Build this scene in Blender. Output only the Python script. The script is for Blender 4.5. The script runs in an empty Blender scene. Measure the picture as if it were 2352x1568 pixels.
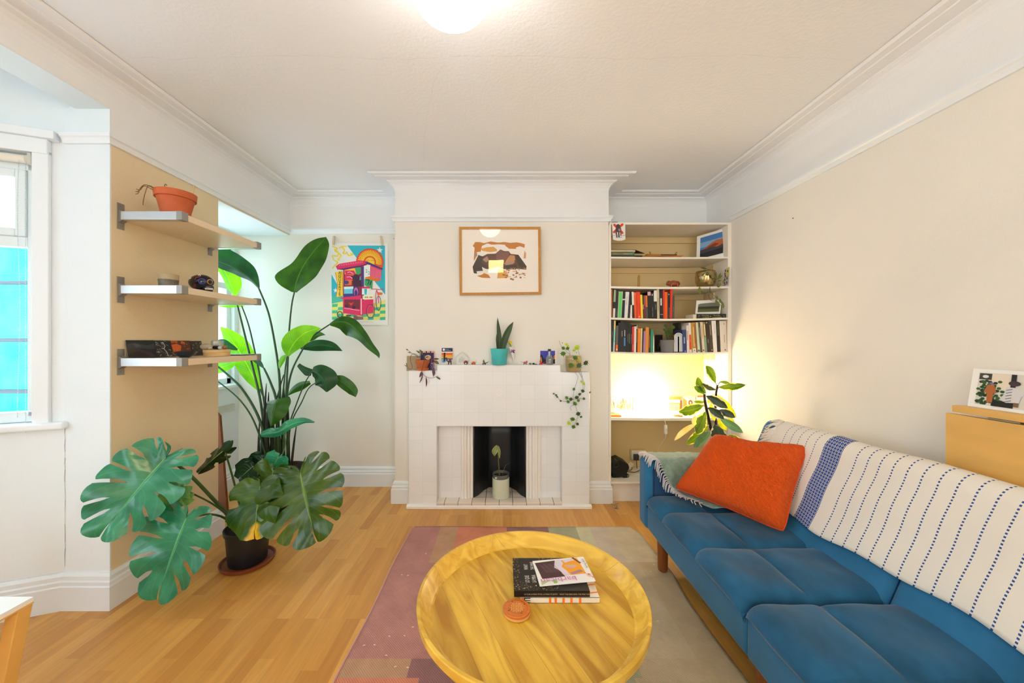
import bpy, math, random
from mathutils import Vector, Matrix
random.seed(7)
PI = math.pi
scn = bpy.context.scene
COL = scn.collection

# ------------------------------------------------------------ camera, exposure
F, VX, VY, HC = 840.0, 1155.0, 783.0, 1.29     # focal length and vanishing point in px of 2352x1568, eye height
cd = bpy.data.cameras.new('camera'); cam = bpy.data.objects.new('camera', cd); COL.objects.link(cam)
cam.location = (0, 0, HC); cam.rotation_euler = (PI/2, 0, 0)
cd.sensor_width = 36; cd.lens = 36*F/2352; cd.shift_x = (1176-VX)/2352; cd.shift_y = (VY-784)/2352
cd.clip_start = 0.02; cd.clip_end = 100
scn.camera = cam
scn.view_settings.view_transform = 'Standard'; scn.view_settings.look = 'None'
scn.view_settings.exposure = 0.27; scn.view_settings.gamma = 1.0
scn.view_settings.use_curve_mapping = False
scn.cycles.max_bounces = 10; scn.cycles.diffuse_bounces = 7; scn.cycles.transmission_bounces = 8
scn.cycles.transparent_max_bounces = 10
scn.cycles.sample_clamp_indirect = 8.0
scn.cycles.caustics_reflective = False; scn.cycles.caustics_refractive = False
scn.cycles.use_denoising = True

# ------------------------------------------------------------ daylight
w = bpy.data.worlds.new('daylight'); scn.world = w; w.use_nodes = True
bg = w.node_tree.nodes['Background']; bg.inputs[0].default_value = (0.76, 0.88, 1.0, 1); bg.inputs[1].default_value = 7.2
def portal(loc, rot, sx, sy):
    l = bpy.data.lights.new('window_daylight', 'AREA'); l.shape = 'RECTANGLE'; l.size = sx; l.size_y = sy
    l.cycles.is_portal = True
    o = bpy.data.objects.new('window_daylight', l); COL.objects.link(o); o.location = loc; o.rotation_euler = rot

# ------------------------------------------------------------ helpers
def lin(c):
    r = []
    for v in c:
        v = v/255.0
        r.append(v/12.92 if v <= 0.04045 else ((v+0.055)/1.055)**2.4)
    return tuple(r)
def P(px, py, Y):                      # the point seen at photo pixel (px,py) at depth Y
    return Vector(((px-VX)*Y/F, Y, HC-(py-VY)*Y/F))
MATS = {}
def mat(name, col, rough=0.5, metal=0.0, spec=0.5, trans=0.0, emit=None, es=1.0, noise=None, bump=None, sheen=0.0, sub=None, coat=0.0, alpha=1.0):
    """noise=(scale, amount[,stretch]) colour variation; bump=(scale, strength)"""
    if name in MATS: return MATS[name]
    m = bpy.data.materials.new(name); m.use_nodes = True; nt = m.node_tree
    b = nt.nodes['Principled BSDF']; c = lin(col)
    b.inputs['Base Color'].default_value = (*c, 1); b.inputs['Roughness'].default_value = rough
    b.inputs['Metallic'].default_value = metal; b.inputs['Specular IOR Level'].default_value = spec
    b.inputs['Transmission Weight'].default_value = trans
    b.inputs['Coat Weight'].default_value = coat
    b.inputs['Alpha'].default_value = alpha
    if sheen: b.inputs['Sheen Weight'].default_value = sheen; b.inputs['Sheen Roughness'].default_value = 0.4
    if emit: b.inputs['Emission Color'].default_value = (*lin(emit), 1); b.inputs['Emission Strength'].default_value = es
    if noise or bump:
        tc = nt.nodes.new('ShaderNodeTexCoord'); mp = nt.nodes.new('ShaderNodeMapping')
        nt.links.new(tc.outputs['Object'], mp.inputs[0])
    if noise:
        if len(noise) > 2: mp.inputs['Scale'].default_value = noise[2]
        n = nt.nodes.new('ShaderNodeTexNoise'); n.inputs['Scale'].default_value = noise[0]; n.inputs['Detail'].default_value = 5
        nt.links.new(mp.outputs[0], n.inputs['Vector'])
        r = nt.nodes.new('ShaderNodeMapRange'); r.inputs[1].default_value = 0.3; r.inputs[2].default_value = 0.7
        r.inputs[3].default_value = 1-noise[1]; r.inputs[4].default_value = 1+noise[1]
        nt.links.new(n.outputs['Fac'], r.inputs[0])
        mx = nt.nodes.new('ShaderNodeVectorMath'); mx.operation = 'SCALE'; mx.inputs[0].default_value = c
        nt.links.new(r.outputs[0], mx.inputs['Scale']); nt.links.new(mx.outputs[0], b.inputs['Base Color'])
    if bump:
        n2 = nt.nodes.new('ShaderNodeTexNoise'); n2.inputs['Scale'].default_value = bump[0]; n2.inputs['Detail'].default_value = 4
        nt.links.new(tc.outputs['Object'], n2.inputs['Vector'])
        bp = nt.nodes.new('ShaderNodeBump'); bp.inputs['Strength'].default_value = bump[1]; bp.inputs['Distance'].default_value = 0.01
        nt.links.new(n2.outputs['Fac'], bp.inputs['Height']); nt.links.new(bp.outputs[0], b.inputs['Normal'])
    MATS[name] = m; return m
def C3(r, g, b, rough=0.5, **k): return mat('c_%02x%02x%02x_%d' % (r, g, b, int(rough*10)), (r, g, b), rough, **k)

ORG = {}                                # world origin of every object built
class MB:
    def __init__(s): s.v = []; s.f = []; s.m = []; s.mi = 0; s.uv = {}
    def vert(s, p): s.v.append(Vector(p)); return len(s.v)-1
    def face(s, idx): s.f.append(tuple(idx)); s.m.append(s.mi)
    def box(s, x0, x1, y0, y1, z0, z1):
        b = len(s.v)
        for z in (z0, z1):
            for x, y in ((x0, y0), (x1, y0), (x1, y1), (x0, y1)): s.v.append(Vector((x, y, z)))
        for q in ((3, 2, 1, 0), (4, 5, 6, 7), (0, 1, 5, 4), (1, 2, 6, 5), (2, 3, 7, 6), (3, 0, 4, 7)): s.face([b+i for i in q])
        return s
    def obox(s, c, ax, ay, az):          # box from centre and three half-axis vectors
        b = len(s.v); c = Vector(c); ax = Vector(ax); ay = Vector(ay); az = Vector(az)
        for k in (-1, 1):
            for i, j in ((-1, -1), (1, -1), (1, 1), (-1, 1)): s.v.append(c+ax*i+ay*j+az*k)
        for q in ((3, 2, 1, 0), (4, 5, 6, 7), (0, 1, 5, 4), (1, 2, 6, 5), (2, 3, 7, 6), (3, 0, 4, 7)): s.face([b+i for i in q])
        return s
    def prism(s, pts, ext):              # closed polygon (3D points) extruded by vector
        b = len(s.v); n = len(pts); ext = Vector(ext)
        for p in pts: s.v.append(Vector(p))
        for p in pts: s.v.append(Vector(p)+ext)
        s.face([b+i for i in range(n)][::-1]); s.face([b+n+i for i in range(n)])
        for i in range(n): j = (i+1) % n; s.face([b+i, b+j, b+n+j, b+n+i])
        return s
    def poly(s, pts):
        b = len(s.v)
        for p in pts: s.v.append(Vector(p))
        s.face(range(b, b+len(pts))); return s
    def tube(s, pts, rad, n=8, cap=True, smooth=0):
        pts = [Vector(p) for p in pts]
        if smooth: pts, rad = curve(pts, smooth, rad)
        if not hasattr(rad, '__len__'): rad = [rad]*len(pts)
        b = len(s.v); up = Vector((0, 0, 1)); prev = None
        for i, p in enumerate(pts):
            d = (pts[min(i+1, len(pts)-1)]-pts[max(i-1, 0)])
            d = d.normalized() if d.length > 1e-9 else Vector((0, 0, 1))
            if prev is None:
                a = d.cross(up if abs(d.z) < .9 else Vector((1, 0, 0))).normalized()
            else:
                a = prev-d*prev.dot(d); a = a.normalized() if a.length > 1e-6 else d.orthogonal().normalized()
            prev = a; c = d.cross(a)
            for k in range(n):
                t = 2*PI*k/n; s.v.append(p+(a*math.cos(t)+c*math.sin(t))*rad[i])
        for i in range(len(pts)-1):
            for k in range(n):
                k2 = (k+1) % n; s.face([b+i*n+k, b+i*n+k2, b+(i+1)*n+k2, b+(i+1)*n+k])
        if cap:
            s.face([b+k for k in range(n)][::-1]); s.face([b+(len(pts)-1)*n+k for k in range(n)])
        return s
    def lathe(s, prof, c, n=32, sx=1, sy=1, cap=(True, True), wob=None):   # prof: (radius, height) list
        b = len(s.v); c = Vector(c)
        for i, (r, h) in enumerate(prof):
            for k in range(n):
                t = 2*PI*k/n; rr = r*(wob(t, i) if wob else 1)
                s.v.append(c+Vector((rr*sx*math.cos(t), rr*sy*math.sin(t), h)))
        for i in range(len(prof)-1):
            for k in range(n):
                k2 = (k+1) % n; s.face([b+i*n+k, b+i*n+k2, b+(i+1)*n+k2, b+(i+1)*n+k])
        if cap[0]: s.face([b+k for k in range(n)][::-1])
        if cap[1]: s.face([b+(len(prof)-1)*n+k for k in range(n)])
        return s
    def ball(s, c, r, n=16, m=10, sc=(1, 1, 1), rot=None, fn=None):
        b = len(s.v); c = Vector(c)
        for i in range(m+1):
            th = PI*i/m
            for k in range(n):
                t = 2*PI*k/n; d = Vector((math.sin(th)*math.cos(t), math.sin(th)*math.sin(t), math.cos(th)))
                q = Vector((d.x*sc[0], d.y*sc[1], d.z*sc[2]))*r*(fn(d) if fn else 1)
                if rot: q = rot @ q
                s.v.append(c+q)
        for i in range(m):
            for k in range(n):
                k2 = (k+1) % n; s.face([b+i*n+k, b+(i+1)*n+k, b+(i+1)*n+k2, b+i*n+k2])
        return s
    def grid(s, fn, nu, nv, closeu=False):
        b = len(s.v)
        for i in range(nu+1):
            for j in range(nv+1): s.v.append(Vector(fn(i/nu, j/nv)))
        for i in range(nu):
            for j in range(nv):
                q = [b+i*(nv+1)+j, b+(i+1)*(nv+1)+j, b+(i+1)*(nv+1)+j+1, b+i*(nv+1)+j+1]
                s.face(q)
                s.uv[len(s.f)-1] = [(i/nu, j/nv), ((i+1)/nu, j/nv), ((i+1)/nu, (j+1)/nv), (i/nu, (j+1)/nv)]
        return s
    def build(s, name, mats, parent=None, smooth=False, bevel=0, seg=2, solid=0, subsurf=0, origin=None, off=0, ang=None):
        if not isinstance(mats, (list, tuple)): mats = [mats]
        if parent is not None: o0 = ORG[parent.name]
        elif origin is not None: o0 = Vector(origin)
        else:
            xs = [v.x for v in s.v]; ys = [v.y for v in s.v]; zs = [v.z for v in s.v]
            o0 = Vector(((min(xs)+max(xs))/2, (min(ys)+max(ys))/2, min(zs)))
        me = bpy.data.meshes.new(name)
        me.from_pydata([v-o0 for v in s.v], [], s.f); 
        for m in mats: me.materials.append(m)
        me.polygons.foreach_set('material_index', s.m)
        if s.uv:
            ul = me.uv_layers.new(name='uv')
            for fi, uvs in s.uv.items():
                p = me.polygons[fi]
                for li, q in zip(p.loop_indices, uvs): ul.data[li].uv = q
        if smooth:
            me.polygons.foreach_set('use_smooth', [True]*len(me.polygons))
            me.update()
            if smooth != 2: me.set_sharp_from_angle(angle=math.radians(ang or 42))
        me.update()
        ob = bpy.data.objects.new(name, me); COL.objects.link(ob)
        if parent is not None: ob.parent = parent
        else: ob.location = o0
        ORG[ob.name] = o0
        if solid:
            md = ob.modifiers.new('s', 'SOLIDIFY'); md.thickness = solid; md.offset = off
        if subsurf:
            md = ob.modifiers.new('sub', 'SUBSURF'); md.levels = subsurf; md.render_levels = subsurf
        if bevel:
            md = ob.modifiers.new('b', 'BEVEL'); md.width = bevel; md.segments = seg; md.limit_method = 'ANGLE'; md.angle_limit = math.radians(35)
        return ob
def curve(pts, k, rad=None):              # Catmull-Rom, k samples per span
    out = []; ro = []; n = len(pts)
    isr = hasattr(rad, '__len__')
    for i in range(n-1):
        p0, p1, p2, p3 = pts[max(i-1, 0)], pts[i], pts[i+1], pts[min(i+2, n-1)]
        for j in range(k):
            t = j/k
            out.append(0.5*((2*p1)+(p2-p0)*t+(2*p0-5*p1+4*p2-p3)*t*t+(3*p1-p0-3*p2+p3)*t**3))
            if isr: ro.append(rad[i]*(1-t)+rad[i+1]*t)
    out.append(pts[-1]); 
    if isr: ro.append(rad[-1])
    return out, (ro if isr else rad)
def interp(xs, k):
    vs, _ = curve([Vector((x, 0, 0)) for x in xs], k); return [v.x for v in vs]
def tag(o, label=None, cat=None, group=None, kind=None):
    if label: o['label'] = label
    if cat: o['category'] = cat
    if group: o['group'] = group
    if kind: o['kind'] = kind
    return o
def thing(name, label, cat, loc, group=None):
    o = bpy.data.objects.new(name, None); COL.objects.link(o); o.location = loc; o.empty_display_size = 0.05
    ORG[o.name] = Vector(loc); return tag(o, label, cat, group)
def struct(name, mb, m, **k): return tag(mb.build(name, m, **k), kind='structure')
def text(name, body, size, origin, u, v, m, parent, depth=0.0004, align='LEFT', sx=1.0):
    """flat lettering: u = reading direction, v = up direction of the letters"""
    cu = bpy.data.curves.new(name, 'FONT'); cu.body = body; cu.size = size; cu.align_x = align; cu.resolution_u = 2
    tmp = bpy.data.objects.new(name, cu); COL.objects.link(tmp)
    bpy.context.view_layer.update()
    me = bpy.data.meshes.new_from_object(tmp.evaluated_get(bpy.context.evaluated_depsgraph_get()))
    bpy.data.objects.remove(tmp)
    u = Vector(u).normalized(); v = Vector(v).normalized(); o0 = ORG[parent.name]; org = Vector(origin)
    for q in me.vertices: q.co = org+u*q.co.x*sx+v*q.co.y-o0
    me.materials.clear(); me.materials.append(m)
    ob = bpy.data.objects.new(name, me); COL.objects.link(ob); ob.parent = parent; ORG[ob.name] = o0
    return ob
class Art:                                 # flat printed artwork: polygons in u,v (0..1, v down) on a real plane
    def __init__(s, o, U, V, n=None, lift=0.00035, step=0.08):
        s.o = Vector(o); s.U = Vector(U); s.V = Vector(V); s.n = (s.V.cross(s.U)).normalized() if n is None else Vector(n).normalized()
        s.lift = lift; s.k = 1; s.step = step; s.mb = MB(); s.mats = []
    def at(s, u, v, k=0): return s.o+s.U*u+s.V*v+s.n*s.lift*k
    def poly(s, col, pts, layer=None):
        m = col if not isinstance(col, tuple) else C3(*col, 0.6)
        if m not in s.mats: s.mats.append(m)
        s.mb.mi = s.mats.index(m); s.k += s.step
        s.mb.poly([s.at(u, v, s.k) for u, v in pts]); return s
    def rect(s, col, u0, v0, u1, v1): return s.poly(col, [(u0, v0), (u1, v0), (u1, v1), (u0, v1)])
    def disc(s, col, u, v, r, asp=1.0, n=20, ry=None): return s.poly(col, [(u+r*math.cos(2*PI*i/n), v+(ry or r*asp)*math.sin(2*PI*i/n)) for i in range(n)])
    def line(s, col, pts, wd, asp=1.0):
        for (a, b) in zip(pts, pts[1:]):
            dx, dy = b[0]-a[0], (b[1]-a[1])/asp; L = math.hypot(dx, dy) or 1; nx, ny = -dy/L*wd/2, dx/L*wd/2*asp
            s.poly(col, [(a[0]+nx, a[1]+ny), (b[0]+nx, b[1]+ny), (b[0]-nx, b[1]-ny), (a[0]-nx, a[1]-ny)])
        return s
    def build(s, name, parent): return s.mb.build(name, s.mats, parent)
def sweep(mb, path, prof, closed=False):   # profile (offset into the room, z) along a plan path with mitred corners
    n = len(path); rows = []
    for i in range(n):
        a = Vector(path[i-1]) if (i > 0 or closed) else None; b = Vector(path[i]); c = Vector(path[(i+1) % n]) if (i < n-1 or closed) else None
        ns = []
        if a is not None: d = (b-a).normalized(); ns.append(Vector((d.y, -d.x)))
        if c is not None: d = (c-b).normalized(); ns.append(Vector((d.y, -d.x)))
        if len(ns) == 2:
            mvec = ns[0]+ns[1]; mvec = mvec/mvec.length; mvec = mvec/max(0.2, mvec.dot(ns[0]))
        else: mvec = ns[0]
        rows.append([mb.vert((b.x+mvec.x*o, b.y+mvec.y*o, z)) for o, z in prof])
    m = len(prof)
    for i in range(n if closed else n-1):
        r0, r1 = rows[i], rows[(i+1) % n]
        for j in range(m-1): mb.face([r0[j], r1[j], r1[j+1], r0[j+1]])
    if not closed: mb.face(rows[0]); mb.face(rows[-1][::-1])
# ============================================================ THE ROOM
XL, XR = -1.905, 1.82; YP0, YP1 = 1.775, 2.448; YB = 3.265; YF = 2.925; BX0, BX1 = -0.862, 0.846
ZC = 2.575; ZR = 2.243; YN = -2.4; XREC = -2.36; ZREC = 2.23
def two_tone(name, low, high, zr=ZR+0.02):
    m = bpy.data.materials.new(name); m.use_nodes = True; nt = m.node_tree; b = nt.nodes['Principled BSDF']
    b.inputs['Roughness'].default_value = 0.85; b.inputs['Specular IOR Level'].default_value = 0.2
    g = nt.nodes.new('ShaderNodeNewGeometry'); sp = nt.nodes.new('ShaderNodeSeparateXYZ'); nt.links.new(g.outputs['Position'], sp.inputs[0])
    gt = nt.nodes.new('ShaderNodeMath'); gt.operation = 'GREATER_THAN'; gt.inputs[1].default_value = zr; nt.links.new(sp.outputs[2], gt.inputs[0])
    mx = nt.nodes.new('ShaderNodeMix'); mx.data_type = 'RGBA'; mx.inputs[6].default_value = (*lin(low), 1); mx.inputs[7].default_value = (*lin(high), 1)
    nt.links.new(gt.outputs[0], mx.inputs[0])
    n = nt.nodes.new('ShaderNodeTexNoise'); n.inputs['Scale'].default_value = 2.2; n.inputs['Detail'].default_value = 6
    nt.links.new(g.outputs['Position'], n.inputs['Vector'])
    r = nt.nodes.new('ShaderNodeMapRange'); r.inputs[3].default_value = 0.965; r.inputs[4].default_value = 1.03; nt.links.new(n.outputs['Fac'], r.inputs[0])
    vm = nt.nodes.new('ShaderNodeVectorMath'); vm.operation = 'SCALE'; nt.links.new(mx.outputs[2], vm.inputs[0]); nt.links.new(r.outputs[0], vm.inputs['Scale'])
    nt.links.new(vm.outputs[0], b.inputs['Base Color'])
    n2 = nt.nodes.new('ShaderNodeTexNoise'); n2.inputs['Scale'].default_value = 90; n2.inputs['Detail'].default_value = 3
    nt.links.new(g.outputs['Position'], n2.inputs['Vector'])
    bp = nt.nodes.new('ShaderNodeBump'); bp.inputs['Strength'].default_value = 0.25; bp.inputs['Distance'].default_value = 0.004
    nt.links.new(n2.outputs['Fac'], bp.inputs['Height']); nt.links.new(bp.outputs[0], b.inputs['Normal'])
    return m
CREAM, WHITE = (231, 228, 221), (233, 235, 237)
M_wall = two_tone('cream_wall_paint', CREAM, WHITE)
M_pier = two_tone('pier_warm_shade_paint', (226, 208, 172), WHITE)  # tan tone puts the pier's warm bounced shade into the colour
M_bay = two_tone('daylit_white_textured_wall', (227, 235, 241), (224, 235, 240))  # white with the bay's cool daylight mixed into its tint
M_ceil = mat('ceiling_paint', (232, 235, 239), 0.9, spec=0.2, bump=(60, 0.15))
M_trim = mat('white_gloss_trim', (230, 236, 241), 0.35, bump=(30, 0.04))
M_sash = mat('painted_window_sash', (222, 232, 236), 0.4)

def floor_mat():
    m = bpy.data.materials.new('maple_laminate'); m.use_nodes = True; nt = m.node_tree; b = nt.nodes['Principled BSDF']
    L = nt.links.new; N = nt.nodes.new
    g = N('ShaderNodeNewGeometry'); mp = N('ShaderNodeMapping'); mp.inputs['Rotation'].default_value = (0, 0, PI/2); L(g.outputs['Position'], mp.inputs[0])
    br = N('ShaderNodeTexBrick'); br.inputs['Scale'].default_value = 1; br.inputs['Brick Width'].default_value = 0.34; br.inputs['Row Height'].default_value = 0.066
    br.inputs['Mortar Size'].default_value = 0.0006; br.offset = 0.37; br.offset_frequency = 3; br.squash = 1.25; br.squash_frequency = 2
    br.inputs['Color1'].default_value = (0, 0, 0, 1); br.inputs['Color2'].default_value = (1, 1, 1, 1); br.inputs['Mortar'].default_value = (0.35, 0.35, 0.35, 1)
    L(mp.outputs[0], br.inputs['Vector'])
    cr = N('ShaderNodeValToRGB'); e = cr.color_ramp.elements
    e[0].position = 0; e[0].color = (*lin((192, 134, 64)), 1); e[1].position = 1; e[1].color = (*lin((218, 164, 86)), 1)
    x = cr.color_ramp.elements.new(0.45); x.color = (*lin((206, 150, 74)), 1)
    L(br.outputs['Color'], cr.inputs[0])
    mp2 = N('ShaderNodeMapping'); mp2.inputs['Scale'].default_value = (38, 3.2, 1); L(g.outputs['Position'], mp2.inputs[0])
    n = N('ShaderNodeTexNoise'); n.inputs['Scale'].default_value = 1; n.inputs['Detail'].default_value = 7; n.inputs['Distortion'].default_value = 0.7; L(mp2.outputs[0], n.inputs['Vector'])
    r = N('ShaderNodeMapRange'); r.inputs[1].default_value = 0.3; r.inputs[2].default_value = 0.72; r.inputs[3].default_value = 1.07; r.inputs[4].default_value = 0.86; L(n.outputs['Fac'], r.inputs[0])
    vm = N('ShaderNodeVectorMath'); vm.operation = 'SCALE'; L(cr.outputs[0], vm.inputs[0]); L(r.outputs[0], vm.inputs['Scale'])
    L(vm.outputs[0], b.inputs['Base Color']); b.inputs['Roughness'].default_value = 0.36; b.inputs['Specular IOR Level'].default_value = 0.45
    return m
M_floor = floor_mat()
struct('floor', MB().box(-3.1, 2.0, YN-.1, 3.5, -0.1, 0), M_floor)
ceil_ = struct('ceiling', MB().box(-3.1, 2.0, YN-.1, 3.5, ZC, ZC+0.1), M_ceil)
def crack(parent, pts, w_, n_, mt):
    m = MB(); random.seed(17); q = [Vector(p) for p in pts]
    for a, b_ in zip(q, q[1:]):
        d = (b_-a).normalized().cross(Vector(n_))*w_*random.uniform(.2, .8); m.poly([a-d, b_-d, b_+d, a+d])
    m.build('crack', mt, parent)
M_crack = mat('hairline_crack', (206, 202, 196), .9); random.seed(40)
crack(ceil_, [(-1.70+3.3*k/70, 1.655+random.uniform(-.006, .006)+.01*math.sin(k*.3), ZC-.0006) for k in range(71)], .0007, (0, 0, 1), M_crack)
crack(ceil_, [(-.62-.35*(k/30)**.7+random.uniform(-.004, .004)+.35, 1.70+1.15*k/30, ZC-.0006) for k in range(31)], .0005, (0, 0, 1), M_crack)
struct('wall_right', MB().box(XR, XR+.12, YN-.1, 3.5, 0, ZC), M_wall)
m = MB(); m.box(-3.1, -1.85, YN-.12, YN, 0, ZC); m.box(-1.08, 1.0, YN-.12, YN, 0, ZC); m.box(1.75, 2.0, YN-.12, YN, 0, ZC)
for xa, xb_ in ((-1.85, -1.08), (1.0, 1.75)): m.box(xa, xb_, YN-.12, YN, 0, .15); m.box(xa, xb_, YN-.12, YN, 2.35, ZC)
struct('wall_rear', m, M_wall)
# back wall: alcove wall with the chimney breast standing forward of it, pierced by the firebox
FX0, FX1 = -0.236, 0.184
m = MB()
m.box(XREC-.2, XR+.1, YB, YB+.12, 0, ZC)
m.box(BX0, FX0-.02, YF, YB, 0, ZC); m.box(FX1+.02, BX1, YF, YB, 0, ZC); m.box(FX0-.02, FX1+.02, YF, YB, 0.64, ZC)
struct('wall_back', m, M_wall)
# left side: pier, headers over the two openings, recess shell
m = MB(); m.box(-2.18, XL, YP0+.004, YP1, 0, ZC); m.box(-2.07, XL, YP1, YB, ZREC+.005, ZC)
m.box(-2.07, XL, -.9, YP0+.004, 2.42, ZC); m.box(-2.3, XL, YN, -.9, 0, ZC)
struct('wall_left', m, M_pier)
m = MB()
m.box(-2.18, XL-.0005, YP0-.002, YP0+.004, 0, 2.42)                          # pier return facing the room
m.box(-2.07, XL-.001, -.9, YP0, 2.415, 2.42)
# recess wall with its window opening
RY0, RY1, RZ0, RZ1 = 2.60, 3.215, 0.92, 2.13
m.box(XREC-.1, XREC, YP1, RY0, 0, 2.4); m.box(XREC-.1, XREC, RY1, YB, 0, 2.4); m.box(XREC-.1, XREC, RY0, RY1, 0, RZ0); m.box(XREC-.1, XREC, RY0, RY1, RZ1, 2.4)
m.box(XREC, -2.07, YP1, YB, ZREC, 2.4); m.box(-2.07, XL-.001, YP1, YB, ZREC, ZREC+.005)
# bay: angled facet (with window) and front
A = Vector((-2.12, YP0)); D = Vector((-0.929, -0.370)); NRM = Vector((0.370, -0.929))      # into the room
def fac(t, n, z): q = A+D*t+NRM*n; return Vector((q.x, q.y, z))
def fbox(mb, t0, t1, n0, n1, z0, z1):
    b = [fac(t0, n0, z0), fac(t1, n0, z0), fac(t1, n1, z0), fac(t0, n1, z0)]
    mb.prism(b, (0, 0, z1-z0))
T0, T1, WZ0, WZ1 = 0.070, 0.80, 0.90, 2.175
fbox(m, -.02, T0, -.12, 0, 0, ZC); fbox(m, T1, .87, -.12, 0, 0, ZC); fbox(m, T0, T1, -.12, 0, 0, WZ0); fbox(m, T0, T1, -.12, 0, WZ1, ZC)
m.box(-3.03, -2.91, -.62, 1.46, 0, WZ0); m.box(-3.03, -2.91, -.62, 1.46, WZ1, ZC)
m.box(-3.03, -2.91, -.62, -.56, WZ0, WZ1); m.box(-3.03, -2.91, .5, 1.46, WZ0, WZ1)
m.prism([(-2.91, -.6, 0), (-2.12, -.9, 0), (-2.12, -1.0, 0), (-3.0, -.68, 0)], (0, 0, ZC))
bay_ = struct('wall_bay', m, M_bay); random.seed(41)
crack(bay_, [(-2.121+random.uniform(-.002, .002), YP0-.0035, .20+.70*k/24) for k in range(25)], .0014, (0, 1, 0), mat('dark_crack', (120, 112, 104), .9))

# ---- trims
CORN = [(0, 2.49), (.004, 2.508), (.014, 2.527), (.03, 2.541), (.05, 2.549), (.05, 2.553), (.053, 2.556), (.117, 2.556), (.12, 2.5605), (.157, 2.5605), (.161, 2.565), (.166, ZC-.002), (.0, ZC+.001)]
room = [(XL, YN), (XL, YB), (BX0, YB), (BX0, YF), (BX1, YF), (BX1, YB), (XR, YB), (XR, YN)]
m = MB(); sweep(m, room, CORN, closed=True); struct('trim_1', m, M_ceil, smooth=False)
RAIL = [(0, ZR), (.012, ZR), (.016, ZR+.012), (.021, ZR+.022), (.028, ZR+.028), (.03, ZR+.036), (.03, ZR+.043), (.0, ZR+.047)]
m = MB(); sweep(m, [(-2.12, YP0-.002), (XL, YP0-.002), (XL, YB), (BX0, YB), (BX0, YF), (BX1, YF), (BX1, YF+.04)], RAIL); struct('trim_2', m, M_trim)
m = MB(); sweep(m, [(XR, 2.90), (XR, YN)], RAIL); struct('trim_3', m, M_trim)
SK = [(0, 0), (.026, 0), (.026, .112), (.022, .118), (.022, .134), (.016, .14), (.015, .158), (.008, .170), (0, .172)]
m = MB(); sweep(m, [(-2.89, 1.47), (-2.12, YP0-.002), (XL, YP0-.002), (XL, YP1), (XREC, YP1), (XREC, YB), (BX0, YB), (BX0, YF), (-.7345, YF)], SK); struct('baseboard_left', m, M_trim)
m = MB(); sweep(m, [(.6745, YF), (BX1, YF), (BX1, YF+.03)], SK); struct('baseboard_back', m, M_trim)
m = MB(); sweep(m, [(XR, 2.89), (XR, YN)], SK); struct('baseboard_right', m, M_trim)

# ---- the bay window in the angled facet
M_glass = mat('window_glass', (255, 255, 255), 0.0, trans=1.0, spec=0.3)
def glass_mat():
    m = bpy.data.materials.new('thin_window_glass'); m.use_nodes = True; nt = m.node_tree
    for n in list(nt.nodes):
        if n.type == 'BSDF_PRINCIPLED': nt.nodes.remove(n)
    out = [n for n in nt.nodes if n.type == 'OUTPUT_MATERIAL'][0]
    t = nt.nodes.new('ShaderNodeBsdfTransparent'); t.inputs[0].default_value = (.97, .99, .99, 1)
    g = nt.nodes.new('ShaderNodeBsdfGlossy'); g.inputs['Roughness'].default_value = 0.02
    mx = nt.nodes.new('ShaderNodeMixShader'); mx.inputs[0].default_value = 0.05; nt.links.new(t.outputs[0], mx.inputs[1]); nt.links.new(g.outputs[0], mx.inputs[2])
    nt.links.new(mx.outputs[0], out.inputs['Surface']); return m
M_pane = glass_mat()
win = thing('window_1', None, None, fac(.43, 0, WZ0)); tag(win, kind='structure')
m = MB(); fbox(m, .050, .108, 0, .022, WZ0, WZ1+.02); fbox(m, .050, .87, 0, .03, WZ1, 2.245); fbox(m, .02, .87, 0, .045, 2.245, 2.285)
fbox(m, .80, .86, 0, .022, WZ0, WZ1); m.build('architrave', M_trim, win, bevel=.004)
m = MB(); fbox(m, .108, .146, -.06, -.02, .93, 2.15); fbox(m, .762, .80, -.06, -.02, .93, 2.15); fbox(m, .07, .80, -.06, -.02, .905, .955); fbox(m, .07, .80, -.06, -.02, 2.10, 2.175)
fbox(m, .07, .112, -.07, 0, .9, 2.175)
fbox(m, .146, .762, -.06, -.02, 1.735, 1.785); m.build('window_frame', M_sash, win, bevel=.004)
m = MB(); fbox(m, .146, .183, -.055, -.01, 1.785, 2.10); fbox(m, .725, .762, -.055, -.01, 1.785, 2.10); fbox(m, .183, .725, -.055, -.01, 1.785, 1.822); fbox(m, .183, .725, -.055, -.01, 2.06, 2.10)
m.build('top_light_sash', M_sash, win, bevel=.005)
m = MB(); fbox(m, .183, .725, -.036, -.032, 1.822, 2.06); m.build('pane', M_pane, win)
m = MB(); fbox(m, .146, .762, -.042, -.038, .955, 1.735); m.build('pane', M_pane, win)
m = MB(); fbox(m, -.012, .88, -.05, .042, .868, .903); m.build('window_sill', M_trim, win, bevel=.012, seg=4)
bl = thing('roller_blind', 'rolled-up cream roller blind with bead chain above the left bay window', 'blind', fac(.45, -.0, 2.13))
m = MB(); m.tube([fac(.118, .0, 2.145), fac(.78, .0, 2.145)], .019, 16); m.build('rolled_fabric', mat('blind_cream', (228, 222, 208), .8), bl, smooth=True)
m = MB(); fbox(m, .108, .122, -.02, .024, 2.118, 2.172); m.tube([fac(.112, .0, 2.145), fac(.134, .0, 2.145)], .023, 14); m.build('bracket', mat('blind_plastic', (196, 196, 186), .5), bl, bevel=.003)
m = MB()
for i in range(170):
    z = 2.13-i*.0075
    m.ball(fac(.135, .006, z), .0022, 5, 3)
    if i < 160: m.ball(fac(.150+.004*math.sin(i*.05), .02, z), .0022, 5, 3)
m.build('bead_chain', mat('chain_beads', (188, 200, 202), .5), bl)
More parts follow.
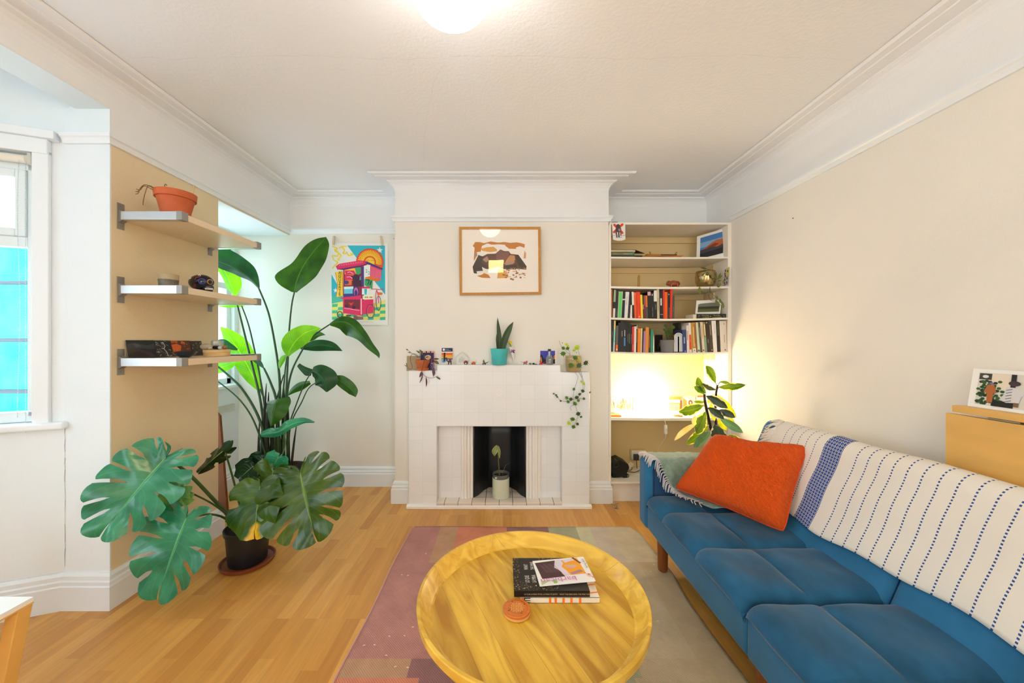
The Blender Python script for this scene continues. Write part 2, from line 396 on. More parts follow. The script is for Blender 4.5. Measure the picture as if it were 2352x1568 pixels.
# outside: scaffold netting on poles, seen through the panes
def net_mat():
    m = bpy.data.materials.new('teal_scaffold_net'); m.use_nodes = True; nt = m.node_tree
    for n in list(nt.nodes):
        if n.type == 'BSDF_PRINCIPLED': nt.nodes.remove(n)
    out = [n for n in nt.nodes if n.type == 'OUTPUT_MATERIAL'][0]
    N = nt.nodes.new; L = nt.links.new
    g = N('ShaderNodeNewGeometry'); n = N('ShaderNodeTexNoise'); n.inputs['Scale'].default_value = 5; n.inputs['Detail'].default_value = 6; L(g.outputs['Position'], n.inputs['Vector'])
    cr = N('ShaderNodeValToRGB'); cr.color_ramp.elements[0].position = .35; cr.color_ramp.elements[0].color = (0.0, .36, .31, 1); cr.color_ramp.elements[1].position = .75; cr.color_ramp.elements[1].color = (.07, .52, .46, 1)
    L(n.outputs['Fac'], cr.inputs[0])
    d = N('ShaderNodeBsdfTranslucent'); L(cr.outputs[0], d.inputs[0]); d2 = N('ShaderNodeBsdfDiffuse'); L(cr.outputs[0], d2.inputs[0]); t = N('ShaderNodeBsdfTransparent'); t.inputs[0].default_value = (.35, .95, .92, 1)
    m1 = N('ShaderNodeMixShader'); m1.inputs[0].default_value = .4; L(d.outputs[0], m1.inputs[1]); L(d2.outputs[0], m1.inputs[2])
    m2 = N('ShaderNodeMixShader'); m2.inputs[0].default_value = .035; L(m1.outputs[0], m2.inputs[1]); L(t.outputs[0], m2.inputs[2]); L(m2.outputs[0], out.inputs['Surface'])
    return m
sc = thing('scaffold_netting', 'turquoise debris netting on scaffold poles outside the bay window', 'netting', (-3.3, 2.2, .3))
m = MB(); m.grid(lambda u, v: (-4.6+1.85*u, 2.33+.02*math.sin(u*30), .3+1.66*v), 24, 6); m.build('net_sheet', net_mat(), sc)
for z in (.98, 1.30, 1.66):
    m = MB(); m.tube([(-4.6, 2.29, z), (-2.72, 2.29, z-.006)], .013, 10); m.build('pole', mat('weathered_pole', (46, 60, 72), .6), sc, smooth=True)
# recess window behind the pier
win2 = thing('window_2', None, None, (XREC, 2.9, RZ0)); tag(win2, kind='structure')
m = MB()
for y0, y1, z0, z1 in ((RY0, RY0+.05, RZ0, RZ1), (RY1-.05, RY1, RZ0, RZ1), (RY0, RY1, RZ0, RZ0+.05), (RY0, RY1, RZ1-.05, RZ1), (RY0, RY1, 1.74, 1.79)): m.box(XREC-.08, XREC-.03, y0, y1, z0, z1)
m.build('window_frame', M_sash, win2, bevel=.004)
m = MB(); m.box(XREC-.064, XREC-.06, RY0+.05, RY1-.05, RZ0+.05, 1.74); m.build('pane', M_pane, win2)
m = MB(); m.box(XREC-.064, XREC-.06, RY0+.05, RY1-.05, 1.79, RZ1-.05); m.build('pane', M_pane, win2)
m = MB(); m.box(XREC-.1, XREC+.04, 2.5, 3.245, .885, .918); m.build('window_sill', M_trim, win2, bevel=.01, seg=3)
m = MB(); m.box(XREC, XREC+.016, 2.46, 3.20, .69, .745); struct('trim_4', m, mat('old_batten', (200, 202, 192), .6, noise=(8, .08)))
# front of the bay, off to the left of the picture
win3 = thing('window_3', None, None, (-2.97, .4, WZ0)); tag(win3, kind='structure')
m = MB()
for y in (-.56, -.05, .45): m.box(-2.99, -2.94, y, y+.05, WZ0, WZ1)
m.box(-2.99, -2.94, -.56, .5, WZ0, WZ0+.05); m.box(-2.99, -2.94, -.56, .5, WZ1-.05, WZ1); m.build('window_frame', M_sash, win3)
m = MB(); m.box(-2.967, -2.963, -.56, .5, WZ0, WZ1); m.build('pane', M_pane, win3)
portal((-2.93, -.03, 1.54), (0, -PI/2, 0), 1.26, 1.06)
q = fac(.45, -.09, 1.54); portal(q, (PI/2, 0, math.atan2(D.y, D.x)+PI), .65, 1.26)
portal((XREC-.05, 2.9, 1.53), (0, -PI/2, 0), 1.2, .6)
fill_win = thing('added_fill_window', None, None, (0, YN-.06, .8)); tag(fill_win, kind='structure')  # rear windows, unseen, added as frontal fill light for the room
m = MB()
for xa, xb_ in ((-1.85, -1.08), (1.0, 1.75)):
    for x in (xa, xb_-.06): m.box(x, x+.06, YN-.08, YN-.03, .15, 2.35)
    for z in (.15, 1.0, 2.29): m.box(xa, xb_, YN-.08, YN-.03, z, z+.06)
m.build('window_frame', M_sash, fill_win)
for xa, xb_ in ((-1.85, -1.08), (1.0, 1.75)):
    m = MB(); m.box(xa, xb_, YN-.062, YN-.058, .15, 2.35); m.build('pane', M_pane, fill_win)
    portal(((xa+xb_)/2, YN-.03, 1.25), (PI/2, 0, PI), .76, 2.2)
# ============================================================ FIREPLACE
def tile_mat(name, base, grout, wx, wy, ox, oy, plane='xz', mort=0.0012, bump=0.35, rough=0.22):
    m = bpy.data.materials.new(name); m.use_nodes = True; nt = m.node_tree; b = nt.nodes['Principled BSDF']; N = nt.nodes.new; L = nt.links.new
    g = N('ShaderNodeNewGeometry'); sp = N('ShaderNodeSeparateXYZ'); L(g.outputs['Position'], sp.inputs[0]); cb = N('ShaderNodeCombineXYZ')
    for i, (ax, o) in enumerate(((0, ox), (2 if plane == 'xz' else 1, oy))):
        a = N('ShaderNodeMath'); a.operation = 'ADD'; a.inputs[1].default_value = o; L(sp.outputs[ax], a.inputs[0]); L(a.outputs[0], cb.inputs[i])
    br = N('ShaderNodeTexBrick'); br.offset = 0; br.squash = 1; br.inputs['Scale'].default_value = 1; br.inputs['Brick Width'].default_value = wx; br.inputs['Row Height'].default_value = wy
    br.inputs['Mortar Size'].default_value = mort; br.inputs['Mortar Smooth'].default_value = 0.3
    c1 = lin(base); c2 = lin(tuple(v-4 for v in base))
    br.inputs['Color1'].default_value = (*c1, 1); br.inputs['Color2'].default_value = (*c2, 1); br.inputs['Mortar'].default_value = (*lin(grout), 1)
    L(cb.outputs[0], br.inputs['Vector']); L(br.outputs['Color'], b.inputs['Base Color'])
    bp = N('ShaderNodeBump'); bp.inputs['Strength'].default_value = bump; bp.inputs['Distance'].default_value = 0.002; bp.invert = True
    L(br.outputs['Fac'], bp.inputs['Height']); L(bp.outputs[0], b.inputs['Normal']); b.inputs['Roughness'].default_value = rough
    return m
M_tile = tile_mat('white_painted_tiles', (233, 234, 235), (222, 222, 221), .1078, .1065, .512, -.629)
M_hearth = tile_mat('hearth_tiles', (236, 224, 212), (70, 60, 52), .1055, .105, .135, -2.915, 'xy', .0022, .5)
M_white = mat('white_paint', (238, 234, 229), 0.3, bump=(40, .03))
FB = 2.83
fp = thing('fireplace', 'white-painted tiled fireplace surround with stepped mantel and black firebox', 'fireplace', (-.03, FB+.05, 0))
m = MB(); out = [(-.731, 0), (-.512, 0), (-.512, .628), (.458, .628), (.458, 0), (.673, 0), (.673, 1.049), (.448, 1.049), (.448, 1.1047), (-.512, 1.1047), (-.512, 1.061), (-.731, 1.061)]
m.prism([(x, FB, z) for x, z in out][::-1], (0, YF-FB-.001, 0)); m.build('tiled_surround', M_tile, fp, bevel=.007, seg=3)
m = MB(); m.box(-.5115, -.318, 2.913, YF+.02, .045, .627); m.build('inset_panel', M_tile, fp)
m = MB(); m.box(.285, .4575, 2.913, YF+.02, .045, .627); m.build('inset_panel', M_tile, fp)
for sgn, xe in ((-1, FX0), (1, FX1)):
    m = MB()
    for i, (dx, yy, r) in enumerate(((.012, 2.920, .013), (.036, 2.911, .013), (.060, 2.902, .013), (.082, 2.896, .012))):
        m.tube([(xe+sgn*dx, yy, .045), (xe+sgn*dx, yy, .627)], r, 14)
        m.box(xe+sgn*dx-.012, xe+sgn*dx+.012, yy, 2.935, .045, .627)
    if sgn > 0: m.box(xe+.09, xe+.112, 2.899, 2.93, .045, .627)
    m.build('reeded_jamb', M_white, fp, smooth=True)
def fbx(u):
    pts = [(FX0, 2.912), (FX0+.035, 2.96), (FX0+.07, 3.05), (-.12, 3.12), (.065, 3.12), (FX1-.07, 3.05), (FX1-.035, 2.96), (FX1, 2.912)]
    k = u*(len(pts)-1); i = min(int(k), len(pts)-2); t = k-i; return (pts[i][0]*(1-t)+pts[i+1][0]*t, pts[i][1]*(1-t)+pts[i+1][1]*t)
m = MB(); m.grid(lambda u, v: (*fbx(u), .04+.61*v), 28, 4)
m.build('firebox', mat('black_firebox', (26, 28, 32), .42, spec=.5, noise=(6, .3)), fp, smooth=2, solid=.006, off=1)
m = MB(); m.box(-.5115, .4575, 2.812, 3.13, .001, .0455); m.build('hearth', M_hearth, fp, bevel=.003)
m = MB(); m.prism([(-.742, 2.803, 0), (-.742, 2.803, .022), (-.742, 2.822, .032), (-.742, 2.83, .032), (-.742, 2.83, 0)], (1.426, 0, 0)); m.build('base_moulding', M_white, fp, bevel=.003)
m = MB()
for r0, r1, y in ((.030, .024, FB-.003),):
    c = (-.027, .892)
    for k in range(4):
        a0, a1 = PI/2*k, PI/2*(k+1)
        q = [(c[0]+r0*math.cos(a0), c[1]+r0*math.sin(a0)), (c[0]+r0*math.cos(a1), c[1]+r0*math.sin(a1)), (c[0]+r1*math.cos(a1), c[1]+r1*math.sin(a1)), (c[0]+r1*math.cos(a0), c[1]+r1*math.sin(a0))]
        m.prism([(x, y, z) for x, z in q], (0, .0035, 0))
    for dx in (-.006, .004): m.box(c[0]+dx, c[0]+dx+.0025, y, y+.0035, c[1]-.009, c[1]+.009)
    m.box(c[0]-.006, c[0]+.0065, y, y+.0035, c[1]-.0105, c[1]-.008)
m.build('diamond_emblem', M_white, fp)

# ============================================================ BUILT-IN BOOKCASE
BF = 2.91; KB = BF/F
def zb(y, Y=BF): return HC-(y-VY)*Y/F
def xb(x, Y=BF): return (x-VX)*Y/F
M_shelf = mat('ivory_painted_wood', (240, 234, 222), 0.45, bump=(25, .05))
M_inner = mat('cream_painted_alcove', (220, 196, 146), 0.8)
bc = thing('bookcase', 'tall cream built-in alcove bookcase with open shelves and a desk-height shelf', 'bookcase', (1.33, 3.09, 0))
XI0, XI1 = .861, 1.791
m = MB(); m.box(BX1+.001, XI0, BF, YB-.001, .171, 2.232); m.build('side_panel', M_shelf, bc, bevel=.001)
m = MB(); m.box(XI1, XR-.001, BF, YB-.001, 0, 2.232); m.build('side_panel', M_shelf, bc, bevel=.001)
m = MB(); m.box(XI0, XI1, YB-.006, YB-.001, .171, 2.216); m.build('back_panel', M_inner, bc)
m = MB(); m.box(BX1+.001, XR-.001, BF-.002, YB-.001, 2.216, 2.2325); m.build('top_board', M_shelf, bc, bevel=.001)
SZ = [1.961, 1.7265, 1.477, 1.2045]
def shelf(z, th, sag=0.0, y0=BF):
    m = MB(); n = 12
    def f(u): return z-sag*math.sin(PI*u)
    for i in range(n+1): 
        u = i/n; x = XI0+(XI1-XI0)*u
        for yy, zz in ((y0, f(u)), (YB-.007, f(u)), (YB-.007, f(u)-th), (y0, f(u)-th)): m.vert((x, yy, zz))
    for i in range(n):
        for k in range(4): m.face([i*4+k, (i+1)*4+k, (i+1)*4+(k+1) % 4, i*4+(k+1) % 4])
    m.face([3, 2, 1, 0]); m.face([n*4, n*4+1, n*4+2, n*4+3]); return m
for z, th, sg in ((SZ[0], .014, .004), (SZ[1], .016, .006), (SZ[2], .015, .01), (SZ[3], .014, .008)): shelf(z, th, sg).build('shelf', M_shelf, bc)
shelf(.681, .021, .004).build('desk_shelf', M_shelf, bc)
for z in (2.216, SZ[0]-.012, SZ[1]-.014, SZ[2]-.015, SZ[3]-.015):
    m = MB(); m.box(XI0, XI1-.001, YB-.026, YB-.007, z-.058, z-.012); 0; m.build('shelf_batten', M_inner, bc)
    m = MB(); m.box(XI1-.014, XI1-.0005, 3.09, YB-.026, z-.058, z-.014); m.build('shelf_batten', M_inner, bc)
m = MB(); m.box(XI0, XI1, BF, YB-.007, .155, .171); m.build('base_shelf', M_shelf, bc, bevel=.001)
m = MB(); m.box(BX1+.03, XI1-.0005, 2.95, 2.97, 0, .1545); m.build('plinth', M_white, bc)

M_pages = mat('paper_pages', (226, 218, 198), .8)
BK = (22, 20, 19)
def book(name, b0, b1, t0, t1, yt, col, label, zbase, marks=(), depth=.14, Y=2.925, ttl=None, group='books on the shelves', rough=.45):
    """standing book seen by its spine: bottom x0,x1 and top x0,x1 in px on the plane Y"""
    zt = zb(yt, Y); xs = [xb(b0, Y), xb(b1, Y), xb(t1, Y), xb(t0, Y)]
    cr = lambda u, v: Vector((xs[0]*(1-u)*(1-v)+xs[1]*u*(1-v)+xs[2]*u*v+xs[3]*(1-u)*v, Y, zbase+(zt-zbase)*v))
    m = MB(); th = xs[1]-xs[0]; e = min(.0016, th*.2)/th
    dz = Vector((0, depth, 0))
    m.prism([cr(0, 0), cr(1, 0), cr(1, 1), cr(0, 1)], (0, .003, 0))
    for u0, u1 in ((0, e), (1-e, 1)): m.prism([cr(u0, 0)+Vector((0, .003, 0)), cr(u1, 0)+Vector((0, .003, 0)), cr(u1, 1)+Vector((0, .003, 0)), cr(u0, 1)+Vector((0, .003, 0))], (0, depth-.003, 0))
    o = m.build(name, C3(*col, rough), origin=(xs[0], Y, zbase)); tag(o, label, 'book', group)
    m = MB(); off = Vector((0, .0031, 0)); m.prism([cr(e*1.05, .006)+off, cr(1-e*1.05, .006)+off, cr(1-e*1.05, .988)+off, cr(e*1.05, .988)+off], (0, depth-.006, 0)); m.build('page_block', M_pages, o)
    if marks:
        mb = MB(); mm = []
        for k, (c, u0, v0, u1, v1) in enumerate(marks):
            mt = C3(*c, .5)
            if mt not in mm: mm.append(mt)
            mb.mi = mm.index(mt); d = Vector((0, -.0003-.00012*k, 0))
            mb.poly([cr(u0, v0)+d, cr(u1, v0)+d, cr(u1, v1)+d, cr(u0, v1)+d])
        mb.build('spine_label', mm, o)
    if ttl:
        body, sz, u, v, c = ttl; up = (cr(u, 1)-cr(u, 0)).normalized()
        # letters run up or down the spine
        if v >= 0: text('spine_title', body, sz, cr(u, v)+Vector((0, -.0009, 0)), up, Vector((-up.z, 0, up.x)), C3(*c, .5), o)
        else: text('spine_title', body, sz, cr(u, -v)+Vector((0, -.0009, 0)), -up, Vector((up.z, 0, -up.x)), C3(*c, .5), o)
    return o
G1, G2 = 'books standing on the upper book shelf', 'books standing on the lower book shelf'
W_ = (232, 228, 222)
rowA = [
 (1402.5, 1405.2, 1404, 1406.4, 664, (205, 122, 52), 'slim orange book at the far left of the upper book row', (), None),
 (1405.3, 1407, 1406.5, 1408.4, 666, (60, 40, 25), 'thin dark brown book right of the slim orange one, upper row', (), None),
 (1407.1, 1412.6, 1409.8, 1415.4, 665, BK, 'black book with sage green label above and white label below, upper row', (((158, 172, 138), .05, .56, .95, .99), ((226, 216, 208), .08, 0, .98, .33)), None),
 (1412.8, 1418, 1415.6, 1420.6, 668, BK, 'black book with faint white spine lettering left of the bright green one', (), ('The Ministry of the Future', .0058, .75, .05, (170, 165, 150))),
 (1418.2, 1427.4, 1421.2, 1430.9, 669, (176, 184, 160), 'grey book with a bright green spine strip', (((84, 218, 100), .22, .01, .8, .97),), None),
 (1427.6, 1434, 1431, 1436.6, 671, BK, 'black book with a small cream band right of the bright green one', (((226, 205, 190), 0, .69, 1, .745),), None),
 (1434.1, 1441.2, 1437, 1445.4, 670, (226, 226, 228), 'white book with dark and pale green lettering, upper row', (), ('THE HUNDRED', .0095, .32, -.82, (60, 60, 60))),
 (1441.4, 1447, 1445.6, 1450.3, 671, BK, 'black leaning book right of the white one with dark lettering', (), None),
 (1447.1, 1452.2, 1447.6, 1452.3, 700, W_, 'short white book with big red letters on the spine', (), ('OINOS', .0092, .98, .1, (205, 30, 20))),
 (1452.3, 1457.2, 1450.6, 1455.4, 670, (20, 14, 14), 'book with white upper and black lower spine behind the red letters', ((W_, 0, .5, 1, 1),), None),
 (1457.5, 1463, 1455.6, 1461, 671, (230, 88, 14), 'dull orange book left of the vermilion one, upper row', (((240, 235, 220), .4, .91, .62, .95),), None),
 (1464, 1472.4, 1461.4, 1470.2, 670, (234, 58, 12), 'vermilion book with INVENTING THE FUTURE down its spine', (((250, 150, 120), .3, .03, .8, .09),), ('INVENTING THE FUTURE', .0072, .78, .17, (70, 16, 10))),
 (1473, 1477, 1470.6, 1475, 676.5, (246, 220, 44), 'slim bright yellow book', (), None),
 (1477.2, 1479.4, 1475.3, 1478, 678, (40, 28, 24), 'thin black book right of the yellow one', (((180, 150, 110), .1, .4, .9, .6),), None),
 (1479.5, 1483.6, 1478.2, 1482, 678, (120, 24, 50), 'maroon book with a brown upper spine', (((140, 90, 60), .1, .55, .9, .98),), None),
 (1484, 1488.2, 1482.3, 1486.6, 678.5, (84, 80, 74), 'grey book with an orange upper spine', (((228, 112, 40), 0, .5, 1, 1),), None),
 (1488.6, 1495.2, 1487, 1494.4, 670, BK, 'black book with a pink top to its spine', (((218, 172, 190), 0, .86, 1, 1),), None),
 (1495.6, 1501.6, 1494.8, 1501.3, 672, BK, 'black paperback with a small white triangle near the spine top', (((235, 235, 235), .3, .89, .66, .935),), ('Graham Harman   Immaterialism', .0058, .72, .06, (210, 205, 195))),
 (1502, 1509.4, 1501.6, 1508.4, 667, BK, 'black book with a white upper half', ((W_, 0, .61, 1, 1),), ('Sex in Disguise', .0062, .62, .33, (220, 215, 205))),
 (1509.8, 1515, 1508.6, 1513.9, 663, (202, 188, 155), 'tall beige book in the middle of the upper row', (((150, 135, 105), .35, .25, .62, .7),), None),
 (1515.4, 1523.4, 1515, 1522.3, 663, BK, 'tall black book with a white block on the spine', (((222, 220, 214), .2, .44, .65, .68), ((200, 196, 190), .2, .13, .95, .145)), None),
 (1523.8, 1527.4, 1522.6, 1526.4, 666.5, (224, 58, 16), 'thin red-orange book left of the plain orange one', (), None),
 (1527.6, 1533, 1527, 1533, 670, (240, 98, 8), 'plain bright orange book in the upper row', (), None),
 (1533.3, 1539, 1533.3, 1539.2, 671, BK, 'black paperback lettered New Dark Age', (((230, 230, 230), .3, .9, .68, .94),), ('New Dark Age  James Bridle', .0068, .72, .04, (205, 200, 195))),
 (1539.2, 1543.6, 1540, 1544.6, 663, (224, 48, 14), 'tall scarlet book near the right end of the upper row', (), None),
 (1544, 1549, 1544.8, 1549.4, 678, (72, 72, 66), 'charcoal grey book at the right end of the upper row', (), ('Radical Happiness', .006, .65, .3, (165, 165, 158))),
]
for b in rowA: book('book', b[0], b[1], b[2], b[3], b[4], b[5], b[6], 1.4785-.009*math.sin(PI*(xb(b[0])-XI0)/(XI1-XI0)), b[7], ttl=b[8], group=G1)
rowB = [
 (1402, 1407.6, 1402.6, 1409.4, 736, BK, 'black book at the far left of the lower book row', (((120, 116, 104), .6, .45, .75, .65),), None),
 (1408, 1411.8, 1410.6, 1414.4, 736, (196, 208, 208), 'slim pale teal book with a yellow top', (((222, 196, 100), 0, .72, 1, 1), ((130, 196, 182), 0, .3, 1, .72)), None),
 (1414, 1419, 1415, 1420, 747.5, (96, 92, 86), 'grey book with an orange foot to its spine', (((226, 108, 26), 0, .02, 1, .27), ((240, 225, 205), .25, .06, .75, .12)), None),
 (1419.4, 1424, 1420.2, 1424.6, 741, BK, 'black book between the orange-footed one and the broad black one', (), None),
 (1424.2, 1431, 1424.8, 1432, 737, (28, 26, 24), 'broad black book, tallest left of the blue-banded one', (((190, 188, 180), .5, .5, .65, .68),), None),
 (1431.2, 1437.4, 1432.2, 1437.6, 739, BK, 'black book with a bright blue band on the spine', (((58, 132, 196), .25, .2, .82, .48), ((214, 214, 214), .42, .52, .68, .73)), None),
 (1437.6, 1440.4, 1437.8, 1440.5, 741, BK, 'narrow black book first right of the blue-banded one', (), None),
 (1440.6, 1443.6, 1440.7, 1443.7, 741.5, (26, 23, 22), 'narrow black book second right of the blue-banded one', (((150, 148, 140), .4, .35, .6, .6),), None),
 (1443.8, 1447, 1443.9, 1447, 741.5, BK, 'narrow black book third right of the blue-banded one', (((168, 165, 158), .4, .3, .62, .64),), None),
 (1447.2, 1451.2, 1447.3, 1451.3, 744.5, BK, 'black book with white lettering left of the red one, lower row', (), ('HOW TO CHANGE THE WORLD', .0052, .75, .3, (220, 218, 214))),
 (1451.6, 1456, 1452.3, 1456.8, 749.5, (214, 48, 24), 'red book in the lower book row', (((236, 140, 110), .35, .06, .6, .3),), None),
 (1456.2, 1460.6, 1457, 1461.4, 749.5, (230, 226, 226), 'white book right of the red one, lower row', (((30, 30, 30), .35, .93, .65, .96),), None),
 (1460.9, 1464, 1461.7, 1464.4, 746, (56, 48, 38), 'dark mottled thin book right of the white one', (((190, 180, 150), .1, .85, .9, .98), ((160, 140, 90), .2, .35, .6, .8)), None),
 (1464.3, 1470.2, 1465.2, 1471.2, 754, (240, 130, 12), 'bright orange book in the lower row', (((250, 205, 120), .4, .84, .6, .9),), None),
 (1471, 1474, 1472, 1475.6, 753.5, (226, 212, 156), 'slim cream book right of the bright orange one', (), None),
 (1474.3, 1477, 1475.8, 1478.6, 754, (50, 38, 30), 'thin dark brown book left of the lilac one', (), None),
 (1477.3, 1481.6, 1479, 1483, 760, (172, 122, 172), 'short lilac purple book in the lower row', (), None),
 (1482, 1489.4, 1483.2, 1490.6, 751.5, (216, 142, 52), 'tan orange book right of the lilac one', (), None),
 (1489.8, 1493, 1490.8, 1493.4, 754, (70, 40, 26), 'dark speckled thin book right of the tan orange one', (((190, 90, 50), .2, .2, .8, .7),), None),
 (1494, 1500, 1494.6, 1501, 757, (44, 138, 110), 'teal green book at the end of the lower left row', (), None),
 (1568, 1577.6, 1567, 1576, 757, (30, 50, 106), 'navy blue book beside the white arch ornament', (((160, 176, 210), .35, .4, .62, .68), ((170, 186, 216), .5, .03, .75, .08)), None),
 (1578, 1583.6, 1576.3, 1581.4, 747, (226, 216, 208), 'off-white book right of the navy blue one', (((190, 150, 120), .2, .45, .6, .8),), None),
 (1584.2, 1588.8, 1581.7, 1586.2, 741, (228, 222, 218), 'white book with a red band lettered down its spine', (((214, 56, 20), 0, .1, 1, .6),), ('BODIES AS EVIDENCE', .0058, .3, -.585, (240, 200, 180))),
 (1589, 1591.2, 1586.4, 1588.4, 741.5, (176, 164, 60), 'thin olive yellow book right of the red-banded one', (), None),
 (1591.6, 1599.2, 1588.6, 1596, 740.5, (190, 132, 62), 'wood-patterned book with a white foot', ((W_, 0, .0, 1, .14), ((226, 186, 120), .3, .2, .6, .85), ((150, 92, 36), .66, .3, .9, .95), ((60, 50, 40), .4, .05, .65, .09)), None),
 (1599.5, 1602.4, 1596.2, 1597.8, 739, (130, 80, 34), 'thin brown book left of the pale green one', (), None),
 (1602.8, 1608.6, 1598, 1603, 740, (192, 211, 184), 'pale green book with a dark monogram at its foot', (((50, 60, 50), .25, .03, .75, .09),), None),
 (1609, 1613.4, 1603.3, 1607.7, 738, (86, 76, 60), 'brown book right of the pale green one', (((170, 160, 130), .4, .5, .6, .8),), None),
 (1613.8, 1619.3, 1608, 1613.8, 739, (217, 202, 180), 'beige pink book with a dark stamp at its foot', (((60, 45, 35), .3, .04, .7, .09), ((170, 130, 100), .4, .45, .6, .88)), None),
 (1619.8, 1624.6, 1614.2, 1619, 739, (128, 160, 132), 'green book with an ochre and cream upper spine', (((152, 126, 50), 0, .5, 1, 1), ((226, 212, 160), .35, .55, .85, .92)), None),
 (1625, 1631.6, 1619.4, 1626.6, 738, (44, 31, 24), 'near-black brown book, left of the two dark ones', (((150, 140, 125), .4, .3, .6, .42), ((190, 185, 175), .3, .94, .6, .98)), None),
 (1632, 1638.6, 1627, 1633.4, 737.5, (64, 52, 40), 'dark brown book, right of the two dark ones', (((170, 165, 150), .4, .55, .6, .88), ((225, 220, 210), .45, .05, .68, .09)), None),
 (1639, 1647.4, 1633.8, 1644, 736, (230, 226, 226), 'tall white book lettered DREAMS OF POWER', (), ('DREAMS OF POWER', .0085, .5, -.9, (150, 140, 130))),
 (1648, 1655, 1644.8, 1651.8, 736, (18, 15, 12), 'black book with yellow lettering along the spine', (), ('The Contemporary & Nothing But', .0076, .45, -.95, (216, 190, 60))),
 (1655.6, 1669.6, 1652.2, 1667.6, 737, (222, 214, 200), 'thick ivory book near the right end of the lower row', (((120, 80, 50), .62, .045, .85, .08), ((150, 120, 100), .62, .3, .7, .56), ((110, 90, 80), .62, .88, .7, .94)), None),
 (1669.9, 1672, 1667.8, 1670.4, 737, (160, 110, 50), 'thin tan book against the right side of the bookcase', (), None),
]
for b in rowB: book('book', b[0], b[1], b[2], b[3], b[4], b[5], b[6], 1.205-.0075*math.sin(PI*min(1, max(0, (xb(b[0])-XI0)/(XI1-XI0)))), b[7], ttl=b[8], group=G2)
book('book', 1561, 1567, 1558, 1563.8, 741, BK, 'tall black book standing behind the white arch ornament', 1.2, (), depth=.1, Y=3.0, group=G2)

# white metal arch bookends
def arch(x0, x1, yb, yt, Y, label, rings=3, turned=False):
    z0 = zb(yb, Y); z1 = zb(yt, Y); cx = (xb(x0, Y)+xb(x1, Y))/2; R = (xb(x1, Y)-xb(x0, Y))/2
    o = thing('bookend', label, 'bookend', (cx, Y, z0), 'white arched bookends')
    for k in range(rings):
        r = R-k*.0105; pts = [(cx-r, Y+.001*k, z0)]+[(cx-r*math.cos(PI*i/14), Y+.001*k, z1-R+r*math.sin(PI*i/14)) for i in range(15)]+[(cx+r, Y+.001*k, z0)]
        m = MB(); m.tube(pts, .0042, 6); m.build('arch', mat('white_metal', (226, 228, 230), .4), o, smooth=True)
arch(1549.5, 1567.5, 807.5, 765, 2.93, 'white triple-arch bookend right of the grey plant pot')
m = MB(); z0 = 1.469; m.prism([(xb(1549.6), 2.93, z0), (xb(1551.8), 2.93, z0), (xb(1551.6), 2.93, zb(705)), (xb(1550.6), 2.93, zb(695)), (xb(1549.6), 2.93, zb(692))], (0, .1, 0))
tag(m.build('bookend', mat('white_metal', (226, 228, 230), .4)), 'thin white bookend ending the upper book row', 'bookend', 'white arched bookends')
m = MB(); m.prism([(xb(1502.2), 2.93, 1.1985), (xb(1505), 2.93, 1.1985), (xb(1505), 2.93, zb(776)), (xb(1503.6), 2.93, zb(770)), (xb(1502.2), 2.93, zb(770))], (0, .1, 0))
tag(m.build('bookend', mat('white_metal', (226, 228, 230), .4)), 'thin white bookend right of the teal green book', 'bookend', 'white arched bookends')
o = thing('photo_card', 'small dark picture card at the shelf back behind the grey plant pot', 'card', (xb(1513, 3.2), 3.2, 1.198))
Y = 3.21; a = Art((xb(1505, Y), Y, 1.345), (xb(1522, Y)-xb(1505, Y), 0, 0), (0, .0, -.146)); m = MB(); m.box(xb(1505, Y), xb(1522, Y), Y, Y+.003, 1.199, 1.345); m.build('card', C3(70, 48, 24, .6), o)
a.rect((40, 30, 22), .08, .05, .92, .95); a.disc((150, 100, 50), .6, .6, .12); a.disc((60, 80, 60), .35, .75, .15); a.build('printed_picture', o)

# ---- objects on the top shelf
z = SZ[0]-.003
def flatbook(name, x0, x1, y0, y1, z0, z1, col, label, ttl=None, marks=(), page='left', rough=.45, rot=0, cat='book', group=None):
    cx, cy = (x0+x1)/2, (y0+y1)/2; ca, sa = math.cos(rot), math.sin(rot)
    R = lambda x, y, zz: Vector((cx+(x-cx)*ca-(y-cy)*sa, cy+(x-cx)*sa+(y-cy)*ca, zz))
    m = MB(); e = .0012
    for a, b_ in ((z0, z0+e), (z1-e, z1)): m.prism([R(x0, y0, a), R(x1, y0, a), R(x1, y1, a), R(x0, y1, a)], (0, 0, b_-a))
    m.prism([R(x0, y0, z0), R(x1, y0, z0), R(x1, y0+e, z0), R(x0, y0+e, z0)], (0, 0, z1-z0))
    o = m.build(name, C3(*col, rough), origin=R(cx, cy, z0)); tag(o, label, cat, group)
    m = MB(); m.prism([R(x0+.002, y0+e, z0+e), R(x1-.002, y0+e, z0+e), R(x1-.002, y1-.002, z0+e), R(x0+.002, y1-.002, z0+e)], (0, 0, z1-z0-2*e)); m.build('page_block', M_pages, o)
    if marks:
        mb = MB(); mm = []
        for k, (c, u0, v0, u1, v1) in enumerate(marks):
            mt = C3(*c, .5)
            if mt not in mm: mm.append(mt)
            mb.mi = mm.index(mt); yy = y0-.0003-.0001*k
            q = lambda u, v: R(x0+(x1-x0)*u, yy, z0+(z1-z0)*v)
            mb.poly([q(u0, v0), q(u1, v0), q(u1, v1), q(u0, v1)])
        mb.build('spine_label', mm, o)
    for t in (ttl or ()):
        body, sz, u, v, c = t; text('spine_title', body, sz, R(x0+(x1-x0)*u, y0-.0007, z0+(z1-z0)*v), R(1, 0, 0)-R(0, 0, 0), (0, 0, 1), C3(*c, .5), o)
    o['_R'] = 0; del o['_R']
    return o, R
y0 = 2.935; X_ = lambda x: xb(x, y0)
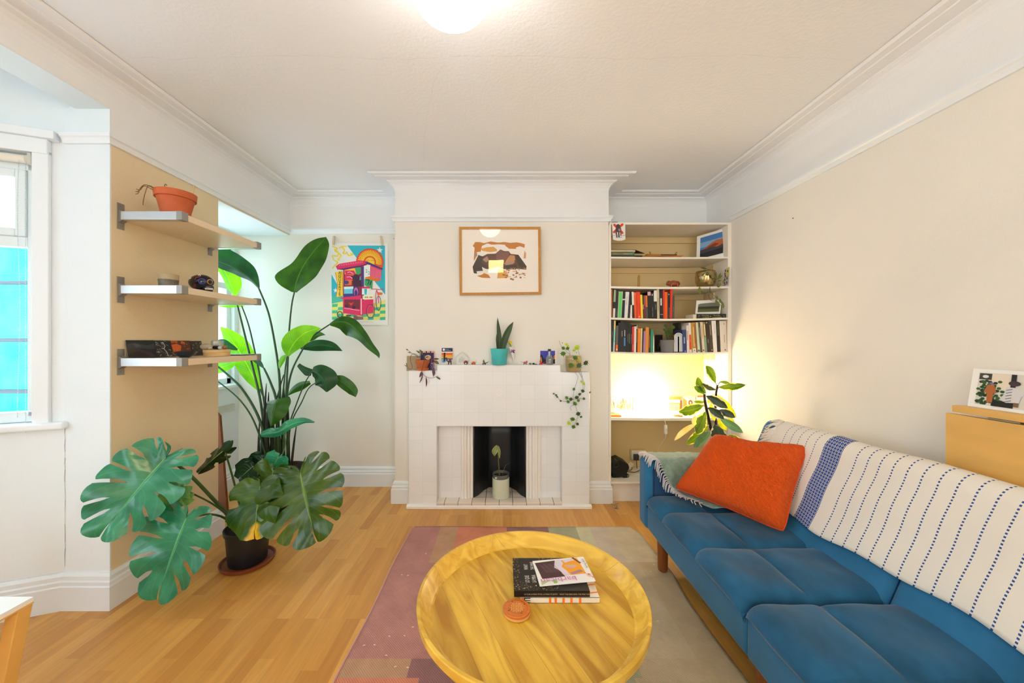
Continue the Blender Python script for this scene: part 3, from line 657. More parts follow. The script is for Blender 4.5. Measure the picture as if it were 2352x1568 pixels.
flatbook('book', X_(1404), X_(1475), y0, 3.10, z, z+.019, (22, 26, 22), 'thin black book at the bottom of the top-shelf stack', (('Light in the Dark Room   Grenade  Camera Obscura', .0085, .04, .3, (200, 200, 195)),))
flatbook('book', X_(1404), X_(1457.5), y0+.002, 3.08, z+.0192, z+.047, (84, 112, 68), 'green book with orange title in the top-shelf stack', (('HIDDEN HOUSES', .014, .08, .3, (226, 112, 44)), ('HUNGERFORD', .011, .52, .32, (210, 216, 200))))
flatbook('book', X_(1404), X_(1459), y0, 3.085, z+.0472, z+.0625, (212, 200, 172), 'cream-spined book on top of the top-shelf stack', (('THE GREAT HOUSE OF AMERICA', .0085, .1, .3, (170, 120, 70)),))
m = MB(); zz = z+.0627; m.prism([(X_(1458), y0+.01, z+.03), (X_(1470), y0+.02, z+.034), (X_(1481), y0+.1, zz), (X_(1404), y0+.1, zz), (X_(1404), y0+.01, zz)], (0, .0, .003))
m = MB(); m.prism([(X_(1404), y0+.004, zz), (X_(1460), y0+.004, zz), (xb(1481, 3.06), 3.06, zz), (xb(1404, 3.06), 3.06, zz)], (0, 0, .003)); 
tag(m.build('notebook', C3(44, 38, 24, .6)), 'thin dark notebook lying slanted over the top-shelf stack', 'notebook')
M_wd = mat('carved_wood', (176, 118, 56), .5, noise=(14, .18, (1, 6, 6))); M_wd2 = mat('dark_carved_wood', (78, 48, 24), .5)
def boat(x0, x1, y0_, y1_, z0, h, label, cat='tray', mt=None, flare=.02, inner=None, name='wooden_tray'):
    o = thing(name, label, cat, ((x0+x1)/2, (y0_+y1_)/2, z0)); m = MB()
    bt = [(x0+flare, y0_+flare*.5), (x1-flare, y0_+flare*.5), (x1-flare, y1_-flare*.5), (x0+flare, y1_-flare*.5)]; tp = [(x0, y0_), (x1, y0_), (x1, y1_), (x0, y1_)]
    t = .003
    for (r0, z_) in ((bt, z0), (tp, z0+h)):
        for x, y in r0: m.vert((x, y, z_))
    cx, cy = (x0+x1)/2, (y0_+y1_)/2
    for (r0, z_) in ((tp, z0+h), (bt, z0+t)):
        for x, y in r0: m.vert((x+(t if x < cx else -t), y+(t if y < cy else -t), z_))
    m.face([3, 2, 1, 0])
    for a in (0, 4, 8):
        for k in range(4): m.face([a+k, a+(k+1) % 4, a+4+(k+1) % 4, a+4+k])
    m.face([12, 13, 14, 15]); m.build('body', mt or M_wd, o); return o
boat(xb(1476), xb(1574), 2.94, 3.08, z, .020, 'long shallow wooden tray on the top shelf', flare=.025)
s1 = boat(xb(1485, 2.98), xb(1519, 2.98), 2.975, 3.04, z+.0035, .036, 'small wooden scoop bowl in the long tray, left one', 'bowl', flare=.014, name='wooden_bowl')
m = MB(); m.tube([(xb(1495, 3.0), 3.0, z+.03), (xb(1492.5, 3.0), 3.0, z+.064)], .006, 8); m.build('handle', M_wd, s1)
s2 = boat(xb(1517.5, 2.98), xb(1555, 2.98), 2.975, 3.04, z+.0035, .034, 'small dark wooden scoop bowl in the long tray, right one', 'bowl', M_wd2, flare=.014, name='wooden_bowl')
m = MB(); m.tube([(xb(1547, 3.0), 3.0, z+.028), (xb(1554.5, 3.0), 3.0, z+.06)], .005, 8); m.build('handle', M_wd, s2)

def frame_on(name, label, cat, tl, tr, bl, br, border, bw, art, thick=.012, fm=None):
    """flat framed print: four real corners; art(a) draws on the picture plane"""
    tl, tr, bl, br = map(Vector, (tl, tr, bl, br)); U = tr-tl; V = bl-tl; n = V.cross(U).normalized()
    if n.dot(Vector((0, -1, 0))) < 0 and n.dot(tl-Vector((0, 0, HC))) > 0: n = -n
    o = thing(name, label, cat, (bl+br)/2); m = MB()
    m.prism([tl-n*thick, tr-n*thick, br-n*thick, bl-n*thick], n*(thick-.0004)); m.build('mount', C3(236, 236, 234, .6), o)
    a = Art(tl, U, V, n); art(a); a.build('printed_picture', o)
    if bw:
        m = MB(); u = U.normalized(); v = V.normalized()
        for p, q in ((tl, tr), (bl-v*bw, br-v*bw)): m.prism([p-n*thick, q-n*thick, q+v*bw-n*thick, p+v*bw-n*thick], n*(thick+.006))
        for p, q in ((tl, bl), (tr-u*bw, br-u*bw)): m.prism([p-n*thick, p+u*bw-n*thick, q+u*bw-n*thick, q-n*thick], n*(thick+.0058))
        m.build('frame', fm or border, o)
    return o
def art_dune(a):
    a.rect((62, 120, 190), .12, .1, .88, .9); a.rect((120, 165, 205), .12, .3, .88, .5)
    a.poly((176, 92, 44), [(.12, .62), (.3, .52), (.5, .4), (.66, .34), (.88, .36), (.88, .62)]); a.poly((120, 52, 30), [(.3, .55), (.6, .44), (.75, .5), (.6, .58)])
    a.poly((56, 50, 62), [(.12, .58), (.5, .56), (.7, .6), (.88, .54), (.88, .9), (.12, .9)]); a.poly((22, 20, 26), [(.12, .72), (.88, .68), (.88, .9), (.12, .9)])
def pz(px, py, Y): return P(px, py, Y)
zt = SZ[0]-.003
tl = pz(1601, 543, 3.12); tr = pz(1671, 522, 2.96); bl = Vector((tl.x-.012, tl.y-.01, zt)); br = Vector((tr.x-.012, tr.y-.01, zt))
frame_on('mounted_photo', 'white-mounted photo of a red dune under blue sky leaning on the top shelf', 'picture', tl, tr, bl, br, None, 0, art_dune, .004)
# card hanging from the top board
o = thing('picture_card', 'white card with a crossed-out figure and slogan hanging from the bookcase top', 'card', (xb(1421, 2.9), 2.9, zb(553, 2.9)))
Yc = 2.903
pts = [(1405.5, 511), (1436, 510.5), (1436.5, 549.5), (1430, 552), (1421, 553), (1413, 551.5), (1408, 550)]
m = MB(); m.prism([P(x, y, Yc) for x, y in pts], (0, .001, 0)); m.build('card', C3(232, 226, 220, .6), o)
a = Art(P(1405, 510, Yc), P(1437, 510, Yc)-P(1405, 510, Yc), P(1405, 553, Yc)-P(1405, 510, Yc), (0, -1, 0))
def cap(a, c, u0, v0, u1, v1, w, asp=.75): a.line(c, [(u0, v0), (u1, v1)], w, asp); a.disc(c, u0, v0, w/2, asp); a.disc(c, u1, v1, w/2, asp)
R_ = (216, 62, 20); G_ = (74, 58, 66)
cap(a, R_, .2, .15, .76, .57, .17); cap(a, R_, .76, .13, .17, .53, .17)
a.disc(G_, .46, .25, .16, .9); a.disc(G_, .5, .4, .19, .8); a.disc((150, 130, 136), .55, .42, .08); cap(a, G_, .33, .35, .32, .62, .1); cap(a, G_, .5, .5, .52, .78, .1); cap(a, G_, .34, .6, .37, .8, .08); cap(a, G_, .64, .48, .66, .7, .07)
a.line((90, 90, 90), [(.02, .0), (.45, .0)], .03); a.build('printed_picture', o)
c_ = C3(60, 60, 62, .6)
text('lettering', 'NO MORE POLICE', .0115, P(1421.5, 541.5, Yc-.0025), (1, 0, 0), (0, 0, 1), c_, o, align='CENTER'); text('lettering', 'POWERS', .0115, P(1421.5, 545.7, Yc-.0025), (1, 0, 0), (0, 0, 1), c_, o, align='CENTER')

# ---- second shelf
z = SZ[1]-.004
m = MB(); cx = xb(1467.2, 3.0); m.tube([(cx, 3.0, z-.002), (cx, 3.0, z+.09), (cx+.001, 3.0, z+.104), (cx+.006, 3.0, z+.106)], [.0085, .0085, .007, .004], 10)
for k in range(9): m.lathe([(.0088, .008+k*.01), (.0098, .011+k*.01), (.0088, .014+k*.01)], (cx, 3.0, z), 10)
tag(m.build('beaded_pen', mat('brass_beads', (166, 128, 62), .35, metal=.5), smooth=True), 'slim upright beaded brass stick ornament on the second shelf', 'ornament')
# carved bear
def quad(name, label, cat, org, L, H, parts, mt, face=1, sc=1):
    m = MB()
    for kind, *q in parts:
        if kind == 'b': (x, y, z_, r, sx, sy, sz) = q; m.ball(Vector(org)+Vector((x*L*face, y*L, z_*H)), r*L, 12, 8, (sx, sy, sz))
        else:
            pts, rad = q; m.tube([Vector(org)+Vector((x*L*face, y*L, z_*H)) for x, y, z_ in pts], [r*L for r in rad], 8)
    o = m.build(name, mt, smooth=True); return tag(o, label, cat)
bear = [('b', 0, 0, .62, .30, 1.25, .62, .8), ('b', -.34, 0, .66, .2, 1, .85, 1), ('b', -.46, 0, .55, .1, 1.2, .8, .8), ('b', -.33, .1, .88, .05, 1, 1, 1), ('b', -.33, -.1, .88, .05, 1, 1, 1), ('b', .27, 0, .6, .22, 1, .8, .95)]
for sx_, sy_ in ((-.22, -.1), (-.14, .1), (.26, -.1), (.34, .1)): bear.append(('t', [(sx_, sy_, .5), (sx_-.01, sy_, .2), (sx_-.03, sy_, .03)], [.1, .08, .07]))
quad('carved_bear', 'small carved reddish-brown wooden bear on the second shelf', 'figurine', (xb(1547, 2.98), 2.98, z-.002), .108, .060, bear, mat('red_carved_wood', (140, 66, 30), .4, noise=(60, .35)))
# ============================================================ RUG
def rug_mat():
    m = bpy.data.materials.new('patchwork_kilim'); m.use_nodes = True; nt = m.node_tree; b = nt.nodes['Principled BSDF']; N = nt.nodes.new; L = nt.links.new
    g = N('ShaderNodeNewGeometry'); sp = N('ShaderNodeSeparateXYZ'); L(g.outputs['Position'], sp.inputs[0])
    def ramp(stops, src, interp='CONSTANT'):
        c = N('ShaderNodeValToRGB'); c.color_ramp.interpolation = interp; el = c.color_ramp.elements
        while len(el) > 1: el.remove(el[-1])
        el[0].position = 0; el[0].color = (*lin(stops[0][1]), 1)
        for p, col in stops[1:]: e = el.new(p); e.color = (*lin(col), 1)
        L(src, c.inputs[0]); return c.outputs[0]
    def rng(src, a, b_): r = N('ShaderNodeMapRange'); r.inputs[1].default_value = a; r.inputs[2].default_value = b_; L(src, r.inputs[0]); return r.outputs[0]
    ux = rng(sp.outputs[0], -.64, .94); uy = rng(sp.outputs[1], .1, 2.54)
    PK, TN, CR, DK, BG, GR, LG = (182, 132, 126), (186, 148, 120), (206, 134, 108), (150, 112, 112), (192, 174, 146), (168, 168, 142), (204, 192, 166)
    far = ramp([(0, PK), (.13, TN), (.21, CR), (.42, DK), (.6, GR), (.72, (204, 200, 170)), (.78, (200, 188, 172)), (.86, LG)], ux)
    midc = ramp([(0, PK), (.22, (180, 142, 110)), (.38, PK), (.5, DK), (.62, BG), (.74, (196, 180, 154)), (.9, (190, 172, 144))], ux)
    near = ramp([(0, CR), (.2, DK), (.36, CR), (.5, (140, 118, 112)), (.64, GR), (.72, BG), (.88, (192, 174, 142))], ux)
    nb = ramp([(0, TN), (.17, DK), (.33, CR), (.5, (146, 112, 110)), (.64, GR), (.74, BG)], ux)
    def mix(a, c, y0):
        gt = N('ShaderNodeMath'); gt.operation = 'GREATER_THAN'; gt.inputs[1].default_value = y0; L(sp.outputs[1], gt.inputs[0])
        mx = N('ShaderNodeMix'); mx.data_type = 'RGBA'; L(gt.outputs[0], mx.inputs[0]); L(a, mx.inputs[6]); L(c, mx.inputs[7]); return mx.outputs[2]
    c = mix(mix(mix(near, nb, 1.395), midc, 1.48), far, 2.12)
    n = N('ShaderNodeTexNoise'); n.inputs['Scale'].default_value = 7; n.inputs['Detail'].default_value = 8; n.inputs['Roughness'].default_value = .7; L(g.outputs['Position'], n.inputs['Vector'])
    r = N('ShaderNodeMapRange'); r.inputs[1].default_value = .3; r.inputs[2].default_value = .7; r.inputs[3].default_value = .86; r.inputs[4].default_value = 1.12; L(n.outputs['Fac'], r.inputs[0])
    wv = N('ShaderNodeTexWave'); wv.inputs['Scale'].default_value = 62; wv.bands_direction = 'DIAGONAL'; L(g.outputs['Position'], wv.inputs['Vector'])
    r2 = N('ShaderNodeMapRange'); r2.inputs[3].default_value = .86; r2.inputs[4].default_value = 1.08; L(wv.outputs['Fac'], r2.inputs[0])
    ml = N('ShaderNodeMath'); ml.operation = 'MULTIPLY'; L(r.outputs[0], ml.inputs[0]); L(r2.outputs[0], ml.inputs[1])
    vm = N('ShaderNodeVectorMath'); vm.operation = 'SCALE'; L(c, vm.inputs[0]); L(ml.outputs[0], vm.inputs['Scale']); L(vm.outputs[0], b.inputs['Base Color'])
    bp = N('ShaderNodeBump'); bp.inputs['Strength'].default_value = .4; bp.inputs['Distance'].default_value = .002; L(wv.outputs['Fac'], bp.inputs['Height']); L(bp.outputs[0], b.inputs['Normal'])
    b.inputs['Roughness'].default_value = .95; b.inputs['Specular IOR Level'].default_value = .1; return m
def rugp(u, v):
    y = .15+2.385*v
    xl = -.628-.012*(1-v)+.004*math.sin(v*21)+(.012 if v > .985 else 0); xr = .925+.006*math.sin(v*17)+.012*math.exp(-((y-2.02)/.12)**2)
    if v > .95: xr -= .045*((v-.95)/.05)**2
    x = xl+(xr-xl)*u
    z = .0055+.010*math.exp(-((y-2.16+.1*(u-.8))/.025)**2)*max(0, min(1, (u-.72)*6))*(1 if u < .97 else .4)+.007*math.exp(-((y-1.93-.2*(1-u))/.02)**2)*max(0, min(1, (u-.8)*8))*(1-max(0, u-.9)*9.9)
    return (x, y+.006*math.sin(u*9)-.006*u, z)
m = MB(); m.grid(rugp, 90, 130)
rug = m.build('rug', rug_mat(), smooth=2, solid=.005, off=-1); tag(rug, 'flat-woven patchwork rug, pink at left fading to beige and green at right, on wooden floor', 'rug')
m = MB(); random.seed(3)
for (x, y) in [(978, 1272), (923, 1321), (937, 1322), (948, 1441), (965, 1440), (894, 1462), (929, 1461), (836, 1483), (860, 1482), (887, 1506), (908, 1532), (936, 1534), (1437, 1267), (1502, 1297), (1495, 1313), (1511, 1427)]:
    Y = 1.28*F/(y-VY); X = (x-VX)*Y/F; a = random.uniform(-.6, .6); m.tube([(X-.004*math.cos(a), Y-.004*math.sin(a), .012), (X, Y, .014), (X+.005*math.cos(a), Y+.005*math.sin(a), .012)], .0013, 5)
m.mi = 0; th_ = m.build('stray_threads', C3(235, 224, 216, .9), rug); th_['kind'] = 'stuff'
m = MB(); m.tube([rugp(0, v/60) for v in range(61)], .0045, 6); m.build('bound_edge', C3(196, 150, 142, .9), rug, smooth=True)

# ============================================================ COFFEE TABLE
TC = Vector((.1005, 1.286)); TR, TZ, FR, FZ = .394, .42, .338, .368
def wood_mat(name, c1, c2, dark, ang, rough=.35, pl=.09, cracks=True):
    m = bpy.data.materials.new(name); m.use_nodes = True; nt = m.node_tree; b = nt.nodes['Principled BSDF']; N = nt.nodes.new; L = nt.links.new
    g = N('ShaderNodeNewGeometry'); mp = N('ShaderNodeMapping'); mp.inputs['Rotation'].default_value = (0, 0, ang); L(g.outputs['Position'], mp.inputs[0])
    m2 = N('ShaderNodeMapping'); m2.inputs['Scale'].default_value = (3.0, 20, 20); L(mp.outputs[0], m2.inputs[0])
    n = N('ShaderNodeTexNoise'); n.inputs['Scale'].default_value = 1; n.inputs['Detail'].default_value = 8; n.inputs['Distortion'].default_value = 1.1; L(m2.outputs[0], n.inputs['Vector'])
    cr = N('ShaderNodeValToRGB'); e = cr.color_ramp.elements; e[0].position = .3; e[0].color = (*lin(c1), 1); e[1].position = .68; e[1].color = (*lin(c2), 1); L(n.outputs['Fac'], cr.inputs[0])
    br = N('ShaderNodeTexBrick'); br.offset = .4; br.inputs['Scale'].default_value = 1; br.inputs['Brick Width'].default_value = 9; br.inputs['Row Height'].default_value = pl; br.inputs['Mortar Size'].default_value = .0007
    br.inputs['Color1'].default_value = (.86, .85, .82, 1); br.inputs['Color2'].default_value = (1.08, 1.08, 1.06, 1); br.inputs['Mortar'].default_value = (.62, .62, .62, 1); L(mp.outputs[0], br.inputs['Vector'])
    mx = N('ShaderNodeMix'); mx.data_type = 'RGBA'; mx.blend_type = 'MULTIPLY'; mx.inputs[0].default_value = 1; L(cr.outputs[0], mx.inputs[6]); L(br.outputs['Color'], mx.inputs[7])
    m3 = N('ShaderNodeMapping'); m3.inputs['Scale'].default_value = (2.2, 26, 10); m3.inputs['Location'].default_value = (.3, .2, 0); L(mp.outputs[0], m3.inputs[0])
    n3 = N('ShaderNodeTexNoise'); n3.inputs['Scale'].default_value = 1; n3.inputs['Detail'].default_value = 3; n3.inputs['Distortion'].default_value = .6; L(m3.outputs[0], n3.inputs['Vector'])
    r3 = N('ShaderNodeMapRange'); r3.inputs[1].default_value = .73; r3.inputs[2].default_value = .77; L(n3.outputs['Fac'], r3.inputs[0])
    mx2 = N('ShaderNodeMix'); mx2.data_type = 'RGBA'; L(r3.outputs[0], mx2.inputs[0]); L(mx.outputs[2], mx2.inputs[6]); mx2.inputs[7].default_value = (*lin(dark), 1)
    L((mx2 if cracks else mx).outputs[2], b.inputs['Base Color']); b.inputs['Roughness'].default_value = rough; b.inputs['Coat Weight'].default_value = .15; return m
M_mango = wood_mat('golden_mango_wood', (184, 132, 22), (230, 190, 70), (96, 52, 16), 1.145)
M_rim = wood_mat('golden_rim_wood', (198, 148, 30), (234, 196, 80), (120, 70, 20), .4, cracks=False, pl=.3)
ct = thing('coffee_table', 'round golden wooden tray-top coffee table with raised rim standing on the rug', 'table', (TC.x, TC.y, .006))
c3 = (TC.x, TC.y, 0)
m = MB(); m.lathe([(.27, .335), (.33, .342), (.372, .362), (.391, .39), (TR, TZ-.004), (TR-.002, TZ), (TR-.011, TZ), (TR-.013, TZ-.002), (.360, .384), (.349, .371), (FR+.004, FZ+.001)], c3, 96, cap=(True, False)); m.build('bowl_rim', M_rim, ct, smooth=True, ang=24)
m = MB(); m.lathe([(.001, FZ), (.15, FZ), (FR+.0045, FZ+.0008)], c3, 96, cap=(True, False)); m.build('tray_floor', M_mango, ct, smooth=2)
M_leg = mat('olive_brass_legs', (128, 112, 62), .4, metal=.35)
for a in (24, 114, 204, 294):
    a = math.radians(a); d = Vector((math.cos(a), math.sin(a), 0)); c0 = Vector((TC.x, TC.y, 0))
    m = MB(); m.tube([c0+d*.23+Vector((0, 0, .34)), c0+d*.315+Vector((0, 0, .012))], [.014, .010], 14); m.build('leg', M_leg, ct, smooth=True)
# things on the tray
bw = flatbook('book', .062, .340, 1.286, 1.487, FZ+.0006, FZ+.0205, (232, 226, 216), 'white book with orange stripes at the bottom of the stack on the tray', marks=tuple([((24, 22, 22), .045, .1, .125, .95), ((232, 226, 216), .058, .55, .125, .8), ((232, 226, 216), .058, .22, .125, .4)]+[((236, 122, 34), u, 0, u+.03, 1) for u in (.36, .43, .53, .63, .74)]+[((236, 122, 34), .01, .3, .04, 1)]))[0]
C0 = (235, 120, 30)
a = Art((.062, 1.487, FZ+.0206), (.278, 0, 0), (0, -.201, 0), (0, 0, 1)); 
for v0, v1 in ((.12, .2), (.45, .52), (.66, .69), (.87, .9)): a.poly(C0, [(.9, v0), (1, v0-.02), (1, v1-.02), (.9, v1)])
for k in range(5): a.line((190, 150, 110), [(.945+.01*k, .55), (.945+.01*k, .8)], .002)
a.build('cover_print', bw)
bb, _ = flatbook('book', .0399, .307, 1.2886, 1.486, FZ+.021, FZ+.041, (12, 7, 5), 'black book with white and gold lettering under the brochure on the tray', rough=.5)
zt = FZ+.0412
a = Art((.0399, 1.486, zt), (.267, 0, 0), (0, -.197, 0), (0, 0, 1), step=.003); random.seed(11)
GD = [(196, 160, 84), (120, 84, 34), (226, 206, 150), (84, 56, 26)]
for k in range(1700):
    v = random.random(); u = random.random()
    w_ = math.exp(-((v-.78-.18*math.sin(u*5))/.13)**2)+ (1.2 if u < .08 else 0) + (.9 if v < .07 and u > .35 else 0)
    if random.random() < w_: 
        s_ = random.uniform(.003, .010); a.poly(random.choice(GD), [(min(.995, u+s_*random.uniform(-1, 2)), min(.99, max(.01, v+s_*random.uniform(-2, 2)))) for _ in range(4)])
a.build('cover_print', bb)
tw = C3(226, 222, 212, .4)
for body, u, v, sz in (('LO QUE', .235, .78, .0225), ('WHAT', .235, .40, .0225), ('LA MINA', .33, .78, .0225), ('THE MINE', .33, .40, .0225), ('TRAE', .425, .78, .0225), ('DA', .52, .78, .0225), ('TE', .615, .78, .0225)):
    text('title', body, sz, (.0399+.267*(u-.02), 1.486-.197*v, zt+.0014), (0, 1, 0), (-1, 0, 0), tw, bb, sx=.50)
text('author', 'BY THE MINE', .008, (.0399+.267*.93, 1.486-.197*.72, zt+.0014), (0, 1, 0), (-1, 0, 0), tw, bb)
text('spine_title', 'LO QUE LA MINA TE DA, LA MINA TE QUITA    WHAT THE MINE GIVES, THE MINE TAKES', .0072, (.0399+.035, 1.2880, FZ+.028), (1, 0, 0), (0, 0, 1), C3(190, 170, 130, .4), bb, sx=.82)
zl = FZ+.042
def bp_(x, y, z_): Y = F*(HC-z_)/(y-VY); return Vector(((x-VX)*Y/F, Y, z_))
tl, tr, br, bl = bp_(1223, 1288, zl+.004), bp_(1340, 1278, zl+.004), bp_(1368, 1333, zl+.004), bp_(1240, 1345, zl+.004)
o = thing('brochure', 'white barbican spring brochure lying on top of the book stack', 'brochure', (tl+br)/2-Vector((0, 0, .003)))
m = MB(); m.prism([tl, bl, br, tr], (0, 0, -.003)); m.build('pages', C3(236, 234, 232, .4), o)
a = Art(tl, tr-tl, bl-tl, (0, 0, 1), lift=.0002)
q = lambda u, v: (u, v)
a.poly((236, 158, 26), [(.06, .14), (.86, .02), (.89, .70), (.07, .72)]); a.poly((66, 36, 44), [(.03, .1), (.42, .06), (.5, .3), (.46, .62), (.5, .74), (.08, .76)])
a.poly((214, 204, 222), [(.42, .06), (.52, .02), (.56, .2), (.5, .35), (.56, .52), (.6, .7), (.5, .73), (.44, .5), (.36, .36)])
a.poly((214, 204, 222), [(.56, .08), (.72, .03), (.8, .12), (.66, .16), (.6, .2)]); a.poly((206, 170, 150), [(.56, .3), (.72, .3), (.8, .36), (.7, .46), (.6, .42)])
a.poly((96, 50, 50), [(.76, .0), (.8, .0), (.9, .26), (.86, .28)]); a.poly((170, 130, 130), [(.6, .62), (.82, .52), (.86, .62), (.64, .7)])
for k in range(9): a.line((130, 96, 100), [(.12+.03*k, .2+.04*math.sin(k*2)), (.2+.03*k, .55)], .006)
for k in range(7): a.line((176, 206, 132), [(.04, .98), (.05+.035*k, .80)], .008)
a.poly((150, 196, 110), [(.24, .84), (.3, .82), (.32, .96), (.26, .97)])
for k in range(9):
    t_ = k*.42; a.line((222, 96, 70), [(.93, .72), (.93+.055*math.cos(t_)*1.1, .72+.14*math.sin(t_))], .006)
    a.line((222, 96, 70), [(.975, .84), (.975+.02*math.cos(t_), .84+.07*math.sin(t_))], .004)
a.build('cover_print', o)
U = (tr-tl).normalized(); V = (bl-tl).normalized(); 
text('title', 'barbican', .036, tl+(tr-tl)*.68+(bl-tl)*.785+Vector((0, 0, .0030)), -U, -(-V) if False else V*1.0, C3(206, 120, 190, .4), o, sx=1.12)
text('season', 'Spring 2023', .0125, tl+(tr-tl)*.968+(bl-tl)*.52+Vector((0, 0, .0030)), -V, -U*-1.0 if False else -U, C3(90, 88, 90, .4), o)
o = thing('coaster', 'round carved orange wood coaster with woven centre, upper of the pair on the tray', 'coaster', (.047, 1.242, FZ+.009), 'pair of stacked wooden coasters')
cc = (.047, 1.242, FZ+.0095)
m = MB(); m.lathe([(.043, .0), (.0462, .001), (.0462, .007), (.044, .0085), (.041, .0087), (.0395, .0078), (.0385, .0078), (.0375, .0087), (.026, .0088), (.0245, .0076)], cc, 48, cap=(True, True)); m.build('disc', mat('orange_wood', (204, 112, 40), .4, noise=(30, .12, (1, 5, 1))), o, smooth=True)
m = MB()
for i in range(-4, 5):
    for j in range(-4, 5):
        x, y = i*.0058, j*.0058
        if x*x+y*y < .0235**2:
            a_ = (.0026, .0010) if (i+j) % 2 else (.0010, .0026); m.box(cc[0]+x-a_[0], cc[0]+x+a_[0], cc[1]+y-a_[1], cc[1]+y+a_[1], cc[2]+.0074, cc[2]+.0087)
m.build('woven_inlay', mat('pale_weave', (230, 176, 100), .5), o)
m = MB()
for k in range(4): a_ = .5+PI/2*k; m.lathe([(.0022, .0086), (.0022, .0091)], (cc[0]+.031*math.cos(a_), cc[1]+.031*math.sin(a_), cc[2]), 8)
m.build('stud', C3(90, 40, 14, .4), o)
m = MB(); m.lathe([(.043, 0), (.0462, .002), (.0462, .0075), (.045, .009)], (.048, 1.241, FZ+.0003), 48)
tag(m.build('coaster', mat('pale_coaster_wood', (214, 158, 92), .45), smooth=True), 'pale wood coaster beneath the carved orange one on the tray', 'coaster', 'pair of stacked wooden coasters')

# ============================================================ SOFA
XS, SY0, SY1, SYM = .835, .30, 2.137, 1.275
M_vel = mat('teal_blue_velvet', (38, 104, 146), .75, spec=.25, sheen=.25, noise=(5, .14), bump=(180, .08))
M_wal = mat('walnut_legs', (128, 70, 26), .35, noise=(12, .2, (6, 6, 1)))
sofa = thing('sofa', 'long teal-blue velvet sofa with tufted seat and walnut legs against the right wall', 'sofa', (1.2, 1.275, .006))
for y0_, y1_ in ((SY0-.11, SYM-.001), (SYM+.001, SY1+.01)):
    m = MB(); m.box(XS+.012, 1.5, y0_, y1_, .19, .345); m.build('base', M_vel, sofa, bevel=.012, seg=3)
m = MB(); m.box(XS, 1.56, SY1, SY1+.117, .185, .592); arm = m.build('armrest', M_vel, sofa, bevel=.028, seg=5)
m = MB(); m.tube([Vector(p_) for p_ in [(XS+.045, SY1-.001, .36), (XS+.045, SY1-.001, .535), (XS+.052, SY1-.001, .552), (XS+.07, SY1-.001, .559), (1.33, SY1-.001, .559)]], .0045, 8); m.build('piping', mat('navy_piping', (16, 48, 84), .7), arm, smooth=True)
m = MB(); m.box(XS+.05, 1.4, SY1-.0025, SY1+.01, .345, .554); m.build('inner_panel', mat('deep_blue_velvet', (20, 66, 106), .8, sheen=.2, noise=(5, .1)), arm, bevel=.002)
XM = 1.086
def seat_half(y0_, y1_, seams):
    yl = [y0_]+seams+[y1_]
    def f(u, v):
        y = y0_+(y1_-y0_)*u; 
        # v: 0 under front lip -> 1 back
        x = XS+(1.355-XS)*max(0, v-.06)/.94 if v > .06 else XS
        dy = min(abs(y-s_) for s_ in yl); dx = abs(x-XM)
        de = min(y-y0_, y1_-y); dfr = x-XS
        pf = (1-math.exp(-dy/.03))*(1-.85*math.exp(-dx/.022))
        z_ = .380+.028*pf
        e = min(1, de/.035); z_ -= .03*(1-math.sqrt(max(0, 1-(1-e)**2)))
        fe = min(1, dfr/.055); z_ -= .042*(1-math.sqrt(max(0, 1-(1-fe)**2)))
        if v <= .06: z_ = .338+(z_-.338)*(v/.06); x = XS+.006*(1-v/.06)+.0-.006*math.exp(-((v/.06-.6)/.4)**2)
        x -= .012*(pf-.6)*math.exp(-dfr/.03)
        z_ += .0015*math.sin(y*31+x*17)+.001*math.sin(x*43)
        return (x, y, z_)
    m = MB(); m.grid(f, 130, 70); return m
M_seat = mat('teal_blue_velvet_seat_shaded', (30, 84, 120), .8, spec=.2, sheen=.25, noise=(9, .32, (1, .6, 1)), bump=(160, .1))  # velvet copy darkened to carry the seat's shade; mottling paints streak highlights
seat_half(SY0-.11, SYM-.004, [.65, .97]).build('seat_cushion', M_seat, sofa, smooth=2)
seat_half(SYM+.004, SY1+.002, [1.60, 1.93]).build('seat_cushion', M_seat, sofa, smooth=2)
BP = [(1.30, .33), (1.318, .365), (1.335, .40), (1.36, .457), (1.418, .588), (1.465, .695), (1.485, .74), (1.50, .775), (1.512, .803), (1.532, .826), (1.56, .836), (1.588, .828), (1.603, .802), (1.605, .77), (1.59, .70), (1.56, .57), (1.50, .33)]
def backp(s_, off=0.0):   # s_ in 0..1 along the smoothed profile
    k = s_*(len(BS)-1); i = min(int(k), len(BS)-2); t = k-i; p_ = BS[i].lerp(BS[i+1], t)
    d = (BS[i+1]-BS[i]).normalized(); n_ = Vector((-d.y, d.x)); return p_+n_*off
BS = [Vector((p_.x, p_.y)) for p_ in curve([Vector((x, z_, 0)) for x, z_ in BP], 8)[0]]
for y0_, y1_, sm in ((SY0-.11, SYM-.002, [.65, .97]), (SYM+.002, SY1, [1.62])):
    def f(u, v):
        y = y0_+(y1_-y0_)*u; e = min(y-y0_, y1_-y); r = .03; q_ = max(0, 1-e/r); inn = .022*(1-math.sqrt(max(0, 1-q_*q_)))
        dy = min([abs(y-s_) for s_ in sm]+[9]); p_ = backp(v, -inn-.006*math.exp(-dy/.012)+.002*math.sin(y*23)); return (p_.x, y, p_.y)
    m = MB(); m.grid(f, 60, 56); n0 = len(BS)
    for y, rev in ((y0_, 0), (y1_, 1)):
        pts = [(backp(k/56, -.022).x, y, backp(k/56, -.022).y) for k in range(57)]; m.poly(pts if rev else pts[::-1])
    m.build('backrest', M_vel, sofa, smooth=True)
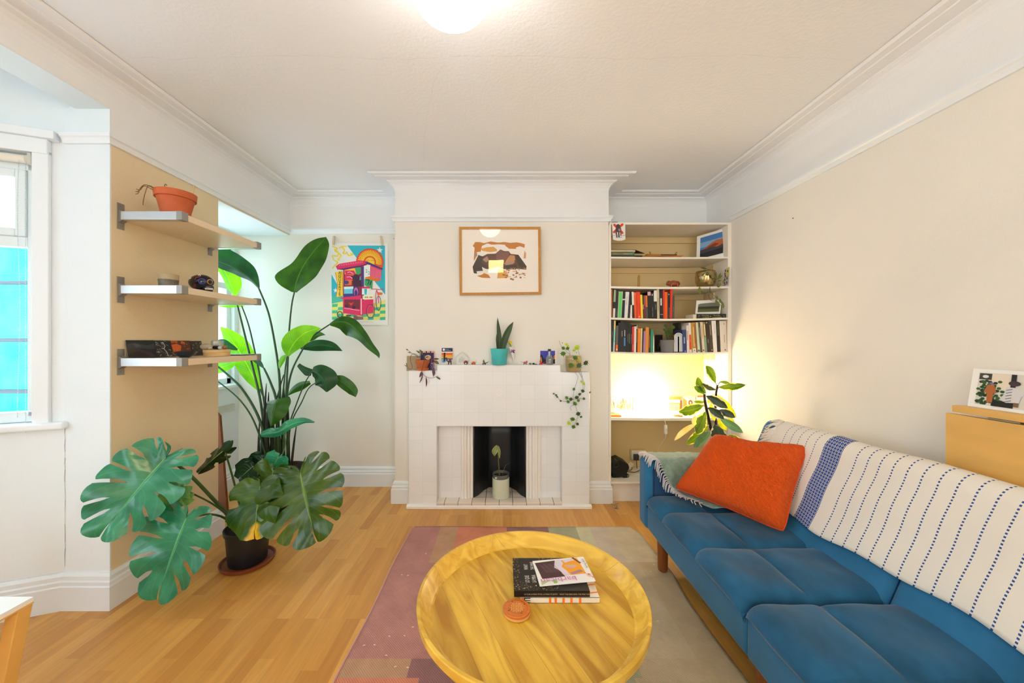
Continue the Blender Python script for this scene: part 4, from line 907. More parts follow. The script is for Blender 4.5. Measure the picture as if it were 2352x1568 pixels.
for x, y in ((.895, 2.048), (.93, 1.30), (1.42, 2.06), (1.42, 1.3), (.895, .32), (1.42, .32)):
    m = MB(); m.lathe([(.0235, .0098 if x < 1 else 0), (.026, .02), (.030, .188), (.030, .195)], (x, y, 0), 24); m.build('leg', M_wal, sofa, smooth=True)

# white throw over the back
LBS = sum((BS[i+1]-BS[i]).length for i in range(len(BS)-1))
cum = [0]
for i in range(len(BS)-1): cum.append(cum[-1]+(BS[i+1]-BS[i]).length)
def arc(s_):   # arclength (m) -> param
    s_ = max(0, min(LBS, s_))
    for i in range(len(cum)-1):
        if cum[i+1] >= s_: return (i+(s_-cum[i])/(cum[i+1]-cum[i]+1e-9))/(len(BS)-1)
    return 1
S0, S1 = .155, .82
def throw_mat():
    m = bpy.data.materials.new('white_blue_striped_cotton'); m.use_nodes = True; nt = m.node_tree; b = nt.nodes['Principled BSDF']; N = nt.nodes.new; L = nt.links.new
    uv = N('ShaderNodeUVMap'); uv.uv_map = 'uv'; sp = N('ShaderNodeSeparateXYZ'); L(uv.outputs[0], sp.inputs[0])
    def M(op, a, b_=None, c=None):
        n = N('ShaderNodeMath'); n.operation = op
        for i, q_ in enumerate((a, b_, c)):
            if q_ is None: continue
            if isinstance(q_, (int, float)): n.inputs[i].default_value = q_
            else: L(q_, n.inputs[i])
        return n.outputs[0]
    y = M('ADD', M('MULTIPLY', sp.outputs[0], 2.02-.20), .20); s_ = M('MULTIPLY', sp.outputs[1], S1-S0)
    def stripes(y0, pitch, w_): return M('LESS_THAN', M('ABSOLUTE', M('SUBTRACT', M('FRACT', M('ADD', M('DIVIDE', M('SUBTRACT', y, y0), pitch), 100.5)), .5)), w_/pitch)
    st1 = M('MULTIPLY', stripes(1.545, .0482, .0028), M('LESS_THAN', y, 1.57)); st2 = M('MULTIPLY', M('MULTIPLY', stripes(1.745, .0465, .002), M('GREATER_THAN', y, 1.72)), M('LESS_THAN', y, 1.95))
    dot = M('LESS_THAN', M('FRACT', M('DIVIDE', s_, .0115)), .5); mask = M('MULTIPLY', M('ADD', st1, st2), dot)
    d = M('ADD', M('ABSOLUTE', M('SUBTRACT', M('FRACT', M('DIVIDE', y, .0135)), .5)), M('ABSOLUTE', M('SUBTRACT', M('FRACT', M('DIVIDE', s_, .0135)), .5)))
    ring = M('MULTIPLY', M('GREATER_THAN', d, .27), M('LESS_THAN', d, .44)); blue = M('SUBTRACT', 1, ring)
    band = M('MULTIPLY', M('MULTIPLY', M('GREATER_THAN', y, 1.61), M('LESS_THAN', y, 1.70)), blue)
    tot = M('MINIMUM', M('ADD', mask, band), 1)
    mx = N('ShaderNodeMix'); mx.data_type = 'RGBA'; L(tot, mx.inputs[0]); mx.inputs[6].default_value = (*lin((226, 221, 212)), 1); mx.inputs[7].default_value = (*lin((52, 82, 148)), 1)
    L(mx.outputs[2], b.inputs['Base Color']); b.inputs['Roughness'].default_value = .9; b.inputs['Specular IOR Level'].default_value = .1
    wv = N('ShaderNodeTexNoise'); wv.inputs['Scale'].default_value = 260; L(uv.outputs[0], wv.inputs['Vector'])
    bp = N('ShaderNodeBump'); bp.inputs['Strength'].default_value = .3; bp.inputs['Distance'].default_value = .002; L(wv.outputs['Fac'], bp.inputs['Height']); L(bp.outputs[0], b.inputs['Normal']); return m
def thr(u, v):
    y = .20+(2.02-.20)*u; s_ = S0+(S1-S0)*v; s_ += (.012*math.sin(y*7)+.006*math.sin(y*19))*(1-v)
    p_ = backp(arc(s_), .013+.0025*math.sin(y*14+v*3)+.002*math.sin(v*22+y*5)+.003*(1-v)); return (p_.x, y, p_.y)
m = MB(); m.grid(thr, 170, 44)
tw_ = m.build('throw_blanket', throw_mat(), smooth=2, solid=.003, off=1); tag(tw_, 'white woven throw with blue dotted stripes and diamond band over the sofa back', 'blanket')
m = MB(); random.seed(5)
for k in range(46):
    v = .18+.45*k/46; s_ = S0+(S1-S0)*v; p_ = backp(arc(s_), .012); q_ = backp(arc(s_-random.uniform(.0, .03)), .014+random.uniform(0, .008)); r_ = backp(arc(s_-random.uniform(.015, .06)), .012+random.uniform(0, .006))
    m.tube([(p_.x, 2.012, p_.y), (q_.x, 2.04, q_.y), (r_.x, 2.074+random.uniform(-.012, .02), r_.y)], [.0055, .005, .0025], 6, smooth=3)
m.build('fringe', C3(226, 218, 206, .9), tw_, smooth=2)['kind'] = 'stuff'

# green throw on the far arm
GP = [(2.275, .30), (2.272, .45), (2.268, .575), (2.255, .602), (2.225, .607), (2.16, .607), (2.133, .603), (2.122, .585), (2.118, .48), (2.108, .435), (2.07, .424), (2.0, .428), (1.90, .424)]
GL = [.90, .89, .880, .876, .872, .880, .892, .905, .955, .985, 1.0, 1.02, 1.09]
gpts = curve([Vector((a_[0], a_[1], l_)) for a_, l_ in zip(GP, GL)], 5)[0]
def gth(u, v):
    k = v*(len(gpts)-1); i = min(int(k), len(gpts)-2); p_ = gpts[i].lerp(gpts[i+1], k-i)
    x = p_.z+(1.30-p_.z)*u; w_ = .004*math.sin(x*38+v*6)+.003*math.sin(x*71+v*11)
    return (x, p_.x-(w_ if .5 < v < .72 else 0), p_.y+abs(w_)*.8)
m = MB(); m.grid(gth, 50, 60)
M_gt = mat('sage_wool', (134, 158, 142), .95, spec=.1, sheen=.4, noise=(40, .16), bump=(240, .5))
gt_ = m.build('throw_blanket', M_gt, smooth=2, solid=.005, off=1); tag(gt_, 'sage green wool throw with pale fringe hanging over the far sofa arm', 'blanket')
m = MB(); random.seed(9)
for k in range(64):
    v = .27+.70*k/64; p_ = Vector(gth(0, v)); d_ = random.uniform(.035, .06)
    if v < .56: q_ = p_+Vector((-d_*.6, -.004, .002)); r_ = p_+Vector((-d_*random.uniform(.9, 1.15), -.02-.02*random.random(), -.02-.02*random.random() if p_.y < 2.16 else -.002))
    elif v < .78: q_ = p_+Vector((-d_*.35, -.012, .0)); r_ = p_+Vector((-d_*.55, -.018, -random.uniform(.035, .06)))
    else: q_ = p_+Vector((-d_*.5, -.01, .006)); r_ = p_+Vector((-d_*.75, -random.uniform(.01, .05), .004)) 
    if p_.y < 2.13: r_.z = max(r_.z, .423)
    m.tube([p_+Vector((.006, 0, .002)), q_, r_], [.0036, .0033, .002], 6, smooth=3)
m.build('fringe', C3(196, 192, 194, .9), gt_, smooth=2)['kind'] = 'stuff'

# orange cushion
BLc, BRc, TRc, TLc = Vector((.970, 2.085, .452)), Vector((1.268, 1.640, .424)), Vector((1.500, 1.79, .780)), Vector((1.205, 2.085, .765))
nrm = (BRc-BLc).cross(TLc-BLc).normalized()
if nrm.y > 0: nrm = -nrm
def cush(side):
    def f(u, v):
        # pinched corners: edges bow inwards
        uu = u*2-1; vv = v*2-1; bu = .055*(1-vv*vv)*uu; bv = .055*(1-uu*uu)*vv
        rc = 1-.05*(uu*uu*vv*vv)**3; bv += .05*math.exp(-((uu+.05)/.35)**2)*max(0, vv)**3
        u2 = (uu*rc-bu+1)/2; v2 = (vv*rc-bv+1)/2
        p_ = BLc*(1-u2)*(1-v2)+BRc*u2*(1-v2)+TRc*u2*v2+TLc*(1-u2)*v2
        th = .088*(max(0, (1-uu**4)*(1-vv**4)))**.55*(1-.12*math.exp(-((uu-.55)**2+(vv-.9)**2)/.06))
        wr = .004*math.sin(9*uu+7*vv)*(1-uu**2)*(1-vv**2)+.007*math.exp(-((uu*.8+vv-1.15)/.06)**2)-.009*math.exp(-((uu*1.2-vv+.35)/.07)**2)*max(0, vv)
        return p_+nrm*(th+(wr if side > 0 else 0))*side*(1 if side > 0 else .65)
    return f
def cushion_mat():
    m = bpy.data.materials.new('orange_textured_cotton'); m.use_nodes = True; nt = m.node_tree; b = nt.nodes['Principled BSDF']; N = nt.nodes.new; L = nt.links.new
    b.inputs['Base Color'].default_value = (*lin((238, 88, 10)), 1); b.inputs['Roughness'].default_value = .85; b.inputs['Specular IOR Level'].default_value = .15; b.inputs['Sheen Weight'].default_value = .05
    uv = N('ShaderNodeUVMap'); uv.uv_map = 'uv'; mp = N('ShaderNodeMapping'); mp.inputs['Scale'].default_value = (3, 3, 1); L(uv.outputs[0], mp.inputs[0])
    # leaf-like herringbone cells
    vo = N('ShaderNodeTexVoronoi'); vo.inputs['Scale'].default_value = 1.3; L(mp.outputs[0], vo.inputs['Vector'])
    wv = N('ShaderNodeTexWave'); wv.inputs['Scale'].default_value = 13; wv.inputs['Distortion'].default_value = 1.2; wv.bands_direction = 'DIAGONAL'; wv.inputs['Detail'].default_value = 1
    sc_ = N('ShaderNodeVectorMath'); sc_.operation = 'ADD'; L(mp.outputs[0], sc_.inputs[0]); L(vo.outputs['Color'], sc_.inputs[1]); L(sc_.outputs[0], wv.inputs['Vector'])
    bp = N('ShaderNodeBump'); bp.inputs['Strength'].default_value = .8; bp.inputs['Distance'].default_value = .006; L(wv.outputs['Fac'], bp.inputs['Height']); L(bp.outputs[0], b.inputs['Normal']); return m
cu = thing('cushion', 'square bright orange cushion with leaf-pattern relief leaning in the sofa corner', 'cushion', (1.1, 1.85, .43))
M_cu = cushion_mat()
m = MB(); m.grid(cush(1), 48, 48); m.build('front_cover', M_cu, cu, smooth=2)
m = MB(); m.grid(cush(-1), 32, 32); m.build('back_cover', M_cu, cu, smooth=2)
g1 = cush(1); ring = [g1(k/24, 0) for k in range(24)]+[g1(1, k/24) for k in range(24)]+[g1(1-k/24, 1) for k in range(24)]+[g1(0, 1-k/24) for k in range(25)]
m = MB(); m.tube(ring, .003, 6); m.build('seam', mat('orange_seam', (206, 60, 14), .8), cu, smooth=2)

# ============================================================ WALL TABLE, LEFT TABLE
M_birch = mat('birch_veneer', (222, 176, 96), .4, noise=(5, .09, (1, 1, 3)), bump=(30, .03))
dl = thing('wall_table', 'birch drop-leaf table fixed to the right wall with its leaf folded down', 'table', (1.75, 1.0, .45))
m = MB(); m.box(1.668, 1.818, .45, 1.359, 1.028, 1.052); m.build('top', M_birch, dl, bevel=.001)
m = MB(); m.box(1.668, 1.688, .44, 1.378, .45, 1.020); m.build('folded_leaf', M_birch, dl, bevel=.001)
for y in (1.22, .95, .6):
    m = MB(); m.box(1.676, 1.684, y-.04, y+.04, 1.0195, 1.0285); m.tube([(1.672, y-.04, 1.024), (1.672, y+.04, 1.024)], .0035, 8); m.build('hinge', mat('brass_hinge', (170, 160, 140), .3, metal=.8), dl)
m = MB(); m.box(1.79, 1.818, .5, 1.30, .5, 1.028); m.build('wall_plate', M_birch, dl)
def art_people(a):
    a.rect((214, 210, 200), .09, .09, 1, .92); a.rect((226, 214, 196), .14, .1, .48, .5); a.rect((60, 60, 62), .10, .11, .26, .27); a.disc((220, 220, 215), .18, .19, .04)
    random.seed(4)
    for k in range(60): u, v = random.uniform(.1, .42), random.uniform(.3, .88); a.disc(random.choice([(30, 70, 36), (52, 96, 50), (24, 50, 28)]), u, v, .03, 1.2, 6)
    a.rect((20, 20, 24), .50, .1, .56, .92); a.rect((20, 20, 24), .30, .78, .52, .92)
    a.disc((120, 100, 140), .27, .36, .03); a.poly((170, 96, 46), [(.23, .4), (.31, .4), (.35, .58), (.31, .62), (.31, .84), (.24, .84), (.23, .62), (.19, .58)])
    a.disc((60, 44, 54), .545, .32, .07, .9); a.poly((206, 206, 210), [(.46, .42), (.64, .42), (.70, .6), (.64, .62), (.62, .78), (.47, .8), (.40, .72), (.44, .6)]); a.rect((120, 88, 60), .56, .78, .62, .88)
    for k in range(5): a.line((30, 30, 34), [(.46, .5+.07*k), (.53, .46+.07*k)], .012)
    a.disc((130, 120, 130), .80, .36, .04); a.poly((50, 28, 50), [(.75, .42), (.87, .42), (.88, .62), (.85, .84), (.75, .84), (.74, .6), (.68, .62)]); a.rect((14, 14, 18), .88, .64, 1, .78); a.rect((40, 50, 96), .95, .12, 1, .6)
    for k in range(4): a.rect((30, 30, 30), .78+.05*k, .82, .80+.05*k, .92)
tl = P(2236, 846, 1.362); bl = P(2222, 936, 1.338)+Vector((0, 0, 0)); bl.z = 1.053
d_ = Vector((-.004, -.215, 0)); frame_on('picture_print', 'white-bordered print of three costumed figures on the wall table', 'picture', tl, tl+d_, bl, bl+d_, None, 0, art_people, .006)
st = thing('side_table', 'white-topped side table with splayed wooden legs at the lower left corner', 'table', (-1.82, .98, 0))
m = MB(); m.box(-2.10, -1.545, .74, 1.204, .4335, .449); m.build('top', mat('white_laminate', (240, 240, 240), .35), st)
m = MB(); m.box(-2.099, -1.5445, .741, 1.2045, .428, .4335); m.build('edge_band', M_birch, st)
for x, y, sx_, sy_ in ((-1.60, 1.15, 1, 1), (-1.60, .79, 1, -1), (-2.04, 1.15, -1, 1), (-2.04, .79, -1, -1)):
    m = MB(); m.obox((x+sx_*.015, y+sy_*.015, .214), (.019, 0, 0), (0, .019, 0), (sx_*.02, sy_*.02, .214)); m.build('leg', M_birch, st, bevel=.002)
# ============================================================ PLANTS
def leaf_mat(name, dark, light, rough=.32, tl=.3, ribs=24, rib_amt=.12, edge=None, patch=None, tcol=None):
    """green leaf: uv.x along the midrib, uv.y across (0.5 = midrib)"""
    if name in MATS: return MATS[name]
    m = bpy.data.materials.new(name); m.use_nodes = True; nt = m.node_tree; b = nt.nodes['Principled BSDF']; N = nt.nodes.new; L = nt.links.new
    out = [n for n in nt.nodes if n.type == 'OUTPUT_MATERIAL'][0]
    uv = N('ShaderNodeUVMap'); uv.uv_map = 'uv'; sp = N('ShaderNodeSeparateXYZ'); L(uv.outputs[0], sp.inputs[0])
    def M(op, a, b_=None):
        n = N('ShaderNodeMath'); n.operation = op
        for i, q in enumerate((a, b_)):
            if q is None: continue
            if isinstance(q, (int, float)): n.inputs[i].default_value = q
            else: L(q, n.inputs[i])
        return n.outputs[0]
    ac = M('MULTIPLY', M('ABSOLUTE', M('SUBTRACT', sp.outputs[1], .5)), 2)
    g = N('ShaderNodeTexCoord'); n = N('ShaderNodeTexNoise'); n.inputs['Scale'].default_value = 9; n.inputs['Detail'].default_value = 4; L(g.outputs['Object'], n.inputs['Vector'])
    mx = N('ShaderNodeMix'); mx.data_type = 'RGBA'; mx.inputs[6].default_value = (*lin(dark), 1); mx.inputs[7].default_value = (*lin(light), 1)
    r = N('ShaderNodeMapRange'); r.inputs[1].default_value = .35; r.inputs[2].default_value = .68; L(n.outputs['Fac'], r.inputs[0]); L(r.outputs[0], mx.inputs[0]); c = mx.outputs[2]
    ph = M('SUBTRACT', M('MULTIPLY', sp.outputs[0], ribs), M('MULTIPLY', ac, ribs*.16)); rib = M('ABSOLUTE', M('SUBTRACT', M('FRACT', ph), .5))
    ribm = M('MAXIMUM', M('MULTIPLY', M('GREATER_THAN', rib, .44), rib_amt), M('MULTIPLY', M('LESS_THAN', ac, .035), .5))
    mx2 = N('ShaderNodeMix'); mx2.data_type = 'RGBA'; L(ribm, mx2.inputs[0]); L(c, mx2.inputs[6]); mx2.inputs[7].default_value = (*lin(tuple(min(255, int(v*1.15+34)) for v in light)), 1); c = mx2.outputs[2]
    if edge:   # irregular pale margin (variegation)
        n2 = N('ShaderNodeTexNoise'); n2.inputs['Scale'].default_value = 22; n2.inputs['Detail'].default_value = 3; L(g.outputs['Object'], n2.inputs['Vector'])
        e = M('GREATER_THAN', M('ADD', ac, M('MULTIPLY', M('SUBTRACT', n2.outputs['Fac'], .5), 1.5)), .80)
        mx3 = N('ShaderNodeMix'); mx3.data_type = 'RGBA'; L(e, mx3.inputs[0]); L(c, mx3.inputs[6]); mx3.inputs[7].default_value = (*lin(edge), 1); c = mx3.outputs[2]
    if patch:  # yellowed tip
        e = N('ShaderNodeMapRange'); e.inputs[1].default_value = patch[1]; e.inputs[2].default_value = patch[1]+.06; L(M('ADD', sp.outputs[0], M('MULTIPLY', n.outputs['Fac'], .2)), e.inputs[0])
        mx3 = N('ShaderNodeMix'); mx3.data_type = 'RGBA'; L(e.outputs[0], mx3.inputs[0]); L(c, mx3.inputs[6]); mx3.inputs[7].default_value = (*lin(patch[0]), 1); c = mx3.outputs[2]
    L(c, b.inputs['Base Color']); b.inputs['Roughness'].default_value = rough; b.inputs['Specular IOR Level'].default_value = .5
    bp = N('ShaderNodeBump'); bp.inputs['Strength'].default_value = .35; bp.inputs['Distance'].default_value = .003; L(M('SUBTRACT', .5, rib), bp.inputs['Height']); L(bp.outputs[0], b.inputs['Normal'])
    t = N('ShaderNodeBsdfTranslucent'); 
    hs = N('ShaderNodeHueSaturation'); hs.inputs['Saturation'].default_value = 1.25; hs.inputs['Value'].default_value = 1.9; hs.inputs['Hue'].default_value = .48; L(c, hs.inputs['Color']); L(hs.outputs[0], t.inputs[0])
    ms = N('ShaderNodeMixShader'); ms.inputs[0].default_value = tl; L(b.outputs[0], ms.inputs[1]); L(t.outputs[0], ms.inputs[2]); L(ms.outputs[0], out.inputs['Surface'])
    MATS[name] = m; return m
def strip_leaf(parent, mid, wl, wr, mt, fold=.25, wave=.0, k=6, nv=4, name='leaf', curl=0):
    """leaf blade: midrib points (px,py,depth) with half-widths in px to either side"""
    mp = [P(*q) for q in mid]; Ys = [q[2] for q in mid]
    cl, _ = curve([Vector((a, b_, y)) for a, b_, y in zip(wl, wr, Ys)], k); mpc, _ = curve(mp, k); n = len(mpc)
    m = MB()
    def f(u, v):
        x = u*(n-1); i = min(int(x), n-2); t = x-i; p = mpc[i].lerp(mpc[i+1], t); w = cl[i].lerp(cl[i+1], t)
        d = mpc[i+1]-mpc[i]; d = Vector((d.x, 0, d.z)); d = d.normalized() if d.length > 1e-7 else Vector((0, 0, 1)); side = Vector((-d.z, 0, d.x))
        s = v*2-1; wid = (max(0, w.x) if s < 0 else max(0, w.y))*w.z/F; off = -s*wid
        yy = fold*abs(off)+wave*wid*math.sin(u*19+s*2)*abs(s)-curl*off*abs(off)*8
        return p+side*off+Vector((0, yy, 0))
    m.grid(f, n-1, nv*2)
    return m.build(name, mt, parent, smooth=2)
def stem(parent, pts, r, mt, name='stem', n=8):
    m = MB(); m.tube([P(*q) for q in pts], [r*(1.25-.5*i/(len(pts)-1)) for i in range(len(pts))] if not isinstance(r, list) else r, n, smooth=5); return m.build(name, mt, parent, smooth=2)
MG = mat('deep_green_stem', (38, 76, 38), .45, noise=(10, .2)); MGd = mat('dark_sheath_stem', (24, 36, 20), .5, noise=(10, .3, (4, 4, 1)))
M_soil = mat('dark_soil', (34, 26, 20), 1, noise=(60, .5), bump=(90, .9))

# ---- giant bird of paradise in the alcove
bop = thing('bird_of_paradise', 'tall bird of paradise plant with large paddle leaves in the left alcove', 'plant', (-1.70, 2.86, 0))
m = MB(); m.lathe([(.125, .012), (.135, .02), (.155, .26), (.165, .27), (.165, .30), (.155, .30), (.15, .27), (.001, .262)], (-1.70, 2.86, 0), 40, cap=(True, False)); m.build('pot', mat('brown_glazed_pot', (66, 44, 34), .35), bop, smooth=True)
m = MB(); m.lathe([(.001, .27), (.1, .274), (.152, .268)], (-1.70, 2.86, 0), 24, cap=(False, False)); m.build('soil', M_soil, bop)
m = MB(); m.lathe([(.12, 0), (.175, .004), (.185, .03), (.178, .03), (.17, .01), (.12, .011)], (-1.70, 2.86, 0), 40, cap=(True, True)); m.build('saucer', mat('brown_saucer', (96, 58, 40), .4), bop, smooth=True)
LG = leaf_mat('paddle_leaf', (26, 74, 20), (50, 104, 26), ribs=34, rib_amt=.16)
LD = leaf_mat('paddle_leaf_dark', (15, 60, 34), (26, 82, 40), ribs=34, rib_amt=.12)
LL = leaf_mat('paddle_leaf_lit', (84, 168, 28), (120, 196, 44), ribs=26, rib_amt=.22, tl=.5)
S = lambda *a, **k: strip_leaf(bop, *a, **k)
# big upright paddle
S([(676, 671, 2.86), (681, 648, 2.87), (694, 615, 2.89), (717, 581, 2.92), (739, 556, 2.95), (749, 544, 2.97)], [6, 48, 24, 22, 14, 0], [6, 27, 42, 38, 22, 0], LG, fold=-.15, wave=.04)
stem(bop, [(645, 1050, 2.86), (655, 930, 2.86), (661, 830, 2.86), (664, 760, 2.86), (670, 700, 2.86), (676, 671, 2.86)], .007, MG)
# top left leaf seen from the side, drooping
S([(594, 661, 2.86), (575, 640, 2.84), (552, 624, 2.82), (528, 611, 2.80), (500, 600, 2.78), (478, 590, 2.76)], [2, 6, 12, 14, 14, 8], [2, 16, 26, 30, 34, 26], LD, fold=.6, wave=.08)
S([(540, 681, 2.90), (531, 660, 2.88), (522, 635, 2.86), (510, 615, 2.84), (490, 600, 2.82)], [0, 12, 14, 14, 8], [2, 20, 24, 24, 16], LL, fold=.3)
stem(bop, [(630, 1050, 2.85), (641, 930, 2.85), (642, 870, 2.85), (633, 800, 2.85), (617, 720, 2.86), (594, 661, 2.86)], .0085, MG)
# leaf behind the middle shelf
S([(560, 703, 2.95), (540, 700, 2.93), (520, 698, 2.91), (498, 694, 2.90)], [1, 5, 8, 8], [1, 4, 7, 8], LL, fold=.6)
stem(bop, [(620, 1050, 2.9), (606, 920, 2.9), (590, 830, 2.9), (572, 750, 2.9), (555, 702, 2.9)], .006, MG)
stem(bop, [(612, 1050, 2.88), (600, 930, 2.88), (577, 830, 2.88), (560, 760, 2.88), (545, 700, 2.88)], .008, MG)
# big bright back-lit leaf under the middle shelf
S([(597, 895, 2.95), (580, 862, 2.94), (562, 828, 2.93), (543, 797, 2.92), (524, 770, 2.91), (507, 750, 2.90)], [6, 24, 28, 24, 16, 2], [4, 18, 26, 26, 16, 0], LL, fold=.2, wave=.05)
stem(bop, [(626, 1050, 2.92), (620, 980, 2.93), (612, 930, 2.94), (597, 893, 2.95)], .008, MG)
S([(545, 803, 2.84), (530, 796, 2.83), (512, 793, 2.82), (498, 794, 2.82)], [2, 8, 12, 12], [2, 6, 14, 14], LD, fold=.3)
S([(548, 826, 2.9), (530, 836, 2.9), (512, 842, 2.9), (495, 846, 2.9)], [1, 8, 12, 12], [1, 5, 10, 12], LL, fold=.3)
# small folded leaf right of the shelf end
S([(606, 846, 2.84), (598, 835, 2.84), (586, 827, 2.84), (573, 823, 2.84)], [1, 7, 6, 0], [1, 4, 7, 0], LD, fold=.4)
stem(bop, [(640, 1050, 2.83), (636, 930, 2.83), (622, 880, 2.84), (606, 845, 2.84)], .009, MG)
# bright leaf right of centre
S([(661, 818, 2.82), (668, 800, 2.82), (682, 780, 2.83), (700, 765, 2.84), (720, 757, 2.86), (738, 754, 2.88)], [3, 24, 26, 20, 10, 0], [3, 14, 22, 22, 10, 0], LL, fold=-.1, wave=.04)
stem(bop, [(650, 1050, 2.83), (656, 950, 2.83), (659, 870, 2.82), (661, 818, 2.82)], .008, MG)
# leaves behind it
S([(690, 800, 2.98), (715, 795, 2.99), (740, 792, 3.0), (764, 797, 3.0), (787, 806, 3.0)], [2, 12, 12, 10, 0], [2, 11, 14, 9, 0], LD, fold=.35)
S([(700, 785, 3.02), (716, 774, 3.02), (732, 769, 3.02), (748, 769, 3.02)], [2, 9, 8, 0], [2, 8, 4, 0], LG, fold=.2)
S([(642, 846, 2.80), (645, 833, 2.80), (651, 822, 2.80), (656, 815, 2.80)], [2, 7, 7, 1], [1, 5, 5, 1], LL)
# long arching leaf over the poster corner
S([(757, 745, 2.98), (782, 738, 2.98), (806, 746, 2.97), (828, 768, 2.95), (848, 793, 2.93), (866, 812, 2.92), (871, 823, 2.92)], [2, 12, 15, 12, 9, 5, 0], [3, 22, 30, 16, 10, 5, 0], LG, fold=.5, wave=.1)
stem(bop, [(652, 1050, 2.86), (657, 930, 2.87), (668, 860, 2.88), (688, 815, 2.91), (715, 775, 2.95), (757, 745, 2.98)], .007, MG)
# lower right curling pair
S([(716, 853, 2.78), (728, 856, 2.77), (740, 868, 2.76), (747, 882, 2.76), (750, 900, 2.77)], [10, 20, 26, 24, 2], [12, 22, 30, 26, 2], LD, fold=.55, wave=.06)
S([(716, 856, 2.80), (704, 850, 2.80), (693, 845, 2.80), (684, 838, 2.80)], [8, 14, 8, 4], [8, 6, 6, 5], LD, fold=.4)
S([(764, 866, 2.84), (780, 874, 2.84), (797, 886, 2.84), (811, 900, 2.85), (817, 912, 2.85)], [4, 13, 14, 11, 0], [3, 13, 14, 11, 0], LG, fold=.3, wave=.05)
stem(bop, [(660, 1050, 2.84), (664, 980, 2.83), (680, 930, 2.81), (700, 880, 2.79), (716, 854, 2.78)], .005, MG)
stem(bop, [(662, 1050, 2.86), (668, 975, 2.86), (692, 925, 2.85), (715, 885, 2.84), (764, 866, 2.84)], .0045, MG)
S([(661, 908, 2.95), (673, 896, 2.95), (690, 886, 2.95), (712, 878, 2.95)], [2, 7, 9, 4], [1, 7, 10, 4], LG, fold=.4)
# front heart-shaped leaf
S([(634, 917, 2.72), (632, 928, 2.70), (629, 945, 2.69), (625, 963, 2.69), (622, 979, 2.70)], [27, 30, 26, 16, 0], [24, 24, 20, 12, 0], LG, fold=.3, wave=.06)
# left arching stems reaching behind the pier
stem(bop, [(618, 1050, 2.84), (608, 1000, 2.84), (588, 945, 2.84), (556, 893, 2.84), (525, 862, 2.84), (496, 838, 2.84)], .009, MG)
stem(bop, [(612, 1050, 2.82), (600, 1010, 2.82), (577, 955, 2.82), (545, 912, 2.82), (496, 872, 2.82)], .006, MG)
stem(bop, [(647, 1050, 2.84), (640, 960, 2.84), (650, 900, 2.84), (656, 840, 2.85), (662, 800, 2.86)], .006, MG)
stem(bop, [(636, 1050, 2.86), (628, 960, 2.86), (640, 900, 2.87), (652, 860, 2.87)], .006, MG)
for x0, x1, y1, r_, d in ((600, 612, 880, .017, 2.86), (612, 617, 900, .019, 2.84), (624, 628, 930, .018, 2.87), (637, 636, 935, .018, 2.83), (650, 652, 880, .018, 2.86), (662, 661, 905, .015, 2.85), (670, 682, 970, .010, 2.83), (593, 596, 960, .010, 2.86)):
    stem(bop, [(x0+(1120-1050)*0, 1062, d), ((x0+x1)/2, (1050+y1)/2, d), (x1, y1, d)], [r_, r_*.75, r_*.12], MGd, name='leaf_sheath')

